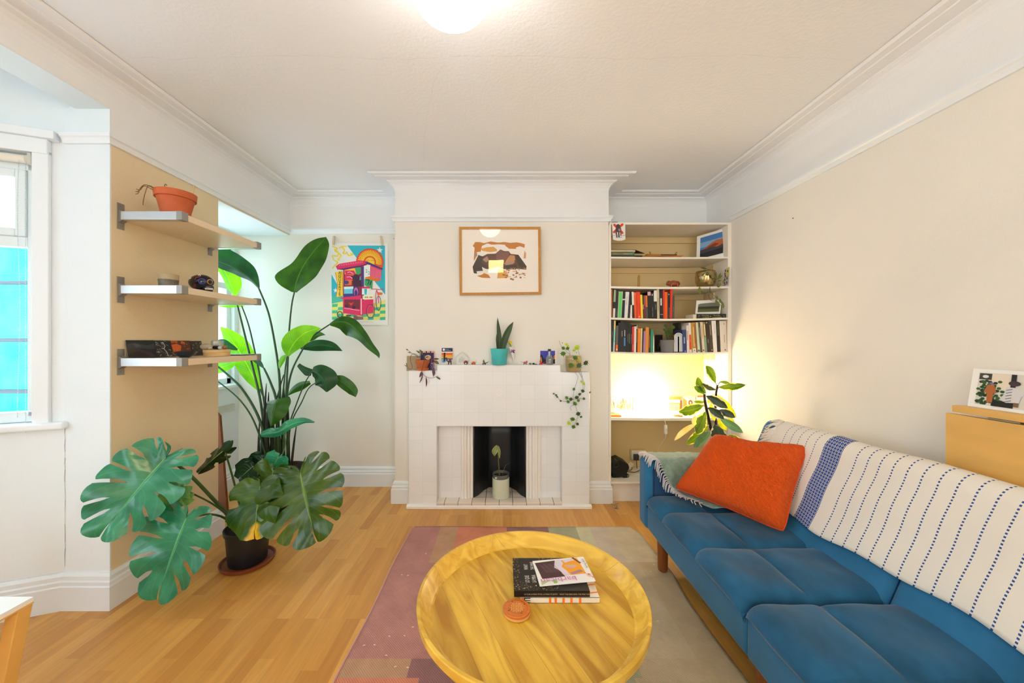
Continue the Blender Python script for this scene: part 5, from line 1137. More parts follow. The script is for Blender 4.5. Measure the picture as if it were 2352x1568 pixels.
# ---- monstera
def mon_leaf(parent, B, T, wl, wr, mt, nslit=6, depth=.42, bow=.10, droop=.12, lt=(0, 0), gap=.25, seed=1, holes=True):
    """split leaf: base & tip (px,py,depth), half-widths px left/right, lt = depth lean (m) at the left / right margins"""
    rnd = random.Random(seed); B = P(*B); T = P(*T); U = T-B; Ym = (B.y+T.y)/2
    d = Vector((U.x, 0, U.z)).normalized(); lat = Vector((-d.z, 0, d.x)); Nn = Vector((0, -1, 0))
    OUT = [(-.01, .0), (-.17, .16), (-.22, .45), (-.10, .80), (.16, 1.0), (.46, .98), (.76, .76), (.96, .42), (1.04, .02)]
    oc = curve([Vector((a, b_, 0)) for a, b_ in OUT], 12)[0]
    def outp(s): x = s*(len(oc)-1); i = min(int(x), len(oc)-2); return oc[i].lerp(oc[i+1], x-i)
    def pt(s, t, side):
        o = max(0, (s-.22)/.78)**1.15*.80; m_ = outp(s); c = Vector((o+(m_.x-o)*.42-.06, m_.y*.55, 0))
        q = Vector((o, 0, 0))*(1-t)**2+c*2*t*(1-t)+Vector((m_.x, m_.y, 0))*t*t
        w = (wl if side < 0 else wr)*Ym/F; lean = lt[0] if side < 0 else lt[1]
        z_ = bow*q.y*w - droop*(max(0, q.x)**2+.8*q.y**2)*U.length + .012*math.sin(s*26+t*3)*t
        return B+U*q.x+lat*(q.y*w*(-side))+Nn*z_+Vector((0, lean*q.y, 0))
    m = MB()
    for side in (-1, 1):
        cuts = [0]+[.20+.74*(i+rnd.uniform(-.12, .12))/nslit for i in range(nslit)]+[1.0]
        deps = [1]+[depth+rnd.uniform(-.10, .12) for _ in range(nslit)]+[1]
        for i in range(len(cuts)-1):
            a, b_ = cuts[i], cuts[i+1]; da, db = deps[i], deps[i+1]; nu, nt_ = 7, 14
            base = len(m.v)
            for iu in range(nu+1):
                q = iu/nu
                for it in range(nt_+1):
                    t = it/nt_
                    ga = gap*(1.25-.6*t)*max(0, min(1, (t-da)/.2))**.7 if da < 1 else 0; gb = gap*(1.25-.6*t)*max(0, min(1, (t-db)/.2))**.7 if db < 1 else 0
                    lo, hi = a+(b_-a)*ga*.5, b_-(b_-a)*gb*.5
                    s = lo+(hi-lo)*q; edge = 1-.07*abs(2*q-1)**3*(1 if t > .5 else 0)
                    m.vert(pt(s, t*edge, side))
            for iu in range(nu):
                for it in range(nt_):
                    f_ = [base+iu*(nt_+1)+it, base+(iu+1)*(nt_+1)+it, base+(iu+1)*(nt_+1)+it+1, base+iu*(nt_+1)+it+1]
                    m.face(f_ if side > 0 else f_[::-1])
                    def uvq(iu_, it_): s = a+(b_-a)*iu_/nu; return ((iu_/nu+.5)/24*1.0 if False else (a+(b_-a)*iu_/nu), .5+side*.5*it_/nt_)
                    quad_ = [uvq(iu, it), uvq(iu+1, it), uvq(iu+1, it+1), uvq(iu, it+1)]
                    m.uv[len(m.f)-1] = quad_ if side > 0 else quad_[::-1]
    lf = m.build('leaf', mt, parent, smooth=2)
    rb = MB(); rb.tube([pt(.22+.78*k/10, 0, 1)+Vector((0, -.0015, 0)) for k in range(11)], [.0022*(1-.08*k) for k in range(11)], 6); rb.build('midrib', mat('pale_rib', (120, 170, 90), .4), lf, smooth=2)
    return lf
mon = thing('monstera', 'large monstera with split leaves in a black plastic pot on the wooden floor', 'plant', (-1.488, 2.14, 0))
pc = (-1.488, 2.135, 0)
m = MB(); m.lathe([(.094, .012), (.097, .016), (.110, .185), (.117, .188), (.119, .212), (.114, .213), (.110, .19), (.1, .16)], pc, 48, cap=(True, False)); m.build('pot', mat('black_plastic_pot', (24, 27, 32), .45), mon, smooth=True)
m = MB(); m.lathe([(.001, .192), (.06, .19), (.109, .182)], pc, 24, cap=(False, False), wob=lambda t, i: 1+.02*math.sin(5*t)); m.build('soil', M_soil, mon)
m = MB(); m.lathe([(.10, 0), (.132, .004), (.140, .024), (.134, .025), (.126, .011), (.09, .011)], pc, 48, cap=(True, True)); m.build('saucer', mat('terracotta_saucer', (128, 62, 36), .5), mon, smooth=True)
MT = leaf_mat('monstera_teal_sheen', (30, 108, 76), (58, 146, 108), rough=.22, tl=.15, ribs=11, rib_amt=.10)  # green lightened towards teal to carry the window's sheen
MO = leaf_mat('monstera_olive', (32, 66, 16), (70, 98, 22), rough=.26, tl=.2, ribs=11, rib_amt=.14)
MO2 = leaf_mat('monstera_olive_tipped', (34, 74, 18), (80, 108, 24), rough=.3, tl=.2, ribs=11, rib_amt=.14, patch=((222, 180, 24), .99))
MDk = leaf_mat('monstera_dark', (14, 38, 20), (26, 58, 28), rough=.28, tl=.1, ribs=9, rib_amt=.12)
mon_leaf(mon, (380, 1052, 1.80), (216, 1238, 1.62), 84, 84, MT, 7, .38, seed=3, droop=.06, lt=(.03, -.04), bow=.2)
mon_leaf(mon, (428, 1190, 1.78), (352, 1382, 1.66), 88, 104, MT, 6, .40, seed=8, droop=.05, lt=(-.03, .03), bow=.15)
mon_leaf(mon, (690, 1086, 1.98), (722, 1248, 1.86), 96, 106, MO, 7, .42, seed=5, droop=.05, lt=(.02, -.03), bow=.15)
mon_leaf(mon, (598, 1116, 1.96), (580, 1240, 1.86), 62, 68, MO2, 2, .46, seed=12, droop=.05, bow=.2)
mon_leaf(mon, (628, 1080, 2.02), (606, 1168, 1.99), 52, 58, MO, 2, .5, seed=14, droop=.02, lt=(.0, .06))
mon_leaf(mon, (582, 1070, 2.14), (545, 1102, 2.12), 30, 30, MDk, 1, .6, seed=2, droop=.05)
mon_leaf(mon, (604, 1052, 2.18), (574, 1090, 2.16), 32, 28, MDk, 1, .6, seed=6, droop=.05)
mon_leaf(mon, (640, 1048, 2.14), (616, 1092, 2.12), 30, 28, MT, 1, .6, seed=9, droop=.05)
mon_leaf(mon, (412, 1120, 1.84), (372, 1176, 1.80), 34, 34, leaf_mat('monstera_pale', (84, 150, 110), (150, 190, 90), rough=.3, tl=.3, ribs=9), 2, .5, seed=21)
mon_leaf(mon, (427, 1128, 1.86), (404, 1158, 1.85), 26, 26, leaf_mat('monstera_pale', (84, 150, 110), (150, 190, 90)), 1, .5, seed=22)
mon_leaf(mon, (512, 1036, 2.02), (446, 1090, 1.99), 14, 22, MDk, 3, .5, seed=24, lt=(.05, .05))
strip_leaf(mon, [(512, 1036, 2.02), (522, 1028, 2.02), (530, 1018, 2.02), (535, 1011, 2.02)], [6, 8, 6, 1], [6, 7, 5, 1], MDk)
# upper leaf seen almost edge-on
strip_leaf(mon, [(722, 970, 2.3), (700, 968, 2.3), (680, 971, 2.29), (660, 980, 2.28), (640, 992, 2.27), (618, 996, 2.27), (598, 998, 2.27)], [1, 4, 8, 8, 9, 10, 5], [2, 8, 10, 14, 10, 12, 5], MT, fold=.5, wave=.1)
SG = mat('monstera_stem', (58, 88, 40), .45, noise=(14, .2))
def mstem(pts, r=.006): return stem(mon, pts, r, SG)
mstem([(565, 1228, 2.13), (530, 1188, 2.08), (490, 1146, 1.98), (440, 1094, 1.88), (405, 1066, 1.84), (380, 1052, 1.80)], .0085)
mstem([(560, 1226, 2.11), (528, 1188, 2.06), (490, 1158, 1.98), (444, 1134, 1.9), (412, 1120, 1.84)], .0045)
mstem([(555, 1226, 2.10), (520, 1192, 2.04), (488, 1181, 1.94), (455, 1184, 1.85), (428, 1190, 1.78)], .0055)
mstem([(580, 1228, 2.14), (600, 1180, 2.1), (640, 1120, 2.04), (690, 1086, 1.98)], .007)
mstem([(575, 1228, 2.13), (588, 1180, 2.08), (596, 1140, 2.0), (598, 1116, 1.96)], .006)
mstem([(568, 1228, 2.15), (546, 1140, 2.14), (530, 1080, 2.1), (518, 1040, 2.03)], .0055)
mstem([(580, 1228, 2.16), (590, 1140, 2.15), (582, 1070, 2.14)], .005)
mstem([(582, 1228, 2.18), (600, 1120, 2.19), (604, 1052, 2.18)], .005)
mstem([(584, 1228, 2.18), (618, 1130, 2.18), (642, 1060, 2.22), (656, 1020, 2.26), (650, 985, 2.28)], .0045)
mstem([(584, 1228, 2.16), (610, 1140, 2.12), (628, 1080, 2.04)], .005)

# ---- variegated rubber plant behind the sofa arm
rp = thing('rubber_plant', 'variegated rubber plant with cream-edged leaves between sofa arm and bookcase', 'plant', (1.45, 2.52, 0))
m = MB(); m.lathe([(.10, .0), (.105, .01), (.135, .26), (.14, .27), (.14, .29), (.132, .29), (.128, .27), (.001, .262)], (1.45, 2.52, 0), 40, cap=(True, False)); m.build('pot', mat('dark_grey_pot', (40, 40, 42), .5), rp, smooth=True)
VG = leaf_mat('variegated_leaf', (44, 84, 24), (92, 124, 28), rough=.35, tl=.35, ribs=14, rib_amt=.1, edge=(226, 214, 130))
VD = leaf_mat('variegated_dark', (20, 36, 18), (40, 62, 34), rough=.3, tl=.12, ribs=12, rib_amt=.14, edge=(206, 200, 150))
VYl = leaf_mat('variegated_yellow', (130, 150, 24), (176, 190, 40), rough=.35, tl=.45, ribs=12, rib_amt=.12)
VC = leaf_mat('cream_leaf', (206, 184, 120), (228, 214, 160), rough=.4, tl=.3, ribs=12, rib_amt=.1)
VGr = leaf_mat('sage_leaf', (70, 118, 74), (110, 156, 104), rough=.3, tl=.15, ribs=14, rib_amt=.1)
bs = mat('bark_stem', (44, 30, 18), .6, noise=(20, .3))
stem(rp, [(1644, 1105, 2.52), (1640, 1010, 2.50), (1632, 980, 2.48), (1624, 945, 2.46), (1619, 920, 2.45), (1618, 905, 2.45)], .010, bs)
stem(rp, [(1650, 1105, 2.54), (1646, 1010, 2.54), (1643, 960, 2.54), (1644, 915, 2.54), (1646, 895, 2.54), (1648, 884, 2.54)], .008, bs)
def RL(base, tip, w, mt, d0, d1, bend=0, fold=.3, tipw=.35):
    x0, y0 = base; x1, y1 = tip; dx, dy = x1-x0, y1-y0; L_ = math.hypot(dx, dy); nx, ny = -dy/L_, dx/L_
    mid = []; 
    for t in (0, .2, .45, .7, .9, 1): b_ = bend*math.sin(PI*t); mid.append((x0+dx*t+nx*b_, y0+dy*t+ny*b_, d0+(d1-d0)*t))
    ws = [.6, w*.62, w, w*.95, w*.5, .3]
    return strip_leaf(rp, mid, ws, ws, mt, fold=fold, wave=.05, k=4)
def RP(x, y): return (1540+x/7.468, 830+y/7.468)
for b_, t_, w, mt, d0, d1, bd in (
    ((775, 370), (610, 70), 9.5, VG, 2.54, 2.52, 3), ((610, 550), (470, 265), 9, VG, 2.44, 2.42, -3), ((585, 560), (405, 430), 7, VG, 2.44, 2.42, 2),
    ((785, 485), (550, 375), 6, VD, 2.5, 2.42, -3), ((840, 350), (1050, 400), 4, VG, 2.54, 2.5, -2), ((820, 440), (1290, 400), 8.5, VG, 2.52, 2.44, 2),
    ((580, 745), (140, 860), 12.5, VG, 2.44, 2.36, -4), ((600, 700), (400, 690), 4, VG, 2.46, 2.44, 0), ((610, 590), (980, 800), 11, VD, 2.42, 2.34, -2),
    ((640, 790), (920, 990), 10, VD, 2.38, 2.32, -1), ((800, 850), (1110, 965), 9, VD, 2.36, 2.3, -3), ((800, 570), (1130, 960), 7, VYl, 2.56, 2.5, -2),
    ((690, 700), (760, 1020), 7, VYl, 2.56, 2.52, 0), ((610, 860), (440, 1250), 15, VG, 2.42, 2.34, -2), ((430, 920), (390, 1090), 5, VC, 2.46, 2.44, 0),
    ((480, 1050), (65, 1355), 6.5, VC, 2.44, 2.36, 3), ((660, 1090), (270, 1420), 10.5, VG, 2.46, 2.36, -3), ((700, 1200), (400, 1470), 11, VGr, 2.44, 2.34, 0),
    ((760, 1075), (960, 1420), 17, VD, 2.38, 2.30, 2), ((840, 970), (1245, 1225), 9, VGr, 2.44, 2.34, -1), ((830, 960), (960, 1180), 8, VYl, 2.56, 2.52, 0),
    ((1000, 960), (1095, 1060), 5, VYl, 2.56, 2.54, 0), ((1000, 1260), (1240, 1430), 8, VG, 2.5, 2.44, -2), ((740, 560), (640, 720), 5, VYl, 2.56, 2.54, 0)):
    RL(RP(*b_), RP(*t_), w, mt, d0, d1, bd)
for a_, b_ in (((585, 570), (600, 660)), ((600, 860), (640, 1000))): stem(rp, [(*RP(*a_), 2.45), (*RP(*b_), 2.46)], .003, bs)
stem(rp, [(*RP(820, 440), 2.53), (*RP(800, 500), 2.54)], .0025, bs); stem(rp, [(*RP(850, 350), 2.54), (*RP(800, 430), 2.54)], .0022, bs); stem(rp, [(*RP(775, 370), 2.54), (*RP(800, 430), 2.54)], .0022, bs)
# ============================================================ MANTEL, WALL ART, SMALL THINGS
MZ, ML, MR = 1.1047, 1.061, 1.049
def solid_mb(pts, y, th): m = MB(); m.prism([P(x, yy, y) for x, yy in pts][::-1], (0, th, 0)); return m
def xm(x, Y): return (x-VX)*Y/F
# turquoise pot with snake plant
sp_ = thing('snake_plant', 'snake plant with three upright blades in a turquoise pot on the mantel', 'plant', (-.028, 2.858, MZ))
c_ = (-.028, 2.858, MZ)
m = MB(); m.lathe([(.052, 0), (.056, .004), (.069, .118), (.0705, .126), (.067, .127), (.064, .112), (.001, .108)], c_, 40, cap=(True, False)); m.build('pot', mat('turquoise_glaze', (72, 186, 190), .25, noise=(90, .07)), sp_, smooth=True)
m = MB(); m.lathe([(.001, .110), (.0645, .109)], c_, 20, cap=(False, False)); m.build('soil', M_soil, sp_)
SN = leaf_mat('snake_blade', (28, 48, 16), (52, 76, 30), rough=.35, tl=.08, ribs=30, rib_amt=.35)
for mid, w in (([(1147, 806), (1147, 785), (1146, 765), (1144, 745), (1142.7, 729)], [3.5, 5.2, 5, 3, .2]), ([(1153, 806), (1156, 790), (1163, 770), (1171, 753), (1179, 739)], [5, 7.5, 7.5, 5.5, .3]), ([(1143.5, 806), (1143, 792), (1141.5, 778), (1140.8, 767)], [2, 3, 2.4, .2])):
    strip_leaf(sp_, [(x, y, 2.86) for x, y in mid], w, w, SN, fold=-.35, name='blade')
# paper cone with yellow flower
cf = thing('paper_cone', 'small white paper cone with a yellow flower and purple ribbon beside the turquoise pot', 'decoration', P(1180, 836, 2.87))
Yc = 2.885
m = MB(); a_, b_ = P(1180.5, 836, Yc), P(1173.5, 796, Yc); d_ = (b_-a_); m.tube([a_+Vector((0, 0, .001)), b_], [.0012, .020], 20, cap=False); m.build('cone', C3(226, 222, 216, .6), cf, smooth=2)
fl = P(1172.5, 786, Yc)
m = MB()
for k in range(6):
    t = k*PI/3+.3; q = fl+Vector((math.cos(t)*.016, -.004, math.sin(t)*.016)); s_ = Vector((-math.sin(t), 0, math.cos(t)))*.0065; m.prism([fl-s_*.4, (fl+q)/2-s_, q+Vector((0, -.002, 0)), (fl+q)/2+s_, fl+s_*.4], (0, .0015, 0))
m.ball(fl+Vector((0, -.005, 0)), .0065, 10, 6); m.build('flower', C3(244, 216, 20, .6), cf)
m = MB(); m.tube([P(1174, 796, Yc), P(1171, 790, Yc), P(1167, 784, Yc)], [.004, .006, .001], 8); m.build('green_leaf', C3(96, 156, 40, .5), cf)
m = MB(); o_ = P(1178, 806, 2.865)
for t, l in ((.3, .019), (1.0, .014), (2.5, .017), (3.6, .02), (5.2, .016), (-.9, .02)):
    q = o_+Vector((math.cos(t)*l, 0, math.sin(t)*l)); n_ = Vector((-math.sin(t), 0, math.cos(t)))*.005; m.prism([o_, (o_+q)/2+n_, q+n_*.6, q-n_*.4, (o_+q)/2-n_], (0, -.002, 0))
m.ball(o_, .004, 8, 6); m.build('ribbon', C3(134, 62, 160, .5), cf)
o = thing('picture_card', 'pale blue card standing behind the turquoise pot', 'card', P(1162, 836, 2.905)); m = solid_mb([(1152, 835), (1164, 835), (1164, 796), (1161, 793), (1157, 801), (1152, 803)], 2.915, .002); m.build('card', C3(150, 206, 206, .6), o)

# left shoulder: terracotta pot with trailing purple plant
wj = thing('trailing_plant', 'small terracotta pot with drooping purple-green stems on the left mantel shoulder', 'plant', (-.628, 2.868, ML))
c_ = (-.628, 2.863, ML)
m = MB(); m.lathe([(.034, .004), (.049, .056), (.054, .056), (.0555, .083), (.051, .083), (.048, .07), (.001, .066)], c_, 32, cap=(True, False)); m.build('pot', mat('terracotta', (178, 92, 44), .7, noise=(24, .12)), wj, smooth=True)
m = MB(); m.lathe([(.040, 0), (.046, .002), (.048, .018), (.0455, .018), (.042, .006), (.02, .005)], c_, 32); m.build('saucer', mat('orange_saucer', (196, 98, 30), .6), wj, smooth=True)
m = MB(); m.lathe([(.001, .068), (.0485, .067)], c_, 16, cap=(False, False)); m.build('soil', M_soil, wj)
WS = mat('brown_stem', (84, 60, 36), .6); WL = leaf_mat('purple_leaf', (70, 40, 52), (104, 66, 74), ribs=4, tl=.2); WG = leaf_mat('olive_leaf', (66, 76, 36), (92, 104, 56), ribs=4, tl=.2)
def Q9(x, y): return (900+x/9.408, 760+y/9.408)
def ws(pts, d, r=.0016): stem(wj, [(*Q9(*p_), d) for p_ in pts], r, WS, n=6)
ws([(560, 575), (500, 510), (430, 510), (400, 580), (410, 660), (440, 750), (430, 810), (390, 825), (330, 770), (275, 735)], 2.83)
ws([(590, 575), (520, 500), (420, 480), (380, 440), (310, 385)], 2.84); ws([(600, 575), (605, 500), (598, 410)], 2.85); ws([(340, 765), (305, 700)], 2.83, .001)
ws([(700, 570), (690, 680), (660, 800), (650, 880), (700, 960), (790, 1005), (880, 1010), (960, 985), (1000, 965)], 2.785); ws([(820, 570), (880, 610), (940, 650)], 2.80); ws([(780, 560), (760, 580), (905, 640), (920, 780), (895, 990)], 2.80, .0012)
for (a, b_, w, mt, d) in (((335, 420), (305, 385), 1.6, WG, 2.84), ((385, 445), (520, 545), .1, WG, 2.84), ((400, 470), (340, 460), 1.2, WG, 2.84), ((600, 480), (520, 420), 1.6, WG, 2.85), ((660, 520), (600, 400), 2.4, WG, 2.85), ((880, 605), (1020, 600), 2.1, WL, 2.80),
    ((900, 640), (1015, 715), 3.2, WG, 2.80), ((650, 870), (590, 1000), 3.2, WL, 2.78), ((670, 930), (595, 1125), 1.6, WL, 2.78), ((735, 990), (740, 1215), 1.8, WL, 2.78), ((890, 810), (895, 985), 3.4, WL, 2.79), ((950, 985), (1050, 1050), 2.2, WG, 2.785), ((330, 770), (265, 735), 1, WG, 2.83), ((320, 745), (300, 690), 1, WG, 2.83), ((700, 510), (690, 640), 1.6, WG, 2.79), ((860, 590), (830, 720), 1.6, WL, 2.80)):
    (x0, y0), (x1, y1) = Q9(*a), Q9(*b_); strip_leaf(wj, [(x0, y0, d), (x0+(x1-x0)*.35+1, y0+(y1-y0)*.35, d), (x0+(x1-x0)*.7+1, y0+(y1-y0)*.7, d), (x1, y1, d)], [.4, w, w*.8, .1], [.4, w, w*.8, .1], mt, k=3, nv=2, fold=.3)
# cards on the mantel
o = thing('picture_card', 'plain brown kraft card leaning on the wall behind the terracotta pot', 'card', P(948, 851, 2.915)); m = solid_mb([(934, 851.5), (968, 851.5), (968, 817), (934.5, 817)], 2.914, .002); m.build('card', mat('kraft_card', (168, 146, 116), .8, noise=(14, .08)), o)
Yk = 2.907
def cardart(name, label, x0, y0, x1, y1, Y, col=(230, 226, 220), cat='card', th=.002, zb_=None):
    tl, tr, bl = P(x0, y0, Y), P(x1, y0, Y), P(x0, y1, Y)
    if zb_ is not None: bl.z = zb_
    o = thing(name, label, cat, Vector((P((x0+x1)/2, y1, Y).x, Y, bl.z))); m = MB(); m.box(tl.x, tr.x, Y, Y+th, bl.z, tl.z); m.build('card', C3(*col, .6), o)
    return o, Art(tl, tr-tl, bl-tl, (0, -1, 0))
o, a = cardart('picture_card', 'dark blue card with striped top edge and white shape behind the terracotta pot', 966, 806, 997, 851, 2.905, (44, 32, 84), zb_=ML)
cols = [(236, 196, 120), (150, 60, 110), (226, 110, 50), (60, 60, 130), (240, 226, 200)]
for k in range(16): a.rect(cols[k*3 % 5], k/16, 0, (k+1)/16, .085)
a.rect((38, 26, 84), .02, .09, .96, .98); a.rect((220, 90, 60), .97, .02, 1, .9); a.disc((226, 196, 150), .55, .33, .22, .55); a.disc((160, 110, 70), .5, .3, .06); a.disc((60, 40, 30), .42, .34, .03); a.disc((60, 40, 30), .62, .31, .03)
random.seed(6)
for k in range(70): u, v = random.uniform(.75, .98), random.uniform(.62, .97); a.disc(random.choice([(210, 190, 220), (90, 60, 120)]), u, v, .02, 1, 5)
a.build('printed_picture', o)
o, a = cardart('picture_card', 'card with navy header and orange sunset stripes on the mantel', 1013.5, 798, 1040.5, 836, 2.91, (232, 226, 224), zb_=MZ)
N1 = (14, 26, 66); a.rect(N1, .04, .025, .97, .24); a.disc((232, 230, 236), .22, .125, .10, .72)
text('lettering', 'Terrace', .0085, P(1023.0, 803.2, 2.909), (1, 0, 0), (0, 0, 1), C3(210, 214, 226, .6), o); text('lettering', 'and the waterfall', .0072, P(1023.0, 805.3, 2.909), (1, 0, 0), (0, 0, 1), C3(210, 214, 226, .6), o, sx=.85)
for v0, v1, c in ((.31, .44, (228, 98, 16)), (.44, .52, (232, 140, 24)), (.52, .6, (226, 168, 30)), (.6, .64, (236, 190, 96)), (.64, .71, (84, 50, 140))): a.rect(c, .03, v0, .97, v1)
a.rect((236, 190, 100), .4, .48, .9, .52); a.disc((70, 160, 206), .22, .78, .19, .66); a.disc((150, 206, 232), .22, .74, .12, .6); a.poly((12, 8, 12), [(.22, .3), (.36, .3), (.32, .82), (.18, .82)]); a.build('printed_picture', o)
# camel silhouette figurine
def flatfig(name, label, pts, col, Y, th, cat='figurine', zb_=MZ):
    y1 = max(p_[1] for p_ in pts); dz = zb_-P(0, y1, Y).z
    m = MB(); m.prism([P(x, y, Y)+Vector((0, 0, dz)) for x, y in pts][::-1], (0, th, 0)); return tag(m.build(name, mat('fig_%d%d%d' % col, col, .45), bevel=.0012), label, cat)
def Q22(x, y): return (1000+x/22.4, 780+y/22.4)
flatfig('camel_figurine', 'small dark brown wooden camel in front of the sunset card', [Q22(*q) for q in ((480, 930), (520, 905), (590, 900), (610, 1000), (640, 1060), (680, 1050), (700, 1010), (750, 980), (800, 1010), (830, 1080), (825, 1190), (830, 1270), (785, 1270), (780, 1190), (740, 1140), (700, 1180), (690, 1270), (640, 1270), (650, 1180), (640, 1130), (570, 1080), (540, 1000), (500, 960))], (74, 32, 16), 2.862, .010)
# house-shaped card with the grey motto
hy = 2.905
o = thing('picture_card', 'pale house-shaped motto card on the mantel', 'card', P(1061, 836.5, hy)); o.location.z = MZ; ORG[o.name] = o.location.copy()
m = MB(); q = [P(*Q22(x, y), hy) for x, y in ((1055, 1290), (1690, 1290), (1690, 900), (1370, 640), (1055, 890))]; q[0].z = q[1].z = MZ; m.prism(q[::-1], (0, .004, 0)); m.build('card', C3(212, 212, 202, .35), o)
m = MB()
for a_, b_ in (((1055, 890), (1370, 640)), ((1370, 640), (1690, 900)), ((1055, 890), (1055, 1280))): m.tube([P(*Q22(*a_), hy-.0004), P(*Q22(*b_), hy-.0004)], .0006, 5)
m.build('edge_line', C3(110, 112, 104, .5), o)
for k, (s_, y, x) in enumerate((('YOU', 925, 1360), ('ARE NOW', 1003, 1360), ('ENTERING', 1075, 1350), ('FREE BURY', 1152, 1335))): text('lettering', s_, .0095, P(*Q22(x, y), hy-.0007), (1, 0, 0), (0, 0, 1), C3(34, 34, 28, .5), o, align='CENTER')
# little round badge ball
bc_ = P(1069.8, 831.5, 2.865); bc_.z = MZ+.0165
o = thing('painted_ball', 'little round painted ball, red, white, black and green, leaning before the motto card', 'ornament', (bc_.x, bc_.y, MZ))
m = MB(); m.ball(bc_, .0165, 20, 12, (1, .5, 1)); m.build('ball', mat('dark_green_enamel', (16, 40, 30), .3), o, smooth=2)
a = Art(bc_+Vector((-.0165, -.0086, .0165)), (.033, 0, 0), (0, 0, -.033), (0, -1, 0)); a.disc((24, 26, 24), .5, .5, .47); a.poly((24, 110, 80), [(.06, .5), (.2, .45), (.3, .9), (.12, .76)]); a.disc((186, 24, 14), .48, .32, .29, .8); a.poly((236, 236, 236), [(.32, .55), (.5, .66), (.7, .52), (.68, .82), (.38, .84)]); a.build('painted_face', o)
# animal figurines
def critter(name, label, x, Y, L, col, col2, kind, zb_=MZ, face=-1):
    cx = xm(x, Y); o = thing(name, label, 'figurine', (cx, Y, zb_)); m = MB(); mt = mat('critter_%02x%02x%02x' % col, col, .4, noise=(120, .25)); m2 = mat('critter_%02x%02x%02x' % col2, col2, .4)
    s = L
    if kind == 'armadillo': m.ball((cx, Y, zb_+.42*s), .34*s, 14, 10, (1.15, .7, .95)); m.ball((cx+face*.42*s, Y, zb_+.24*s), .16*s, 10, 8, (1.3, .7, .8))
    if kind == 'dog': m.ball((cx, Y, zb_+.4*s), .24*s, 12, 8, (1, .7, 1.3)); m.ball((cx+face*.1*s, Y, zb_+.78*s), .17*s, 10, 8, (1.3, .8, .9))
    if kind == 'cat': m.ball((cx, Y, zb_+.45*s), .27*s, 12, 8, (1.3, .7, .9)); m.ball((cx-face*.36*s, Y, zb_+.6*s), .22*s, 10, 8, (1, .9, 1)); 
    m.build('body', mt, o, smooth=2)
    m = MB()
    for lx in (-.28, -.2, .22, .3): m.tube([(cx+lx*s, Y+(.08 if lx in (-.2, .3) else -.08)*s, zb_+.3*s), (cx+lx*s*1.1, Y+(.09 if lx in (-.2, .3) else -.09)*s, zb_)], [.07*s, .06*s], 7)
    m.build('legs', m2, o, smooth=2)
    m = MB()
    if kind == 'armadillo': m.tube([(cx-face*.3*s, Y, zb_+.3*s), (cx-face*.5*s, Y, zb_+.5*s), (cx-face*.62*s, Y, zb_+.8*s), (cx-face*.5*s, Y, zb_+1.05*s)], [.04*s, .03*s, .025*s, .01*s], 6, smooth=3)
    if kind == 'dog': m.tube([(cx-face*.2*s, Y, zb_+.3*s), (cx-face*.6*s, Y, zb_+.45*s), (cx-face*1.15*s, Y, zb_+.75*s)], [.05*s, .1*s, .01*s], 6, smooth=3)
    if kind == 'cat': m.tube([(cx+face*.3*s, Y, zb_+.5*s), (cx+face*.7*s, Y, zb_+.6*s), (cx+face*1.1*s, Y, zb_+.72*s)], [.05*s, .04*s, .012*s], 6, smooth=3)
    m.build('tail', m2, o, smooth=2)
    m = MB(); hx = cx+face*(.42 if kind == 'armadillo' else .08)*s if kind != 'cat' else cx-face*.36*s; hz = zb_+(.34 if kind == 'armadillo' else .88 if kind == 'dog' else .75)*s
    for e in (-1, 1): m.tube([(hx+e*.05*s, Y+e*.06*s, hz), (hx+e*.09*s, Y+e*.08*s, hz+(.35 if kind == 'dog' else .2)*s)], [.07*s, .008*s], 6)
    m.build('ears', m2 if kind != 'dog' else mat('critter_green', (30, 150, 60), .4), o, smooth=2)
critter('armadillo_figurine', 'tiny orange carved animal with curled tail, right of the motto card', 1088, 2.87, .034, (206, 80, 20), (120, 50, 20), 'armadillo')
critter('dog_figurine', 'tiny brown and green long-tailed carved animal left of the turquoise pot', 1112, 2.87, .036, (134, 84, 52), (34, 54, 40), 'dog')
critter('cat_figurine', 'tiny pink and teal patterned carved animal with pointed tail on the mantel', 1206, 2.87, .036, (206, 80, 90), (40, 130, 140), 'cat')
critter('cat_figurine', 'tiny red carved cat with raised tail before the skull bottle', 1242, 2.85, .034, (214, 30, 56), (190, 24, 44), 'dog')
for x, r, c, lb in ((1218, .0095, (126, 104, 76), 'brown pebble on the mantel, left of the dark one'), (1225.5, .0095, (44, 34, 26), 'dark pebble on the mantel right of the brown one')):
    m = MB(); m.ball((xm(x, 2.87), 2.87, MZ+r*.75), r, 12, 8, (1.15, 1, .8)); tag(m.build('pebble', C3(*c, .4), smooth=2), lb, 'pebble', 'pebbles on the mantel')
m = MB(); m.ball((xm(1230.8, 2.87), 2.87, MZ+.0035), .006, 10, 6, (1.8, .8, .55)); tag(m.build('seed_pod', C3(60, 46, 34, .5), smooth=2), 'small dark seed pod beside the dark pebble', 'seed pod')
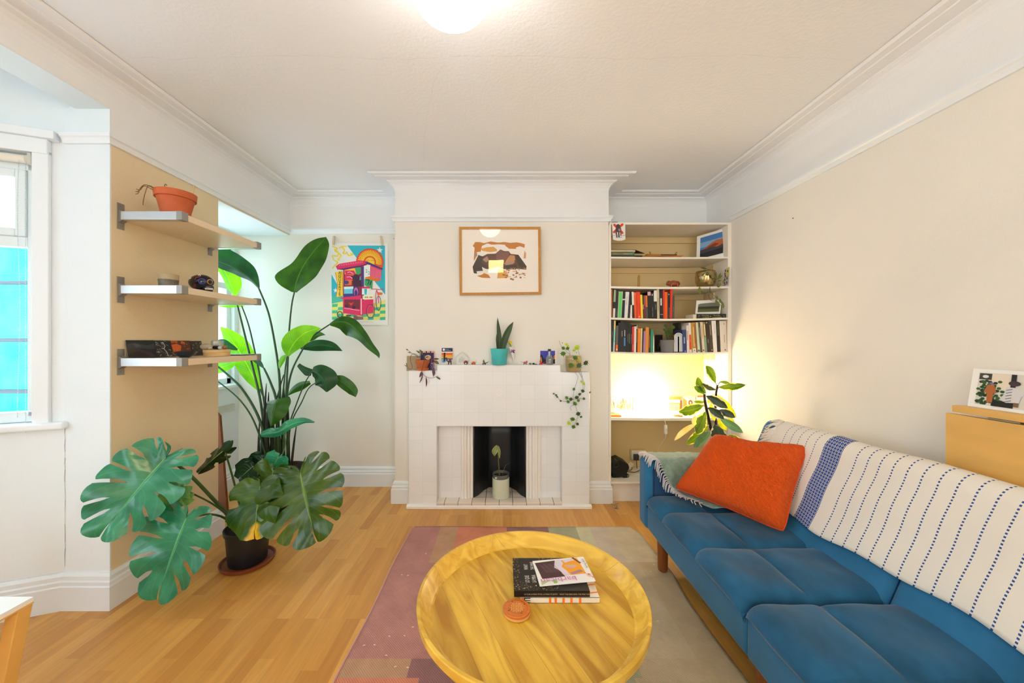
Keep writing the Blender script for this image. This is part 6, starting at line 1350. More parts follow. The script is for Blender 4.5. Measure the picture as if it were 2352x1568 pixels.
# white card with blue print, skull bottle
o, a = cardart('picture_card', 'white-bordered card with a blue print behind the skull bottle', 1236.5, 804, 1280, 836, 2.912, (232, 228, 226), zb_=MZ)
a.rect((58, 62, 172), .10, .04, .88, .96); a.poly((20, 16, 30), [(.1, .3), (.2, .34), (.3, .62), (.4, .66), (.46, .96), (.1, .96)]); a.poly((20, 16, 30), [(.88, .25), (.74, .4), (.66, .96), (.88, .96)]); a.poly((206, 140, 60), [(.8, .4), (.88, .3), (.88, .62), (.8, .66)]); a.poly((206, 140, 60), [(.12, .5), (.16, .5), (.2, .8), (.14, .9)]); a.build('printed_picture', o)
bx = xm(1262, 2.86); o = thing('bottle', 'small black-filled glass bottle with skull emblem and black cap', 'bottle', (bx, 2.862, MZ)); cb = (bx, 2.862, MZ)
m = MB(); m.lathe([(.024, 0), (.0285, .004), (.0285, .045), (.027, .056), (.020, .070), (.0105, .078), (.0105, .108)], cb, 28); m.build('glass_body', mat('bottle_glass', (200, 206, 210), .05, spec=.8, alpha=.35), o, smooth=True)
m = MB(); m.lathe([(.022, .002), (.0265, .006), (.0265, .044), (.0255, .054), (.018, .066)], cb, 28); m.build('dark_liquid', mat('black_liquid', (12, 12, 14), .12), o, smooth=True)
m = MB(); m.lathe([(.0125, .106), (.0125, .122), (.0115, .1235)], cb, 20); m.build('cap', C3(14, 14, 16, .35), o, smooth=True)
m = MB(); m.box(bx-.006, bx, 2.849, 2.8505, MZ+.066, MZ+.104); m.build('paper_strip', C3(214, 216, 220, .5), o)
a = Art((bx-.0135, 2.832, MZ+.050), (.027, 0, 0), (0, 0, -.040), (0, -1, 0)); SK_ = (176, 186, 190); a.disc(SK_, .5, .36, .36, .8); a.poly(SK_, [(.28, .55), (.72, .55), (.68, .9), (.32, .9)]); a.disc((14, 14, 18), .34, .42, .12, .75); a.disc((14, 14, 18), .66, .42, .12, .75); a.poly((14, 14, 18), [(.5, .5), (.56, .62), (.44, .62)]); a.rect((14, 14, 18), .34, .74, .66, .77)
for u in (.42, .5, .58): a.rect((14, 14, 18), u-.008, .68, u+.008, .86)
a.disc((60, 110, 130), .34, .42, .05); a.disc((60, 110, 130), .66, .42, .05); a.build('skull_emblem', o)
# glass jar with ivy
jc = (xm(1317, 2.86), 2.858, MR); iv = thing('ivy_plant', 'glass jar of ivy trailing down the right side of the fireplace', 'plant', jc)
m = MB(); m.lathe([(.044, 0), (.054, .005), (.060, .02), (.063, .06), (.0625, .115), (.060, .1265), (.0575, .1265), (.058, .10)], jc, 32, cap=(True, False)); m.build('jar', mat('jar_glass', (214, 190, 130), .06, spec=.8, alpha=.42), iv, smooth=True)
random.seed(12); m = MB()
for k in range(42):
    pts = []; t = random.uniform(0, 6.28)
    for j in range(5): t += random.uniform(-.8, .8); r = random.uniform(.03, .050); pts.append(Vector((jc[0]+r*math.cos(t), jc[1]+r*math.sin(t), MR+.01+.095*j/4+random.uniform(-.008, .008))))
    m.tube(pts, .0013, 4, smooth=2)
rt = m.build('roots', C3(196, 156, 78, .6), iv); rt['kind'] = 'stuff'
m = MB(); m.lathe([(.001, .122), (.056, .121), (.0575, .112)], jc, 24, cap=(False, False)); m.build('soil', M_soil, iv)
o = thing('picture_card', 'pale card leaning behind the ivy jar', 'card', P(1293, 854, 2.912)); m = MB(); m.box(xm(1286, 2.912), xm(1302, 2.912), 2.912, 2.914, MR, MR+.10); m.build('card', C3(222, 222, 218, .6), o)
IV1 = leaf_mat('ivy_green', (52, 96, 28), (84, 132, 40), rough=.4, tl=.25, ribs=1, rib_amt=0); IV2 = leaf_mat('ivy_lime', (140, 176, 40), (186, 208, 70), rough=.4, tl=.35, ribs=1, rib_amt=0); IV3 = leaf_mat('ivy_dark', (30, 62, 26), (48, 84, 36), rough=.35, tl=.15, ribs=1, rib_amt=0)
IVP = [(0, -1), (.22, -.45), (.62, -.62), (.55, -.18), (1, .08), (.52, .26), (.42, .62), (.12, .5), (0, .72), (-.12, .5), (-.42, .62), (-.52, .26), (-1, .08), (-.55, -.18), (-.62, -.62), (-.22, -.45)]
random.seed(31)
def ivy(x, y, r, mt, Y=2.80):
    c = P(x, y, Y); a = random.uniform(-.9, .9); s = r*Y/F; tx, tz = random.uniform(-.5, .5), random.uniform(-.4, .4); m = MB(); i0 = m.vert(c+Vector((0, -.002, 0))); n = len(IVP); ids = []
    for u, v in IVP:
        X, Z = u*math.cos(a)-v*math.sin(a), u*math.sin(a)+v*math.cos(a); ids.append(m.vert(c+Vector((X*s, X*s*tx+Z*s*tz+.0015, Z*s))))
    for k in range(n): m.face([i0, ids[k], ids[(k+1) % n]]); m.uv[len(m.f)-1] = [(.5, .5), (.3, .9), (.7, .9)]
    m.build('leaf', mt, iv)
def Q84(x, y): return (1100+x/8.4, 720+y/8.4)
def Q49(x, y): return (900+x/4.9, 700+y/4.9)
for x, y, r, mt in ((1610, 565, 1.6, IV1), (1685, 590, 4.5, IV2), (1630, 665, 6, IV1), (1710, 670, 6, IV1), (1625, 770, 8, IV1), (1890, 650, 8, IV2), (1840, 700, 5, IV2), (1885, 750, 2, IV2), (1860, 850, 7, IV1), (1940, 890, 5, IV2), (1780, 1000, 8, IV1), (1930, 1000, 8, IV3), (2062, 950, 8, IV3), (1845, 960, 4, IV2), (1715, 620, 4, IV2)): ivy(*Q84(x, y), r, mt, 2.79)
for x, y, r, mt in ((2135, 860, 4.2, IV2), (2160, 885, 4.8, IV2), (2050, 948, 4.8, IV1), (2150, 968, 5.5, IV3), (2115, 1005, 5, IV3), (2165, 1055, 4.5, IV3), (2082, 1040, 6, IV3), (2100, 1075, 5, IV1), (1970, 1045, 5.5, IV1), (2015, 1060, 6, IV3), (1985, 1090, 5, IV1), (2062, 1110, 6.5, IV1), (2232, 985, 3.4, IV3), (1822, 998, 3, IV1), (1850, 1015, 3.4, IV3), (1862, 1035, 3.4, IV1), (1900, 1080, 3, IV3), (2098, 1225, 6.5, IV3), (2130, 1260, 4, IV1), (2035, 1285, 7, IV1), (1995, 1330, 6, IV2), (2090, 1340, 5, IV3), (2045, 1372, 6.5, IV1)): ivy(*Q49(x, y), r, mt, 2.795)
IS = mat('ivy_vine', (92, 76, 52), .6)
def iv_s(pts, Y=2.80, q=Q49, r=.0011): m = MB(); m.tube([P(*q(*p_), Y+.003) for p_ in pts], r, 5, smooth=4); m.build('vine', IS, iv, smooth=2)
iv_s([(2055, 755), (2095, 810), (2070, 900), (2050, 960), (2040, 1050), (2062, 1110), (2080, 1180), (2098, 1225), (2080, 1300), (2045, 1372)]); iv_s([(2100, 755), (2140, 830), (2150, 960), (2110, 1010), (2080, 1060)]); iv_s([(2112, 755), (2145, 820), (2170, 900), (2165, 960), (2150, 990)])
iv_s([(2165, 1060), (2085, 1050), (1985, 1085), (1900, 1075), (1850, 1015), (1822, 998)]); iv_s([(1545, 525), (1600, 660), (1660, 700), (1720, 760), (1760, 800)], 2.80, Q84); iv_s([(1690, 600), (1740, 720), (1765, 800)], 2.8, Q84); iv_s([(1890, 660), (1925, 740), (1940, 800)], 2.8, Q84); iv_s([(2062, 1110), (2010, 1150), (2020, 1185)])
iv_s([(1800, 800), (1940, 990), (1950, 1050), (2000, 1220)], 2.785, Q84)

# ---- rubber plant cutting in the firebox
rb = thing('potted_cutting', 'wilting leafy cutting in a pale green pot standing in the firebox', 'plant', (-.018, 2.93, .0457)); c_ = (-.016, 2.925, .0457)
m = MB(); m.lathe([(.060, 0), (.066, .004), (.068, .012), (.068, .155), (.064, .157), (.062, .13), (.001, .128)], c_, 40, cap=(True, False)); m.build('cachepot', mat('pale_green_ceramic', (206, 212, 190), .35), rb, smooth=True)
m = MB(); m.lathe([(.0605, .13), (.0645, .168), (.0685, .186), (.0675, .190), (.063, .186), (.06, .17)], c_, 40, cap=(False, False)); inner = m.build('nursery_pot', mat('grey_plastic_pot', (92, 94, 92), .5), rb, smooth=True)
a = Art((c_[0]-.046, 2.8605, .0457+.178), (.016, 0, 0), (0, .002, -.010), (0, -1, 0)); a.rect((220, 222, 224), 0, 0, 1, 1); a.build('label', rb)
m = MB(); m.lathe([(.001, .172), (.061, .170)], c_, 24, cap=(False, False), wob=lambda t, i: 1); m.build('soil', mat('bark_soil', (44, 32, 26), 1, noise=(90, .7), bump=(150, 1)), rb)
def QF(x, y): return (900+x/4.704, 960+y/4.704)
CS = mat('green_bark', (104, 100, 46), .6)
stem(rb, [(*QF(1163, 655), 2.925), (*QF(1158, 540), 2.925), (*QF(1152, 450), 2.925), (*QF(1150, 330), 2.925), (*QF(1135, 288), 2.925)], .0042, CS); stem(rb, [(*QF(1190, 655), 2.93), (*QF(1205, 580), 2.93), (*QF(1230, 510), 2.93), (*QF(1276, 482), 2.93)], .0022, mat('dry_stem', (96, 80, 50), .7))
FL = leaf_mat('cream_green_leaf', (122, 136, 72), (150, 160, 96), rough=.4, tl=.2, ribs=10, rib_amt=.1, edge=(216, 212, 150))
strip_leaf(rb, [(*QF(1135, 293), 2.92), (*QF(1120, 320), 2.90), (*QF(1110, 360), 2.89), (*QF(1110, 410), 2.90)], [2, 6, 6.5, .3], [1, 4, 6, .3], FL, fold=-.3); strip_leaf(rb, [(*QF(1150, 300), 2.92), (*QF(1160, 340), 2.91), (*QF(1160, 385), 2.91), (*QF(1165, 435), 2.92)], [1, 2.5, 3, .3], [1, 3, 3, .3], FL, fold=-.6)

# ---- framed watercolour on the chimney breast
fy = 2.912
def art_paint(a):
    OC, OC2, BR_, DB, WH, TA = (192, 116, 26), (216, 158, 74), (80, 44, 34), (38, 22, 18), (238, 234, 230), (166, 130, 112)
    a.rect((240, 234, 226), 0.02, .02, .98, .98)
    q = lambda x, y: ((x-190)/1478, (y-175)/1215)
    W_ = lambda c, pts: a.poly(c, [q(*p_) for p_ in pts])
    W_(OC, [(435, 510), (480, 440), (560, 440), (640, 460), (760, 430), (900, 450), (1020, 440), (1120, 455), (1230, 445), (1300, 455), (1385, 480), (1380, 540), (1250, 560), (1100, 560), (1020, 500), (860, 490), (700, 480), (600, 520), (580, 610), (500, 620), (490, 720), (450, 780), (460, 640), (470, 540)])
    W_(WH, [(600, 510), (700, 465), (760, 480), (740, 520), (640, 560)]); W_(OC2, [(570, 560), (700, 530), (860, 520), (880, 600), (760, 620), (620, 600)]); W_(WH, [(780, 490), (900, 480), (1030, 490), (1010, 560), (860, 560)]); W_(WH, [(1220, 540), (1290, 515), (1370, 540), (1370, 580), (1240, 570)])
    W_((206, 150, 110), [(1380, 590), (1410, 640), (1405, 730), (1360, 730)]); W_(TA, [(460, 640), (510, 620), (520, 680), (480, 720)])
    W_(BR_, [(430, 880), (540, 665), (600, 700), (700, 650), (850, 645), (940, 570), (1010, 600), (1090, 600), (1130, 650), (1270, 665), (1330, 790), (1420, 870), (1410, 930), (1100, 900), (900, 880), (700, 920), (600, 960), (500, 1000), (450, 990)])
    W_(DB, [(430, 880), (540, 670), (640, 700), (600, 800), (720, 860), (660, 920), (620, 960), (480, 1000), (450, 990)]); W_(TA, [(620, 740), (700, 690), (730, 760), (680, 800), (620, 760)]); W_((116, 72, 66), [(860, 650), (940, 575), (1010, 620), (1090, 610), (1100, 680), (1000, 820), (930, 880), (870, 840)])
    W_((188, 132, 80), [(1120, 670), (1200, 680), (1210, 760), (1140, 820), (1010, 830), (1060, 740)]); W_(TA, [(1000, 820), (1130, 760), (1210, 790), (1170, 830), (1040, 850)]); W_(DB, [(1210, 670), (1270, 668), (1420, 870), (1410, 930), (1290, 880), (1230, 760)]); W_(DB, [(900, 880), (1240, 840), (1230, 930), (1000, 920)])
    W_((232, 226, 220), [(600, 880), (660, 910), (720, 930), (700, 990), (640, 990), (520, 1010), (500, 960), (620, 950)]); W_(OC, [(505, 1040), (600, 1020), (640, 990), (720, 1020), (760, 1080), (600, 1075)]); W_(OC2, [(900, 920), (1000, 930), (1090, 1030), (1060, 1080), (880, 1085)])
    random.seed(2)
    for k in range(60):
        x, y = random.uniform(990, 1400), random.uniform(900, 1080); w_, h_ = random.uniform(10, 30), random.uniform(6, 13); W_(random.choice([(150, 74, 34), (206, 150, 90), OC2, WH, (120, 60, 30)]), [(x-w_, y-h_), (x+w_*.8, y-h_*.7), (x+w_, y+h_*.8), (x-w_*.7, y+h_)])
    for x, y in ((1135, 1095), (1170, 1105), (1310, 1070)): W_((150, 74, 34), [(x-18, y-15), (x+18, y-12), (x+16, y+16), (x-16, y+14)])
tl, tr, bl, br = P(1054.5, 521, fy-.045), P(1241.5, 521, fy-.045), P(1056, 678, fy), P(1243, 676, fy)
M_oak = mat('honey_oak_frame', (184, 124, 28), .4, noise=(10, .12, (6, 1, 6)))
fr = frame_on('framed_picture', 'brown mountain watercolour in a honey oak frame above the mantel', 'picture', tl, tr, bl, br, None, .020, art_paint, .011, M_oak)
def pic_glass():
    m = bpy.data.materials.new('picture_glass'); m.use_nodes = True; nt = m.node_tree
    for n in list(nt.nodes):
        if n.type == 'BSDF_PRINCIPLED': nt.nodes.remove(n)
    out = [n for n in nt.nodes if n.type == 'OUTPUT_MATERIAL'][0]; t = nt.nodes.new('ShaderNodeBsdfTransparent'); g = nt.nodes.new('ShaderNodeBsdfGlossy'); g.inputs['Roughness'].default_value = 0.01
    mx = nt.nodes.new('ShaderNodeMixShader'); mx.inputs[0].default_value = 0.022; nt.links.new(t.outputs[0], mx.inputs[1]); nt.links.new(g.outputs[0], mx.inputs[2]); nt.links.new(mx.outputs[0], out.inputs['Surface']); return m
m = MB(); m.prism([tl+Vector((.016, -.005, -.016)), tr+Vector((-.016, -.005, -.016)), br+Vector((-.016, -.005, .016)), bl+Vector((.016, -.005, .016))], (0, .001, 0)); m.build('glass', pic_glass(), fr)

# ---- food cart poster in the alcove
py_ = 3.255
def QP(x, y): return (740+x/6.533, 520+y/6.533)
tl, tr, bl = P(*QP(130, 245), py_), P(*QP(985, 250), py_), P(*QP(128, 1475), py_)
ps = thing('poster', 'colourful street food cart poster with red sun hanging in the left alcove', 'poster', (tl+tr)/2-Vector((0, 0, .7)))
W0, H0 = 855, 1228
m = MB(); m.prism([tl, tr, tr+(bl-tl), bl], (0, .0015, 0)); m.build('paper', C3(232, 230, 228, .5), ps)
a = Art(tl, tr-tl, bl-tl, (0, -1, 0), lift=.0002)
q = lambda x, y: ((x-130)/W0, (y-248)/H0)
def A_(c, pts): a.poly(c, [q(*p_) for p_ in pts])
def D_(c, x, y, r, ry=None): a.disc(c, *q(x, y), r/W0, ry=(ry or r)/H0, n=28)
def Ln(c, pts, w): a.line(c, [q(*p_) for p_ in pts], w/W0, W0/H0)
CY, YE, PK, OR_, DP, GN, WH, NV = (40, 178, 198), (240, 210, 40), (222, 34, 96), (232, 110, 24), (70, 30, 60), (50, 160, 96), (236, 234, 230), (64, 50, 130)
A_(CY, [(375, 285), (942, 285), (947, 1020), (690, 700)]); A_((70, 180, 160), [(140, 720), (330, 1060), (330, 1170), (145, 1170)]); A_(CY, [(140, 720), (310, 1010), (310, 1040), (142, 1040)])
A_((226, 222, 120), [(145, 1160), (330, 1120), (830, 1150), (950, 1090), (955, 1400), (145, 1400)])
for i in range(9):
    for j in range(5):
        if (i+j) % 2 == 0: x, y = 150+i*90, 1165+j*48; A_((60, 186, 140), [(x, y), (min(x+88, 952), y-6), (min(x+80, 952), y+40), (x-4 if x > 150 else x, y+44)])
for pts in ([(150, 300), (230, 330), (190, 370), (250, 400), (230, 450), (170, 440)], [(150, 430), (170, 500), (240, 540), (200, 580), (150, 630)], [(290, 300), (340, 360), (310, 400), (360, 410)], [(360, 380), (400, 440), (470, 420), (420, 400)], [(250, 330), (300, 300), (370, 300)], [(180, 340), (290, 440), (230, 500), (265, 510)]): Ln(YE, pts, 18)
def star(x, y, r):
    A_(WH, [(x+(r if k % 2 == 0 else r*.4)*math.cos(PI*k/5-PI/2), y+(r if k % 2 == 0 else r*.4)*math.sin(PI*k/5-PI/2)) for k in range(10)])
star(865, 355, 50); star(205, 960, 40)
D_((206, 50, 60), 715, 535, 207); D_((226, 84, 26), 715, 535, 198)
for k in range(26): t = PI+PI*k/25*1.1-.15; Ln(YE, [(715+95*math.cos(t), 535+95*math.sin(t)), (715+140*math.cos(t+.06), 535+140*math.sin(t+.06)), (715+180*math.cos(t-.03), 535+180*math.sin(t-.03))], 11)
D_((206, 110, 26), 717, 535, 80); D_((244, 200, 50), 717, 535, 70); Ln((180, 90, 20), [(660, 510), (690, 500), (715, 520)], 6); Ln((180, 90, 20), [(730, 515), (760, 505), (780, 520)], 6)
A_((150, 30, 60), [(320, 640), (590, 600), (600, 1100), (320, 1080)]); A_((246, 190, 40), [(335, 640), (500, 620), (530, 740), (340, 720)]); A_(PK, [(340, 660), (480, 660), (520, 730), (350, 720)]); A_(PK, [(340, 730), (470, 740), (500, 820), (340, 790)]); A_(OR_, [(345, 800), (450, 800), (440, 880), (345, 880)]); A_(GN, [(490, 620), (580, 610), (580, 700), (520, 740)])
Ln(WH, [(380, 690), (420, 680), (470, 710)], 6); Ln(WH, [(370, 760), (420, 755), (470, 790)], 6); A_(CY, [(555, 740), (580, 740), (580, 830), (555, 830)])
D_((66, 24, 52), 510, 775, 55, 60); Ln((66, 24, 52), [(440, 740), (470, 770)], 16); Ln((66, 24, 52), [(580, 725), (550, 765)], 16); A_((66, 24, 52), [(450, 820), (590, 800), (600, 900), (470, 900)]); D_((70, 60, 130), 365, 840, 40, 30)
A_(NV, [(590, 600), (630, 600), (630, 1110), (600, 1110)]); A_(PK, [(205, 600), (260, 560), (560, 510), (690, 520), (680, 560), (600, 590), (330, 640), (230, 650)]); A_((90, 30, 110), [(230, 645), (330, 628), (600, 580), (690, 545), (680, 570), (600, 600), (330, 655)])
for k in range(14): Ln((246, 150, 170), [(260+26*k, 600-4*k), (270+26*k, 560-3*k)], 5)
A_(NV, [(640, 540), (690, 530), (915, 630), (905, 648), (690, 570)]); A_(PK, [(725, 580), (895, 650), (880, 810), (720, 770)])
for k in range(8): Ln((240, 160, 176), [(745+19*k, 600+8*k), (742+19*k, 770+5*k)], 6)
A_(OR_, [(640, 765), (720, 745), (880, 805), (820, 825), (660, 780)]); A_(WH, [(628, 590), (725, 575), (722, 745), (630, 765)])
A_(GN, [(640, 780), (760, 800), (755, 940), (640, 880)]); Ln((30, 20, 40), [(660, 800), (710, 800), (690, 870)], 12); Ln((30, 20, 40), [(740, 815), (720, 880)], 14)
A_((246, 206, 50), [(200, 690), (300, 670), (320, 700), (318, 1040), (215, 1060), (235, 900)]); Ln((206, 60, 40), [(200, 690), (235, 880), (215, 1060)], 7); Ln((206, 60, 40), [(300, 670), (318, 1040)], 7)
A_((96, 200, 224), [(330, 905), (470, 900), (470, 1010), (330, 1015)]); A_((210, 236, 240), [(330, 905), (470, 900), (470, 935), (330, 940)]); A_(NV, [(330, 1010), (480, 1005), (480, 1060), (330, 1060)]); D_((60, 40, 110), 510, 980, 50, 88); D_((190, 110, 170), 510, 980, 34, 66); D_((60, 40, 110), 510, 1000, 22, 48)
A_((230, 236, 230), [(600, 930), (710, 930), (700, 1020), (600, 1020)]); A_(CY, [(635, 935), (675, 935), (670, 1020), (640, 1020)]); A_(PK, [(590, 905), (720, 900), (715, 930), (600, 930)])
A_(PK, [(250, 1075), (590, 1030), (590, 1070), (560, 1110), (300, 1085)]); A_(PK, [(315, 1080), (615, 1080), (610, 1340), (315, 1300)]); A_((120, 24, 50), [(335, 1095), (570, 1095), (570, 1240), (335, 1210)]); A_((226, 50, 30), [(395, 1140), (440, 1150), (480, 1130), (440, 1190)])
D_((60, 20, 40), 370, 1195, 28, 22); D_((60, 20, 40), 480, 1215, 28, 22); Ln((246, 190, 206), [(335, 1225), (565, 1260)], 6); Ln((246, 190, 206), [(590, 1080), (590, 1320)], 14); A_(PK, [(615, 1100), (770, 1090), (770, 1290), (615, 1320)])
A_((246, 240, 200), [(610, 1035), (772, 1030), (768, 1085), (612, 1090)]); 
for k in range(6): A_(random.choice([GN, PK, YE]), [(625+23*k, 1050), (640+23*k, 1048), (640+23*k, 1072), (625+23*k, 1074)])
def ring(c, x, y, r, ry, w):
    Ln(c, [(x+r*math.cos(2*PI*k/22), y+ry*math.sin(2*PI*k/22)) for k in range(23)], w)
ring((60, 40, 70), 727, 1270, 60, 100, 9); ring((246, 130, 150), 727, 1270, 50, 88, 3); ring((60, 40, 70), 850, 1150, 34, 110, 8)
for k in range(8): t = k*.785; Ln((206, 60, 90), [(727, 1270), (727+50*math.cos(t), 1270+88*math.sin(t))], 4)
Ln((206, 60, 120), [(740, 940), (800, 935), (860, 945), (925, 930)], 10); Ln((206, 60, 90), [(820, 950), (850, 1050), (850, 1150)], 12); Ln((206, 60, 90), [(790, 1230), (720, 1270)], 8); Ln((206, 60, 90), [(815, 960), (790, 1230)], 9); A_(OR_, [(835, 985), (905, 990), (900, 1025), (840, 1025)])
ring((110, 50, 60), 270, 1320, 38, 44, 14); D_((90, 60, 70), 400, 1335, 40, 14); A_((130, 90, 100), [(475, 1330), (530, 1335), (530, 1400), (475, 1395)]); A_((150, 100, 110), [(535, 1345), (620, 1355), (620, 1395), (540, 1395)])
a.build('printed_picture', ps)
tb = C3(40, 20, 36, .5)
for k, ch in enumerate('AGUZATE'): text('lettering', ch, .038, P(*QP(262, 716+k*53), py_-.0075), (1, .0, .03*(1 if k < 3 else -1)), (0, 0, 1), tb, ps, align='CENTER')
text('lettering', '2', .042, P(*QP(664, 690), py_-.0075), (1, 0, 0), (0, 0, 1), C3(40, 150, 90, .5), ps, align='CENTER'); text('lettering', '2', .042, P(*QP(702, 720), py_-.0075), (1, 0, 0), (0, 0, 1), C3(30, 120, 190, .5), ps, align='CENTER')
text('lettering', 'NO 25 - LA 22 FERIA INTERNACIONAL DEL LIBRO', .0075, P(*QP(480, 1434), py_-.0075), (1, 0, 0), (0, 0, 1), C3(226, 110, 90, .5), ps)
for x0, y0, x1, y1 in ((176, 140, 165, 275), (880, 140, 900, 285)):
    m = MB(); a_, b_ = P(*QP(x0, y0), py_-.010), P(*QP(x1, y1), py_-.010); u_ = Vector((.0085, 0, 0)); m.prism([a_-u_, a_+u_, b_+u_, b_-u_], (0, -.004, 0)); m.prism([a_-u_, a_+u_, b_+u_, b_-u_], (0, .0075, 0)); m.build('wooden_peg', C3(206, 188, 160, .7), ps)
for x, y, Y in ((904.5, 548, 3.262), (1822, 501, None)):
    c = P(x, y, Y) if Y else Vector((XR-.002, 1.82*F/(x-VX), 0)); 
    if not Y: c.z = HC-(y-VY)*c.y/F
    m = MB(); m.ball(c, .0035, 8, 6); tag(m.build('nail', C3(70, 66, 60, .5)), 'tiny nail in the wall beside the poster' if Y else 'tiny nail high on the right wall', 'nail')
# ============================================================ LEFT WALL SHELVES
M_alu = mat('brushed_aluminium', (205, 208, 212), .28, metal=.9); M_alud = mat('grey_cast_bracket', (150, 146, 140), .45, metal=.5)
M_brd = mat('maple_shelf_board', (226, 206, 174), .4)
SX0, SX1, SA, SB = XL+.0005, -1.582, 1.803, 2.395
def wall_shelf(zt, label):
    o = thing('wall_shelf', label, 'shelf', (XL, 2.1, zt-.1), 'pale floating shelves with metal brackets on the pier')
    m = MB(); m.box(SX0, SX1-.004, SA+.034, SB-.034, zt-.038, zt-.006); m.build('board', M_brd, o, bevel=.001)
    for y in (SA, SB-.036):
        m = MB(); m.box(SX0, SX0+.003, y, y+.036, zt-.085, zt+.045)
        m.prism([(SX0, y+.004, zt+.014), (SX0+.022, y+.004, zt+.0), (SX0+.022, y+.004, zt-.042), (SX0, y+.004, zt-.056)], (0, .028, 0)); 
        for z_ in (zt+.030, zt-.070): m.tube([(SX0+.003, y+.018, z_), (SX0+.0055, y+.018, z_)], .004, 8)
        b_ = m.build('bracket', M_alud, o, bevel=.002)
        m = MB(); m.box(SX0+.02, SX1-.028, y, y+.036, zt-.0405, zt); m.build('bracket_bar', M_alu, o, bevel=.001)
        m = MB(); m.box(SX1-.028, SX1, y-.001, y+.037, zt-.0415, zt+.001); m.build('end_cap', M_alud, o, bevel=.001)
    return o
Z1, Z2, Z3 = 1.930, 1.565, 1.206
wall_shelf(Z1, 'highest of the three pale shelves on the pier, holding the terracotta pot'); wall_shelf(Z2, 'middle of the three pale shelves on the pier, holding a skull and cup'); wall_shelf(Z3, 'lowest of the three pale shelves on the pier, holding prints and a bowl')
# terracotta pot with dead stems
tp = thing('terracotta_pot', 'terracotta flower pot with dried stems on the highest wall shelf', 'flower pot', (-1.722, 1.925, Z1-.005)); c_ = (-1.722, 1.925, Z1-.0055)
MTc = mat('terracotta_big', (190, 92, 48), .7, noise=(16, .12))
m = MB(); m.lathe([(.052, .004), (.055, .006), (.078, .108), (.086, .109), (.089, .142), (.084, .143), (.078, .12), (.001, .115)], c_, 40, cap=(True, False)); m.build('pot', MTc, tp, smooth=True)
m = MB(); m.lathe([(.058, 0), (.070, .002), (.072, .013), (.066, .013), (.058, .006)], c_, 40); m.build('saucer', MTc, tp, smooth=True)
m = MB(); m.lathe([(.001, .118), (.079, .116)], c_, 20, cap=(False, False)); m.build('soil', M_soil, tp)
DS = mat('dried_stem', (120, 84, 46), .8)
for pts in ([(-1.76, 1.88, .12), (-1.79, 1.84, .145), (-1.81, 1.83, .13), (-1.825, 1.83, .10), (-1.838, 1.83, .095)], [(-1.77, 1.87, .12), (-1.80, 1.84, .14), (-1.82, 1.835, .12), (-1.835, 1.83, .12)], [(-1.75, 1.86, .12), (-1.775, 1.835, .14), (-1.79, 1.83, .10), (-1.80, 1.83, .055), (-1.80, 1.83, .04)], [(-1.81, 1.83, .12), (-1.83, 1.83, .108), (-1.84, 1.832, .11)], [(-1.72, 1.86, .12), (-1.70, 1.84, .148), (-1.69, 1.84, .142)]):
    m = MB(); m.tube([(x, y, Z1+z_) for x, y, z_ in pts], .0018, 6, smooth=4); m.build('dried_stem', DS, tp, smooth=2)
m = MB(); m.tube([(-1.662, 1.955, Z1+.10), (-1.655, 1.96, Z1+.195)], .0032, 8); m.build('stake', C3(206, 176, 130, .7), tp)
# cup
m = MB(); cx, cy = -1.765, 1.93; m.lathe([(.036, 0), (.040, .003), (.0415, .038), (.0425, .0385), (.0415, .072), (.038, .074), (.037, .04), (.034, .008), (.001, .006)], (cx, cy, Z2+.0005), 36, cap=(True, False))
cm = mat('stoneware', (106, 98, 84), .5, noise=(40, .3)); o = tag(m.build('stoneware_cup', cm, smooth=True), 'grey stoneware cup with pale rim on the middle wall shelf', 'cup')
m = MB(); m.lathe([(.0418, .046), (.0432, .047), (.0424, .073), (.041, .0752), (.0385, .0746)], (cx, cy, Z2+.0005), 36, cap=(False, False)); m.build('pale_glaze', mat('pale_glaze', (176, 156, 122), .4, noise=(20, .1)), o, smooth=True)
# painted skull, facing right
sk = thing('skull_ornament', 'glossy navy painted skull with white flowers on the middle wall shelf', 'ornament', (-1.72, 2.10, Z2)); kc = Vector((-1.728, 2.10, Z2+.058))
MN = mat('navy_gloss', (16, 14, 38), .12, coat=.5)
m = MB()
def skfn(d): return 1+.10*max(0, -d.x)-.16*max(0, d.x)*max(0, -d.z)-.10*max(0, -d.z)
m.ball(kc, .052, 32, 22, (1.22, .88, .92), fn=skfn); m.ball(kc+Vector((.036, 0, -.026)), .030, 20, 12, (.95, .85, .85)); m.ball(kc+Vector((.034, 0, -.042)), .026, 16, 10, (1, .85, .55)); m.box(kc.x-.02, kc.x+.03, 2.075, 2.125, Z2-.0055, Z2+.02); m.build('cranium', MN, sk, smooth=True)
er = mat('blue_enamel', (60, 74, 170), .3)
for e, mt in ((-1, er),):
    for dx, dy, r in ((.030, -.036, .015), (.054, -.012, .013)):
        p0 = kc+Vector((dx, dy, .004)); n_ = Vector((dx*.6, dy, 0)).normalized(); t_ = n_.cross(Vector((0, 0, 1)))
        m = MB(); m.tube([p0+n_*.003+(t_*math.cos(a)+Vector((0, 0, 1))*math.sin(a))*r for a in [2*PI*k/20 for k in range(21)]], .002, 6); m.build('eye_ring', er if r > .014 else mat('gold_enamel', (200, 140, 40), .3), sk, smooth=2)
m = MB(); n_ = Vector((.7, -.72, 0)); 
for k in range(9):
    a = -.2-1.2*k/8; p0 = kc+Vector((.036, 0, -.036))+Vector((math.cos(a)*.029, math.sin(a)*.026, 0)); m.ball(p0, .0036, 6, 4, (1, 1, 1.5))
m.build('teeth', C3(220, 214, 200, .3), sk)
wf = C3(232, 220, 214, .4)
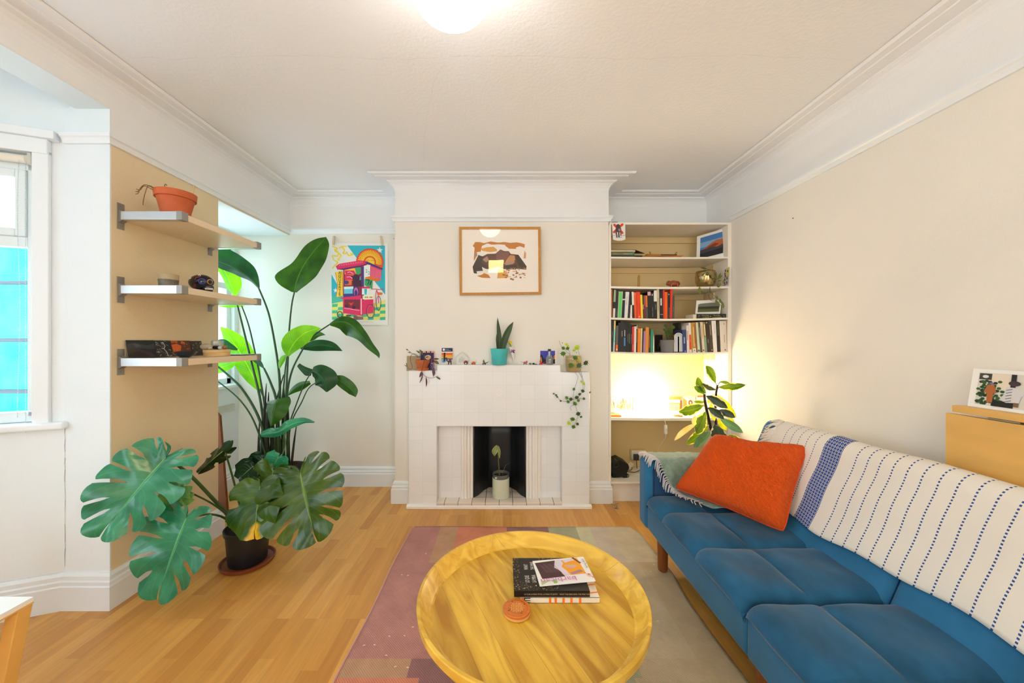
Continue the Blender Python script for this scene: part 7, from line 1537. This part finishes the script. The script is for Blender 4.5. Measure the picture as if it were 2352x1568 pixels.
for i_, (dx, dz) in enumerate(((-.034, .018), (.010, .038), (-.005, -.02))):
    c = kc+Vector((dx, -.0445*math.sqrt(max(0, 1-(dx/.066)**2-(dz/.05)**2))-.0012, dz)); m = MB()
    for k in range(6): t = k*PI/3; m.ball(c+Vector((math.cos(t)*.0052, 0, math.sin(t)*.0052)), .0026, 6, 4, (1, .5, 1))
    m.build('painted_flower', wf if i_ < 2 else C3(150, 30, 30, .4), sk)
m = MB(); m.tube([kc+Vector((.0, -.045, .012)), kc+Vector((.006, -.046, .024)), kc+Vector((.022, -.040, .028))], .0015, 5, smooth=4); m.build('painted_line', C3(180, 40, 40, .4), sk)
m = MB(); m.box(-1.66, -1.60, 2.27, 2.35, Z2-.0058, Z2-.004); tag(m.build('notebook', C3(70, 66, 60, .5)), 'thin dark slip of card at the right end of the middle wall shelf', 'card')
# lowest shelf: prints standing against the wall
def print_card(name, label, y0, y1, h, col, fn, bend=.0, x=XL+.012, lean=.0):
    o = thing(name, label, 'picture', (x, (y0+y1)/2, Z3-.0055))
    zb0 = Z3-.0055 if y0 > SA+.034 else Z3+.0008
    bl, br = Vector((x+.012, y0, zb0)), Vector((x+.012, y1, zb0)); tl, tr = Vector((x-.004, y0, zb0+h)), Vector((x-.004, y1, zb0+h))
    m = MB(); m.prism([tl, tr, br, bl], (-.0016, 0, 0)); m.build('sheet', C3(*col, .35), o); a = Art(tl, tr-tl, bl-tl, (1, 0, .05), lift=.0003); fn(a); a.build('printed_picture', o)
def a1(a):
    a.poly((22, 30, 36), [(0, 0), (1, 0), (1, 1), (0, 1)]); a.poly((54, 60, 68), [(0, .2), (.3, .15), (.7, .3), (1, .2), (1, .5), (.5, .45), (0, .55)]); a.poly((76, 84, 92), [(.2, .18), (.42, .22), (.5, .35), (.3, .4)]); a.poly((58, 44, 42), [(0, .56), (.25, .42), (.5, .55), (.8, .68), (1, .9), (1, 1), (0, 1)]); a.poly((40, 30, 30), [(0, .75), (.35, .6), (.7, .8), (.8, 1), (0, 1)])
def a2(a):
    random.seed(8); a.rect((34, 32, 34), 0, 0, 1, 1)
    for k in range(46): u, v = random.random()*.9, random.random()*.95; a.line(random.choice([(190, 190, 190), (130, 130, 132), (90, 88, 90)]), [(u, v), (min(1, u+random.uniform(.03, .2)), min(1, v+random.uniform(-.05, .12)))], .03)
    a.line((226, 226, 228), [(.5, .1), (.6, .35), (.5, .5), (.65, .7), (.7, .95)], .03)
def a3(a):
    random.seed(9); a.rect((90, 46, 26), 0, 0, 1, 1); a.poly((214, 96, 30), [(0, .25), (.3, .2), (.5, .35), (.42, .65), (.05, .7)]); a.poly((196, 84, 30), [(.0, .0), (.3, .0), (.35, .12), (0, .15)]); a.poly((206, 96, 40), [(.5, .05), (.72, .1), (.7, .25), (.5, .2)])
    for k in range(30): u, v = random.random()*.95, random.random()*.95; a.line(random.choice([(200, 160, 130), (160, 70, 26), (50, 26, 18), (226, 120, 60)]), [(u, v), (min(1, u+.06), min(1, v+random.uniform(-.03, .1)))], .018)
def a4(a):
    random.seed(10); a.rect((48, 40, 34), 0, 0, 1, 1)
    for k in range(20): a.disc(random.choice([(96, 70, 40), (60, 50, 44), (130, 110, 80)]), random.uniform(.1, .9), random.uniform(.1, .9), .06, 1, 6)
print_card('picture_print', 'dark storm-over-mountain print, leftmost on the lowest wall shelf', 1.84, 1.985, .094, (24, 26, 30), a1); print_card('picture_print', 'black and white lightning-like print on the lowest wall shelf', 1.988, 2.085, .093, (34, 34, 36), a2)
print_card('picture_print', 'orange and brown rock print on the lowest wall shelf', 2.088, 2.215, .092, (90, 46, 26), a3); print_card('picture_print', 'small dark brown print at the right end of the lowest wall shelf', 2.218, 2.30, .090, (48, 40, 34), a4)
m = MB(); m.lathe([(.018, 0), (.022, .003), (.042, .016), (.052, .032), (.050, .033), (.040, .018), (.018, .006), (.001, .005)], (-1.70, 1.955, Z3-.0055), 36, cap=(True, False)); tag(m.build('small_bowl', mat('dark_blue_glaze', (20, 34, 52), .15), smooth=True), 'shallow dark blue glazed bowl on the lowest wall shelf', 'bowl')
wb = thing('wooden_box', 'round pale bentwood box on the lowest wall shelf', 'box', (-1.70, 2.175, Z3-.0055))
m = MB(); m.lathe([(.062, 0), (.064, .002), (.064, .022), (.001, .022)], (-1.70, 2.175, Z3-.0055), 40, cap=(True, False)); m.build('base', mat('bentwood', (214, 180, 122), .5, noise=(8, .12, (1, 1, 9))), wb, smooth=True)
m = MB(); m.lathe([(.001, .0222), (.066, .0225), (.0665, .037), (.064, .0385), (.001, .0387)], (-1.70, 2.175, Z3-.0055), 40, cap=(False, False)); m.build('lid', mat('bentwood', (214, 180, 122), .5), wb, smooth=True)
zt_ = Z3-.0055+.039
o = thing('shell', 'pale translucent seashell resting on the round bentwood box', 'shell', (-1.735, 2.14, zt_)); m = MB(); m.ball((-1.738, 2.14, zt_+.018), .026, 18, 12, (1.25, .8, .7)); m.ball((-1.71, 2.135, zt_+.010), .012, 12, 8); m.build('shell_body', mat('pearly_shell', (170, 160, 140), .25), o, smooth=2)
o = thing('bottle', 'small dark blue bottle lying on the round bentwood box', 'bottle', (-1.70, 2.19, zt_)); m = MB(); m.tube([(-1.715, 2.175, zt_+.013), (-1.68, 2.165, zt_+.012)], .0115, 14); m.build('body', mat('navy_bottle', (16, 20, 44), .2), o, smooth=True); m = MB(); m.tube([(-1.68, 2.165, zt_+.012), (-1.674, 2.163, zt_+.012)], .009, 14); m.build('cap', C3(190, 200, 220, .3), o)
m = MB(); m.ball((-1.665, 2.19, zt_+.0125), .0125, 14, 10); tag(m.build('marble', mat('amber_marble', (150, 90, 60), .15), smooth=2), 'round amber glass marble on the round bentwood box', 'marble')
o = thing('glass_jar', 'small clear faceted glass jar standing behind the bentwood box', 'jar', (-1.76, 2.27, Z3-.0055)); m = MB(); m.lathe([(.028, 0), (.032, .004), (.032, .088), (.028, .094)], (-1.77, 2.268, Z3-.0055), 8); m.build('body', mat('pale_jar_glass', (190, 200, 186), .1, spec=.8, alpha=.55), o)
for (x0, x1, y0, y1, zz, c, lb) in ((-1.70, -1.60, 2.25, 2.36, 0, (58, 54, 46), 'flat dark magazine at the front right of the lowest wall shelf'),):
    m = MB(); m.box(x0, x1, y0, y1, Z3-.0055, Z3-.0005); tag(m.build('magazine', C3(*c, .4)), lb, 'magazine')

# ============================================================ BOOKCASE PLANTS, DESK, FLOOR BITS
bz = SZ[1]-.004
br_ = thing('brass_planter', 'hammered brass planter with trailing vine on the second bookcase shelf', 'plant', (xb(1620.5, 2.99), 2.99, bz)); c_ = (xb(1620.5, 2.99), 2.99, bz)
m = MB(); m.lathe([(.045, 0), (.055, .006), (.074, .045), (.080, .085), (.078, .120), (.070, .136), (.067, .136), (.073, .118), (.001, .11)], c_, 24, cap=(True, False), wob=lambda t, i: 1+.018*math.sin(5*t+i)+.012*math.sin(9*t-i*2)); m.build('planter', mat('hammered_brass', (176, 156, 112), .22, metal=1), br_, smooth=2)
m = MB(); m.lathe([(.001, .118), (.073, .116)], c_, 20, cap=(False, False)); m.build('soil', M_soil, br_)
HY = leaf_mat('vine_leaf', (84, 96, 40), (120, 128, 56), rough=.35, tl=.25, ribs=3, rib_amt=.05); VS = mat('vine_stem', (96, 90, 50), .6)
def Q461(x, y): return (1390+x/4.613, 490+y/4.613)
def vst(pts, Y=2.90): m = MB(); m.tube([P(*Q461(*p_), Y) for p_ in pts], .0016, 5, smooth=4); m.build('stem', VS, br_, smooth=2)
vst([(1080, 600), (1130, 660), (1150, 690), (1180, 700), (1230, 660)], 2.9); vst([(1110, 770), (1120, 830), (1165, 880), (1190, 930), (1230, 980)], 2.885); vst([(1000, 770), (1020, 830)], 2.885); vst([(1090, 600), (1050, 640), (1020, 710)], 2.9); vst([(1110, 780), (1095, 860), (1120, 920), (1170, 930)], 2.885); vst([(1010, 575), (1080, 590), (1130, 600)], 2.93)
for a_, b_, w, Y in (((1075, 585), (1010, 575), 2.0, 2.92), ((1050, 635), (1020, 665), 2.2, 2.89), ((1065, 615), (1105, 655), 2.4, 2.89), ((1115, 645), (1150, 685), 2.5, 2.89), ((1010, 690), (1035, 725), 2.3, 2.89), ((1185, 700), (1245, 655), 2.4, 2.88), ((1200, 690), (1225, 630), 2, 2.88), ((1190, 715), (1240, 710), 1.5, 2.88), ((1165, 690), (1180, 660), 1.6, 2.88), ((1180, 755), (1210, 785), 2.4, 2.88), ((1225, 740), (1205, 785), 2.2, 2.88), ((1260, 700), (1250, 745), 2.4, 2.88),
    ((1000, 775), (1005, 860), 3.8, 2.88), ((1035, 795), (1070, 835), 2.4, 2.88), ((1100, 810), (1120, 850), 2.2, 2.88), ((1180, 870), (1195, 920), 2.4, 2.88), ((1205, 900), (1240, 960), 3, 2.88), ((1185, 930), (1215, 990), 3, 2.88), ((1230, 930), (1265, 990), 2.6, 2.88), ((1170, 910), (1185, 960), 2.2, 2.88), ((1240, 965), (1260, 1010), 2.2, 2.88), ((1185, 770), (1195, 740), 1.5, 2.88)):
    (x0, y0), (x1, y1) = Q461(*a_), Q461(*b_); strip_leaf(br_, [(x0, y0, Y), (x0+(x1-x0)*.35, y0+(y1-y0)*.35, Y), (x0+(x1-x0)*.7, y0+(y1-y0)*.7, Y), (x1, y1, Y)], [.3, w, w*.8, .1], [.3, w, w*.8, .1], HY, k=3, nv=2)
# card of cats leaning at the right side
tl = P(1665, 617, 2.95); tr = P(1679.5, 611.5, 2.885); bl = P(1661, 656, 2.95); br2 = P(1675, 657.5, 2.885); bl.z = br2.z = bz
def a_cats(a):
    a.rect((212, 206, 196), .04, .03, .96, .97); a.rect((226, 214, 40), .52, .08, .9, .42)
    for u, v in ((.25, .15), (.2, .3), (.3, .42), (.7, .22), (.25, .62), (.7, .6), (.3, .82), (.72, .82)): a.disc((60, 50, 44), u, v, .09, .7); a.disc((60, 50, 44), u-.08, v-.03, .05)
    for v in (.5, .9): a.line((70, 60, 56), [(.1, v), (.9, v)], .02)
tl.x = min(tl.x, 1.788); tr.x = min(tr.x, 1.789); bl.x = min(bl.x, 1.784); br2.x = min(br2.x, 1.785)
frame_on('picture_card', 'cat drawings card with a yellow patch at the right of the second shelf', 'card', tl, tr, bl, br2, None, 0, a_cats, .0015)
# thick omnibus lying flat with a mounted photo on it
zz = 1.4695
ob, _ = flatbook('book', xb(1600, 2.93), 1.789, 2.93, 3.07, zz, zz+.038, (16, 14, 12), 'thick black omnibus lying flat at the right of the upper book shelf', (('Three Men', .0125, .18, .56, (206, 190, 140)), ('in a BOAT', .0125, .2, .18, (206, 190, 140)), ('Three Men', .0125, .56, .56, (206, 190, 140)), ('on the BUMMEL', .0115, .53, .18, (206, 190, 140)), ('8', .016, .455, .33, (206, 190, 140)), ('J K', .010, .06, .55, (206, 190, 140)), ('J', .010, .07, .2, (206, 190, 140)), ('P C', .010, .9, .4, (206, 190, 140))))
m = MB(); m.box(xb(1586, 2.98), xb(1599.6, 2.98), 2.94, 3.06, zz, zz+.035); tag(m.build('paper_stack', M_pages), 'short pale stack of paper beside the flat black omnibus', 'paper')
def a_field(a):
    a.poly((108, 116, 104), [(.08, .30), (.16, .24), (.9, .16), (.92, .5), (.08, .5)]); a.rect((58, 62, 34), .08, .47, .92, .86); a.rect((40, 42, 28), .08, .47, .92, .56); a.rect((96, 98, 54), .08, .66, .92, .86)
tl = P(1600, 690, 2.995); tr = P(1658, 688, 2.985); bl = P(1597, 719.5, 2.975); br2 = P(1654, 719.5, 2.965); bl.z = br2.z = zz+.0385
frame_on('mounted_photo', 'white-mounted photo of a grey-green landscape standing on the flat omnibus', 'picture', tl, tr, bl, br2, None, 0, a_field, .003)
# grey pot with round-leaved plant
gz = 1.198; gp = thing('potted_plant', 'round-leaved plant in a grey concrete pot between the lower book rows', 'plant', (xb(1533, 2.97), 2.97, gz)); c_ = (xb(1533, 2.97), 2.97, gz)
m = MB(); m.lathe([(.048, 0), (.05, .002), (.058, .100), (.055, .101), (.052, .09), (.001, .086)], c_, 36, cap=(True, False)); m.build('pot', mat('grey_concrete', (122, 122, 124), .8, noise=(30, .08)), gp, smooth=True)
PL = leaf_mat('pilea_leaf', (60, 92, 24), (96, 124, 34), tl=.3, ribs=1, rib_amt=0)
for x, y, r in ((1529, 748, 4), (1534, 764, 7), (1546, 751, 4.5), (1551, 771.5, 5), (1541, 759, 5), (1526, 757, 3)):
    c = P(x, y, 2.94); m = MB(); m.prism([c+Vector((r*2.94/F*math.cos(t), .35*r*2.94/F*math.sin(t), r*.92*2.94/F*math.sin(t))) for t in [2*PI*k/20 for k in range(20)]], (0, .001, 0)); lf = m.build('leaf', PL, gp)
    m = MB(); m.tube([c+Vector((0, .001, 0)), (c+Vector((c_[0], 2.97, gz+.09)))/2+Vector((0, 0, .01)), (c_[0], 2.97, gz+.088)], .0012, 5, smooth=3); m.build('stem', MG, gp)
# desk: lamp, cards, books, cord
dz = .6805
lx, ly = xb(1493, 3.08), 3.08
lp = thing('table_lamp', 'small lit globe lamp glowing on the desk-height shelf', 'lamp', (lx, ly, dz-.003))
m = MB(); m.lathe([(.05, 0), (.052, .004), (.050, .012), (.02, .016), (.014, .03), (.022, .034)], (lx, ly, dz-.003), 32); m.build('base', M_white, lp, smooth=True)
m = MB(); m.ball((lx, ly, dz+.098), .070, 32, 20, (1, 1, .98)); m.build('globe_shade', mat('lit_warm_globe', (255, 240, 200), .3, emit=(255, 232, 192), es=105), lp, smooth=2)
m = MB(); m.tube([(lx+.04, ly-.02, dz+.002), (xb(1520, 2.95), 2.95, dz+.0025), (xb(1525, 2.905), 2.904, dz+.001), P(1529, 975, 2.90)], .0022, 8, smooth=6)
m.tube([P(1529, 996, 2.90), P(1529, 1004, 2.90), P(1521, 1016, 2.93), P(1515, 1026, 2.98), P(1508, 1050, 3.1)], .0022, 8, smooth=6); m.build('cord', C3(232, 230, 224, .5), lp, smooth=2)
m = MB(); a_ = P(1529, 975, 2.90); b_ = P(1529, 996, 2.90); m.box(a_.x-.010, a_.x+.010, 2.888, 2.910, b_.z, a_.z); sw = m.build('inline_switch', C3(236, 234, 228, .4), lp, bevel=.003)
m = MB(); m.box(a_.x-.004, a_.x+.005, 2.884, 2.888, (a_.z+b_.z)/2-.012, (a_.z+b_.z)/2+.008); m.build('rocker', C3(214, 210, 204, .4), sw)
PB = 3.235
def QD(x, y): return (1395+x/10.453, 895+y/10.453)
def deskcard(label, x0, x1, y0, y1, fn, base=(150, 110, 60)):
    (px0, py0), (px1, py1) = QD(x0, y0), QD(x1, y1); tl, tr = P(px0, py0, PB+.01), P(px1, py0, PB+.01); bl, br_2 = P(px0, py1, PB-.012), P(px1, py1, PB-.012); bl.z = br_2.z = dz-.0035
    frame_on('picture_card', label, 'card', tl, tr, bl, br_2, None, 0, fn, .0015)
def spk(seed, cs, n=26, bg_=(214, 190, 150)):
    def f(a):
        random.seed(seed); a.rect(bg_, .02, .02, .98, .98)
        for k in range(n): u, v = random.uniform(.04, .86), random.uniform(.3, .9); a.rect(random.choice(cs), u, v-.25*random.random(), u+random.uniform(.04, .12), min(.97, v+.1))
    return f
BRs = [(110, 70, 30), (150, 100, 40), (70, 40, 20)]
deskcard('sepia crowd photo card, leftmost along the desk back', 55, 200, 180, 360, spk(1, BRs, 16)); deskcard('sepia crowd photo card second from the left along the desk back', 210, 600, 185, 430, spk(2, BRs, 34)); deskcard('pale sepia card third from the left along the desk back', 620, 850, 180, 425, spk(3, [(170, 120, 60)], 6, (232, 220, 196))); deskcard('pale sepia card just left of the globe lamp', 860, 1020, 180, 425, spk(5, [(190, 140, 80)], 5, (236, 226, 204)))
def bldg(a):
    a.rect((176, 120, 50), .02, .02, .98, .98); a.rect((226, 210, 180), .05, .25, .85, .48)
    for k in range(7): a.rect((240, 226, 200), .08+.11*k, .55, .12+.11*k, .95)
    a.rect((90, 50, 20), .86, .3, .98, .98)
deskcard('sepia card of a columned shopfront right of the globe lamp', 1485, 1790, 148, 400, bldg)
def vinyl(a): a.rect((226, 210, 184), .02, .02, .98, .98); a.disc((100, 56, 24), .6, .45, .17, 1.15); a.disc((226, 200, 170), .6, .45, .07, 1.1); a.poly((176, 120, 50), [(.02, .1), (.3, .3), (.35, .95), (.02, .95)])
deskcard('sepia card with a dark ring beside the shopfront card', 1810, 2120, 155, 400, vinyl)
def lab(a): a.rect((236, 226, 210), .02, .02, .98, .98); a.rect((206, 90, 50), .1, .0, .9, .1); a.line((60, 40, 30), [(.05, .45), (.95, .35), (.95, .7), (.05, .8), (.05, .45)], .04)
deskcard('white card with a boxed title behind the rubber plant', 2140, 2340, 140, 400, lab)
flatbook('book', xb(1401.5+2.5), xb(1430), 2.94, 3.05, dz-.0005, dz+.012, (222, 120, 60), 'thin orange book lying at the left end of the desk shelf')
o = thing('picture_card', 'cream-bordered sepia card lying on the orange book on the desk shelf', 'card', (xb(1415), 3.03, dz+.0125)); m = MB(); m.box(xb(1404), xb(1425), 2.97, 3.08, dz+.0125, dz+.0145); m.build('card', C3(226, 206, 140, .6), o)
a = Art((xb(1404), 3.08, dz+.0146), (xb(1425)-xb(1404), 0, 0), (0, -.11, 0), (0, 0, 1)); a.rect((140, 84, 40), .0, .15, .8, .85); a.rect((160, 90, 70), .0, .2, .7, .35); a.build('printed_picture', o)
m = MB(); m.tube([(xb(1546, 2.98), 2.98, dz+.003), (xb(1556, 2.97), 2.97, dz+.004), (xb(1568, 2.95), 2.95, dz+.003)], [.004, .010, .006], 8, smooth=3); tag(m.build('wooden_spoon', C3(180, 116, 50, .5), smooth=2), 'small wooden spoon on the desk shelf under the leaves', 'spoon')
# lower compartment
sk_ = thing('wall_socket', 'white double wall socket in the bookcase bottom with a dark plug', 'socket', P(1462, 1055, 3.25)); Ys = 3.252
p0, p1 = P(1447, 1031, Ys), P(1482, 1056, Ys); m = MB(); m.box(p0.x, p1.x, Ys-.004, YB-.0065, p1.z, p0.z); m.build('backbox', mat('cream_surround', (206, 182, 128), .6), sk_, bevel=.003)
p0, p1 = P(1450, 1033.5, Ys), P(1482, 1054, Ys); m = MB(); m.box(p0.x, p1.x, Ys-.011, Ys-.004, p1.z, p0.z); m.build('faceplate', C3(236, 232, 224, .35), sk_, bevel=.002)
p0, p1 = P(1453, 1041, Ys), P(1465, 1052, Ys); pl = thing('power_plug', 'dark grey plug with hanging lead in the bookcase socket', 'plug', (p0.x, Ys-.03, p1.z)); m = MB(); m.box(p0.x, p1.x, Ys-.036, Ys-.0115, p1.z-.01, p0.z); m.build('plug_body', C3(62, 60, 58, .5), pl, bevel=.004)
m = MB(); m.tube([((p0.x+p1.x)/2, Ys-.03, p1.z-.005), ((p0.x+p1.x)/2+.006, Ys-.04, p1.z-.09), ((p0.x+p1.x)/2+.02, Ys-.08, .18), ((p0.x+p1.x)/2-.05, Ys-.14, .1755), ((p0.x+p1.x)/2-.12, Ys-.12, .1755)], .003, 6, smooth=6); m.build('lead', C3(40, 38, 36, .5), pl, smooth=2)
o = thing('radio', 'chunky black electronic box with looped strap at the bottom left of the bookcase', 'electronics', (.965, 3.05, .171)); m = MB()
m.prism([(.885, 2.985, .215), (.935, 2.985, .175), (1.005, 2.985, .19), (1.035, 2.985, .255), (1.025, 2.985, .285), (.955, 2.985, .325), (.89, 2.985, .30)], (0, .13, 0)); m.build('housing', mat('matt_black_plastic', (20, 20, 20), .5), o, bevel=.008, seg=3)
m = MB(); m.box(.90, .925, 2.99, 3.10, .1715, .20); m.box(.985, 1.02, 2.99, 3.10, .1715, .20); m.build('feet', C3(16, 16, 16, .6), o, bevel=.003)
m = MB(); m.tube([P(1412, 1052, 2.955), P(1418, 1062, 2.95), P(1420, 1070, 2.95), P(1412, 1073, 2.95), P(1410, 1066, 2.95), P(1416, 1062, 2.95)], .0022, 6, smooth=5); m.build('strap', C3(44, 56, 54, .5), o, smooth=2)
for pts, c, lb, r in (([(1401.5+3, 1095.5), (1416, 1087), (1428, 1082)], (36, 34, 32), 'black cable running left across the base shelf', .0025), ([(1423, 1085), (1432, 1094), (1443, 1096), (1443, 1090), (1433, 1082)], (50, 46, 42), 'black cable looping at the front of the base shelf', .0022), ([(1436, 1083), (1446, 1090), (1458, 1091), (1480, 1090)], (226, 222, 214), 'white cable lying on the base shelf', .003), ([(1436, 1076), (1448, 1080), (1452, 1074), (1446, 1070)], (40, 36, 34), 'short black cable coiled beside the black box', .0025)):
    Pp = []
    for x, y in pts: Yy = (HC-.1735)*F/(y-VY); Pp.append(((x-VX)*Yy/F, Yy, .1738))
    m = MB(); m.tube(Pp, r, 6, smooth=6); tag(m.build('cable', C3(*c, .5), smooth=2), lb, 'cable', 'loose cables on the base shelf')
m = MB(); pa = [((1436, 1072), 3.14), ((1449, 1060), 3.16), ((1456, 1066), 3.16), ((1446, 1078), 3.14)]; m.prism([P(x, y, Y) for (x, y), Y in pa], (0, .004, 0)); tag(m.build('leaflet', C3(226, 216, 186, .6)), 'pale leaflet propped behind the black box', 'leaflet')
# gas tap on the floor
o = thing('floor_valve', 'small chrome gas tap on the floor at the chimney breast corner', 'valve', P(1416, 1168, 2.86)); bx_, by_ = (1416-VX)*2.82/F, 2.82
m = MB(); m.lathe([(.016, 0), (.016, .003), (.006, .006), (.006, .02), (.009, .022), (.009, .032), (.004, .034)], (bx_, by_, 0), 16); m.build('body', mat('chrome', (200, 200, 200), .15, metal=1), o, smooth=True)
m = MB(); m.tube([(bx_-.03, by_+.03, .022), (bx_, by_, .026)], .006, 8); m.obox((bx_, by_, .038), (.014, 0, .004), (0, .003, 0), (0, 0, .004)); m.build('lever', mat('chrome', (200, 200, 200), .15, metal=1), o)

m = MB(); m.prism([P(480, 930, 2.6), P(504, 955, 2.6), P(523, 1199, 2.6), P(480, 1199, 2.6)], (0, .02, 0)); tag(m.build('leaning_board', mat('brown_board', (128, 74, 34), .7)), 'narrow brown board leaning behind the pier edge in the left recess', 'board')
# ============================================================ LAMPS
gl = thing('ceiling_light', 'white glass globe ceiling light, lit', 'light', (-.159, 1.116, ZC))
m = MB(); m.lathe([(.0, 0), (.055, 0), (.055, -.03), (.045, -.04), (0, -.04)][::-1], (-.159, 1.116, ZC), 24, cap=(False, False)); m.build('ceiling_rose', M_trim, gl, smooth=True)
m = MB(); m.ball((-.159, 1.116, ZC-.165), .14, 40, 24); m.build('glass_globe', mat('lit_opal_globe', (255, 250, 240), .3, emit=(255, 251, 244), es=9.5), gl, smooth=2)
# drum pendant over the rear of the room, mirrored in the picture glass
dl_ = thing('pendant_lamp', 'lit drum pendant lamp hanging in the rear of the room', 'lamp', (-.13, -1.6, 1.85)); lc = (-.13, -1.6, -.35)
m = MB(); m.lathe([(.148, 2.20), (.148, 2.44)], lc, 40, cap=(False, False)); m.build('lamp_shade', mat('lit_fabric_shade', (250, 236, 206), .8, emit=(255, 216, 140), es=30), dl_, smooth=2, solid=.002)
m = MB(); m.lathe([(.001, 2.21), (.142, 2.21)], lc, 32, cap=(False, False)); m.build('diffuser', mat('lit_diffuser', (255, 250, 240), .5, emit=(255, 240, 210), es=60), dl_)
m = MB(); m.tube([(-.13, -1.6, 2.06), (-.13, -1.6, ZC)], .003, 8); m.build('cord', C3(230, 226, 220, .6), dl_)
m = MB(); m.lathe([(.001, 2.435), (.05, 2.44), (.146, 2.442)], lc, 32, cap=(False, False)); m.build('top_ring', M_trim, dl_)
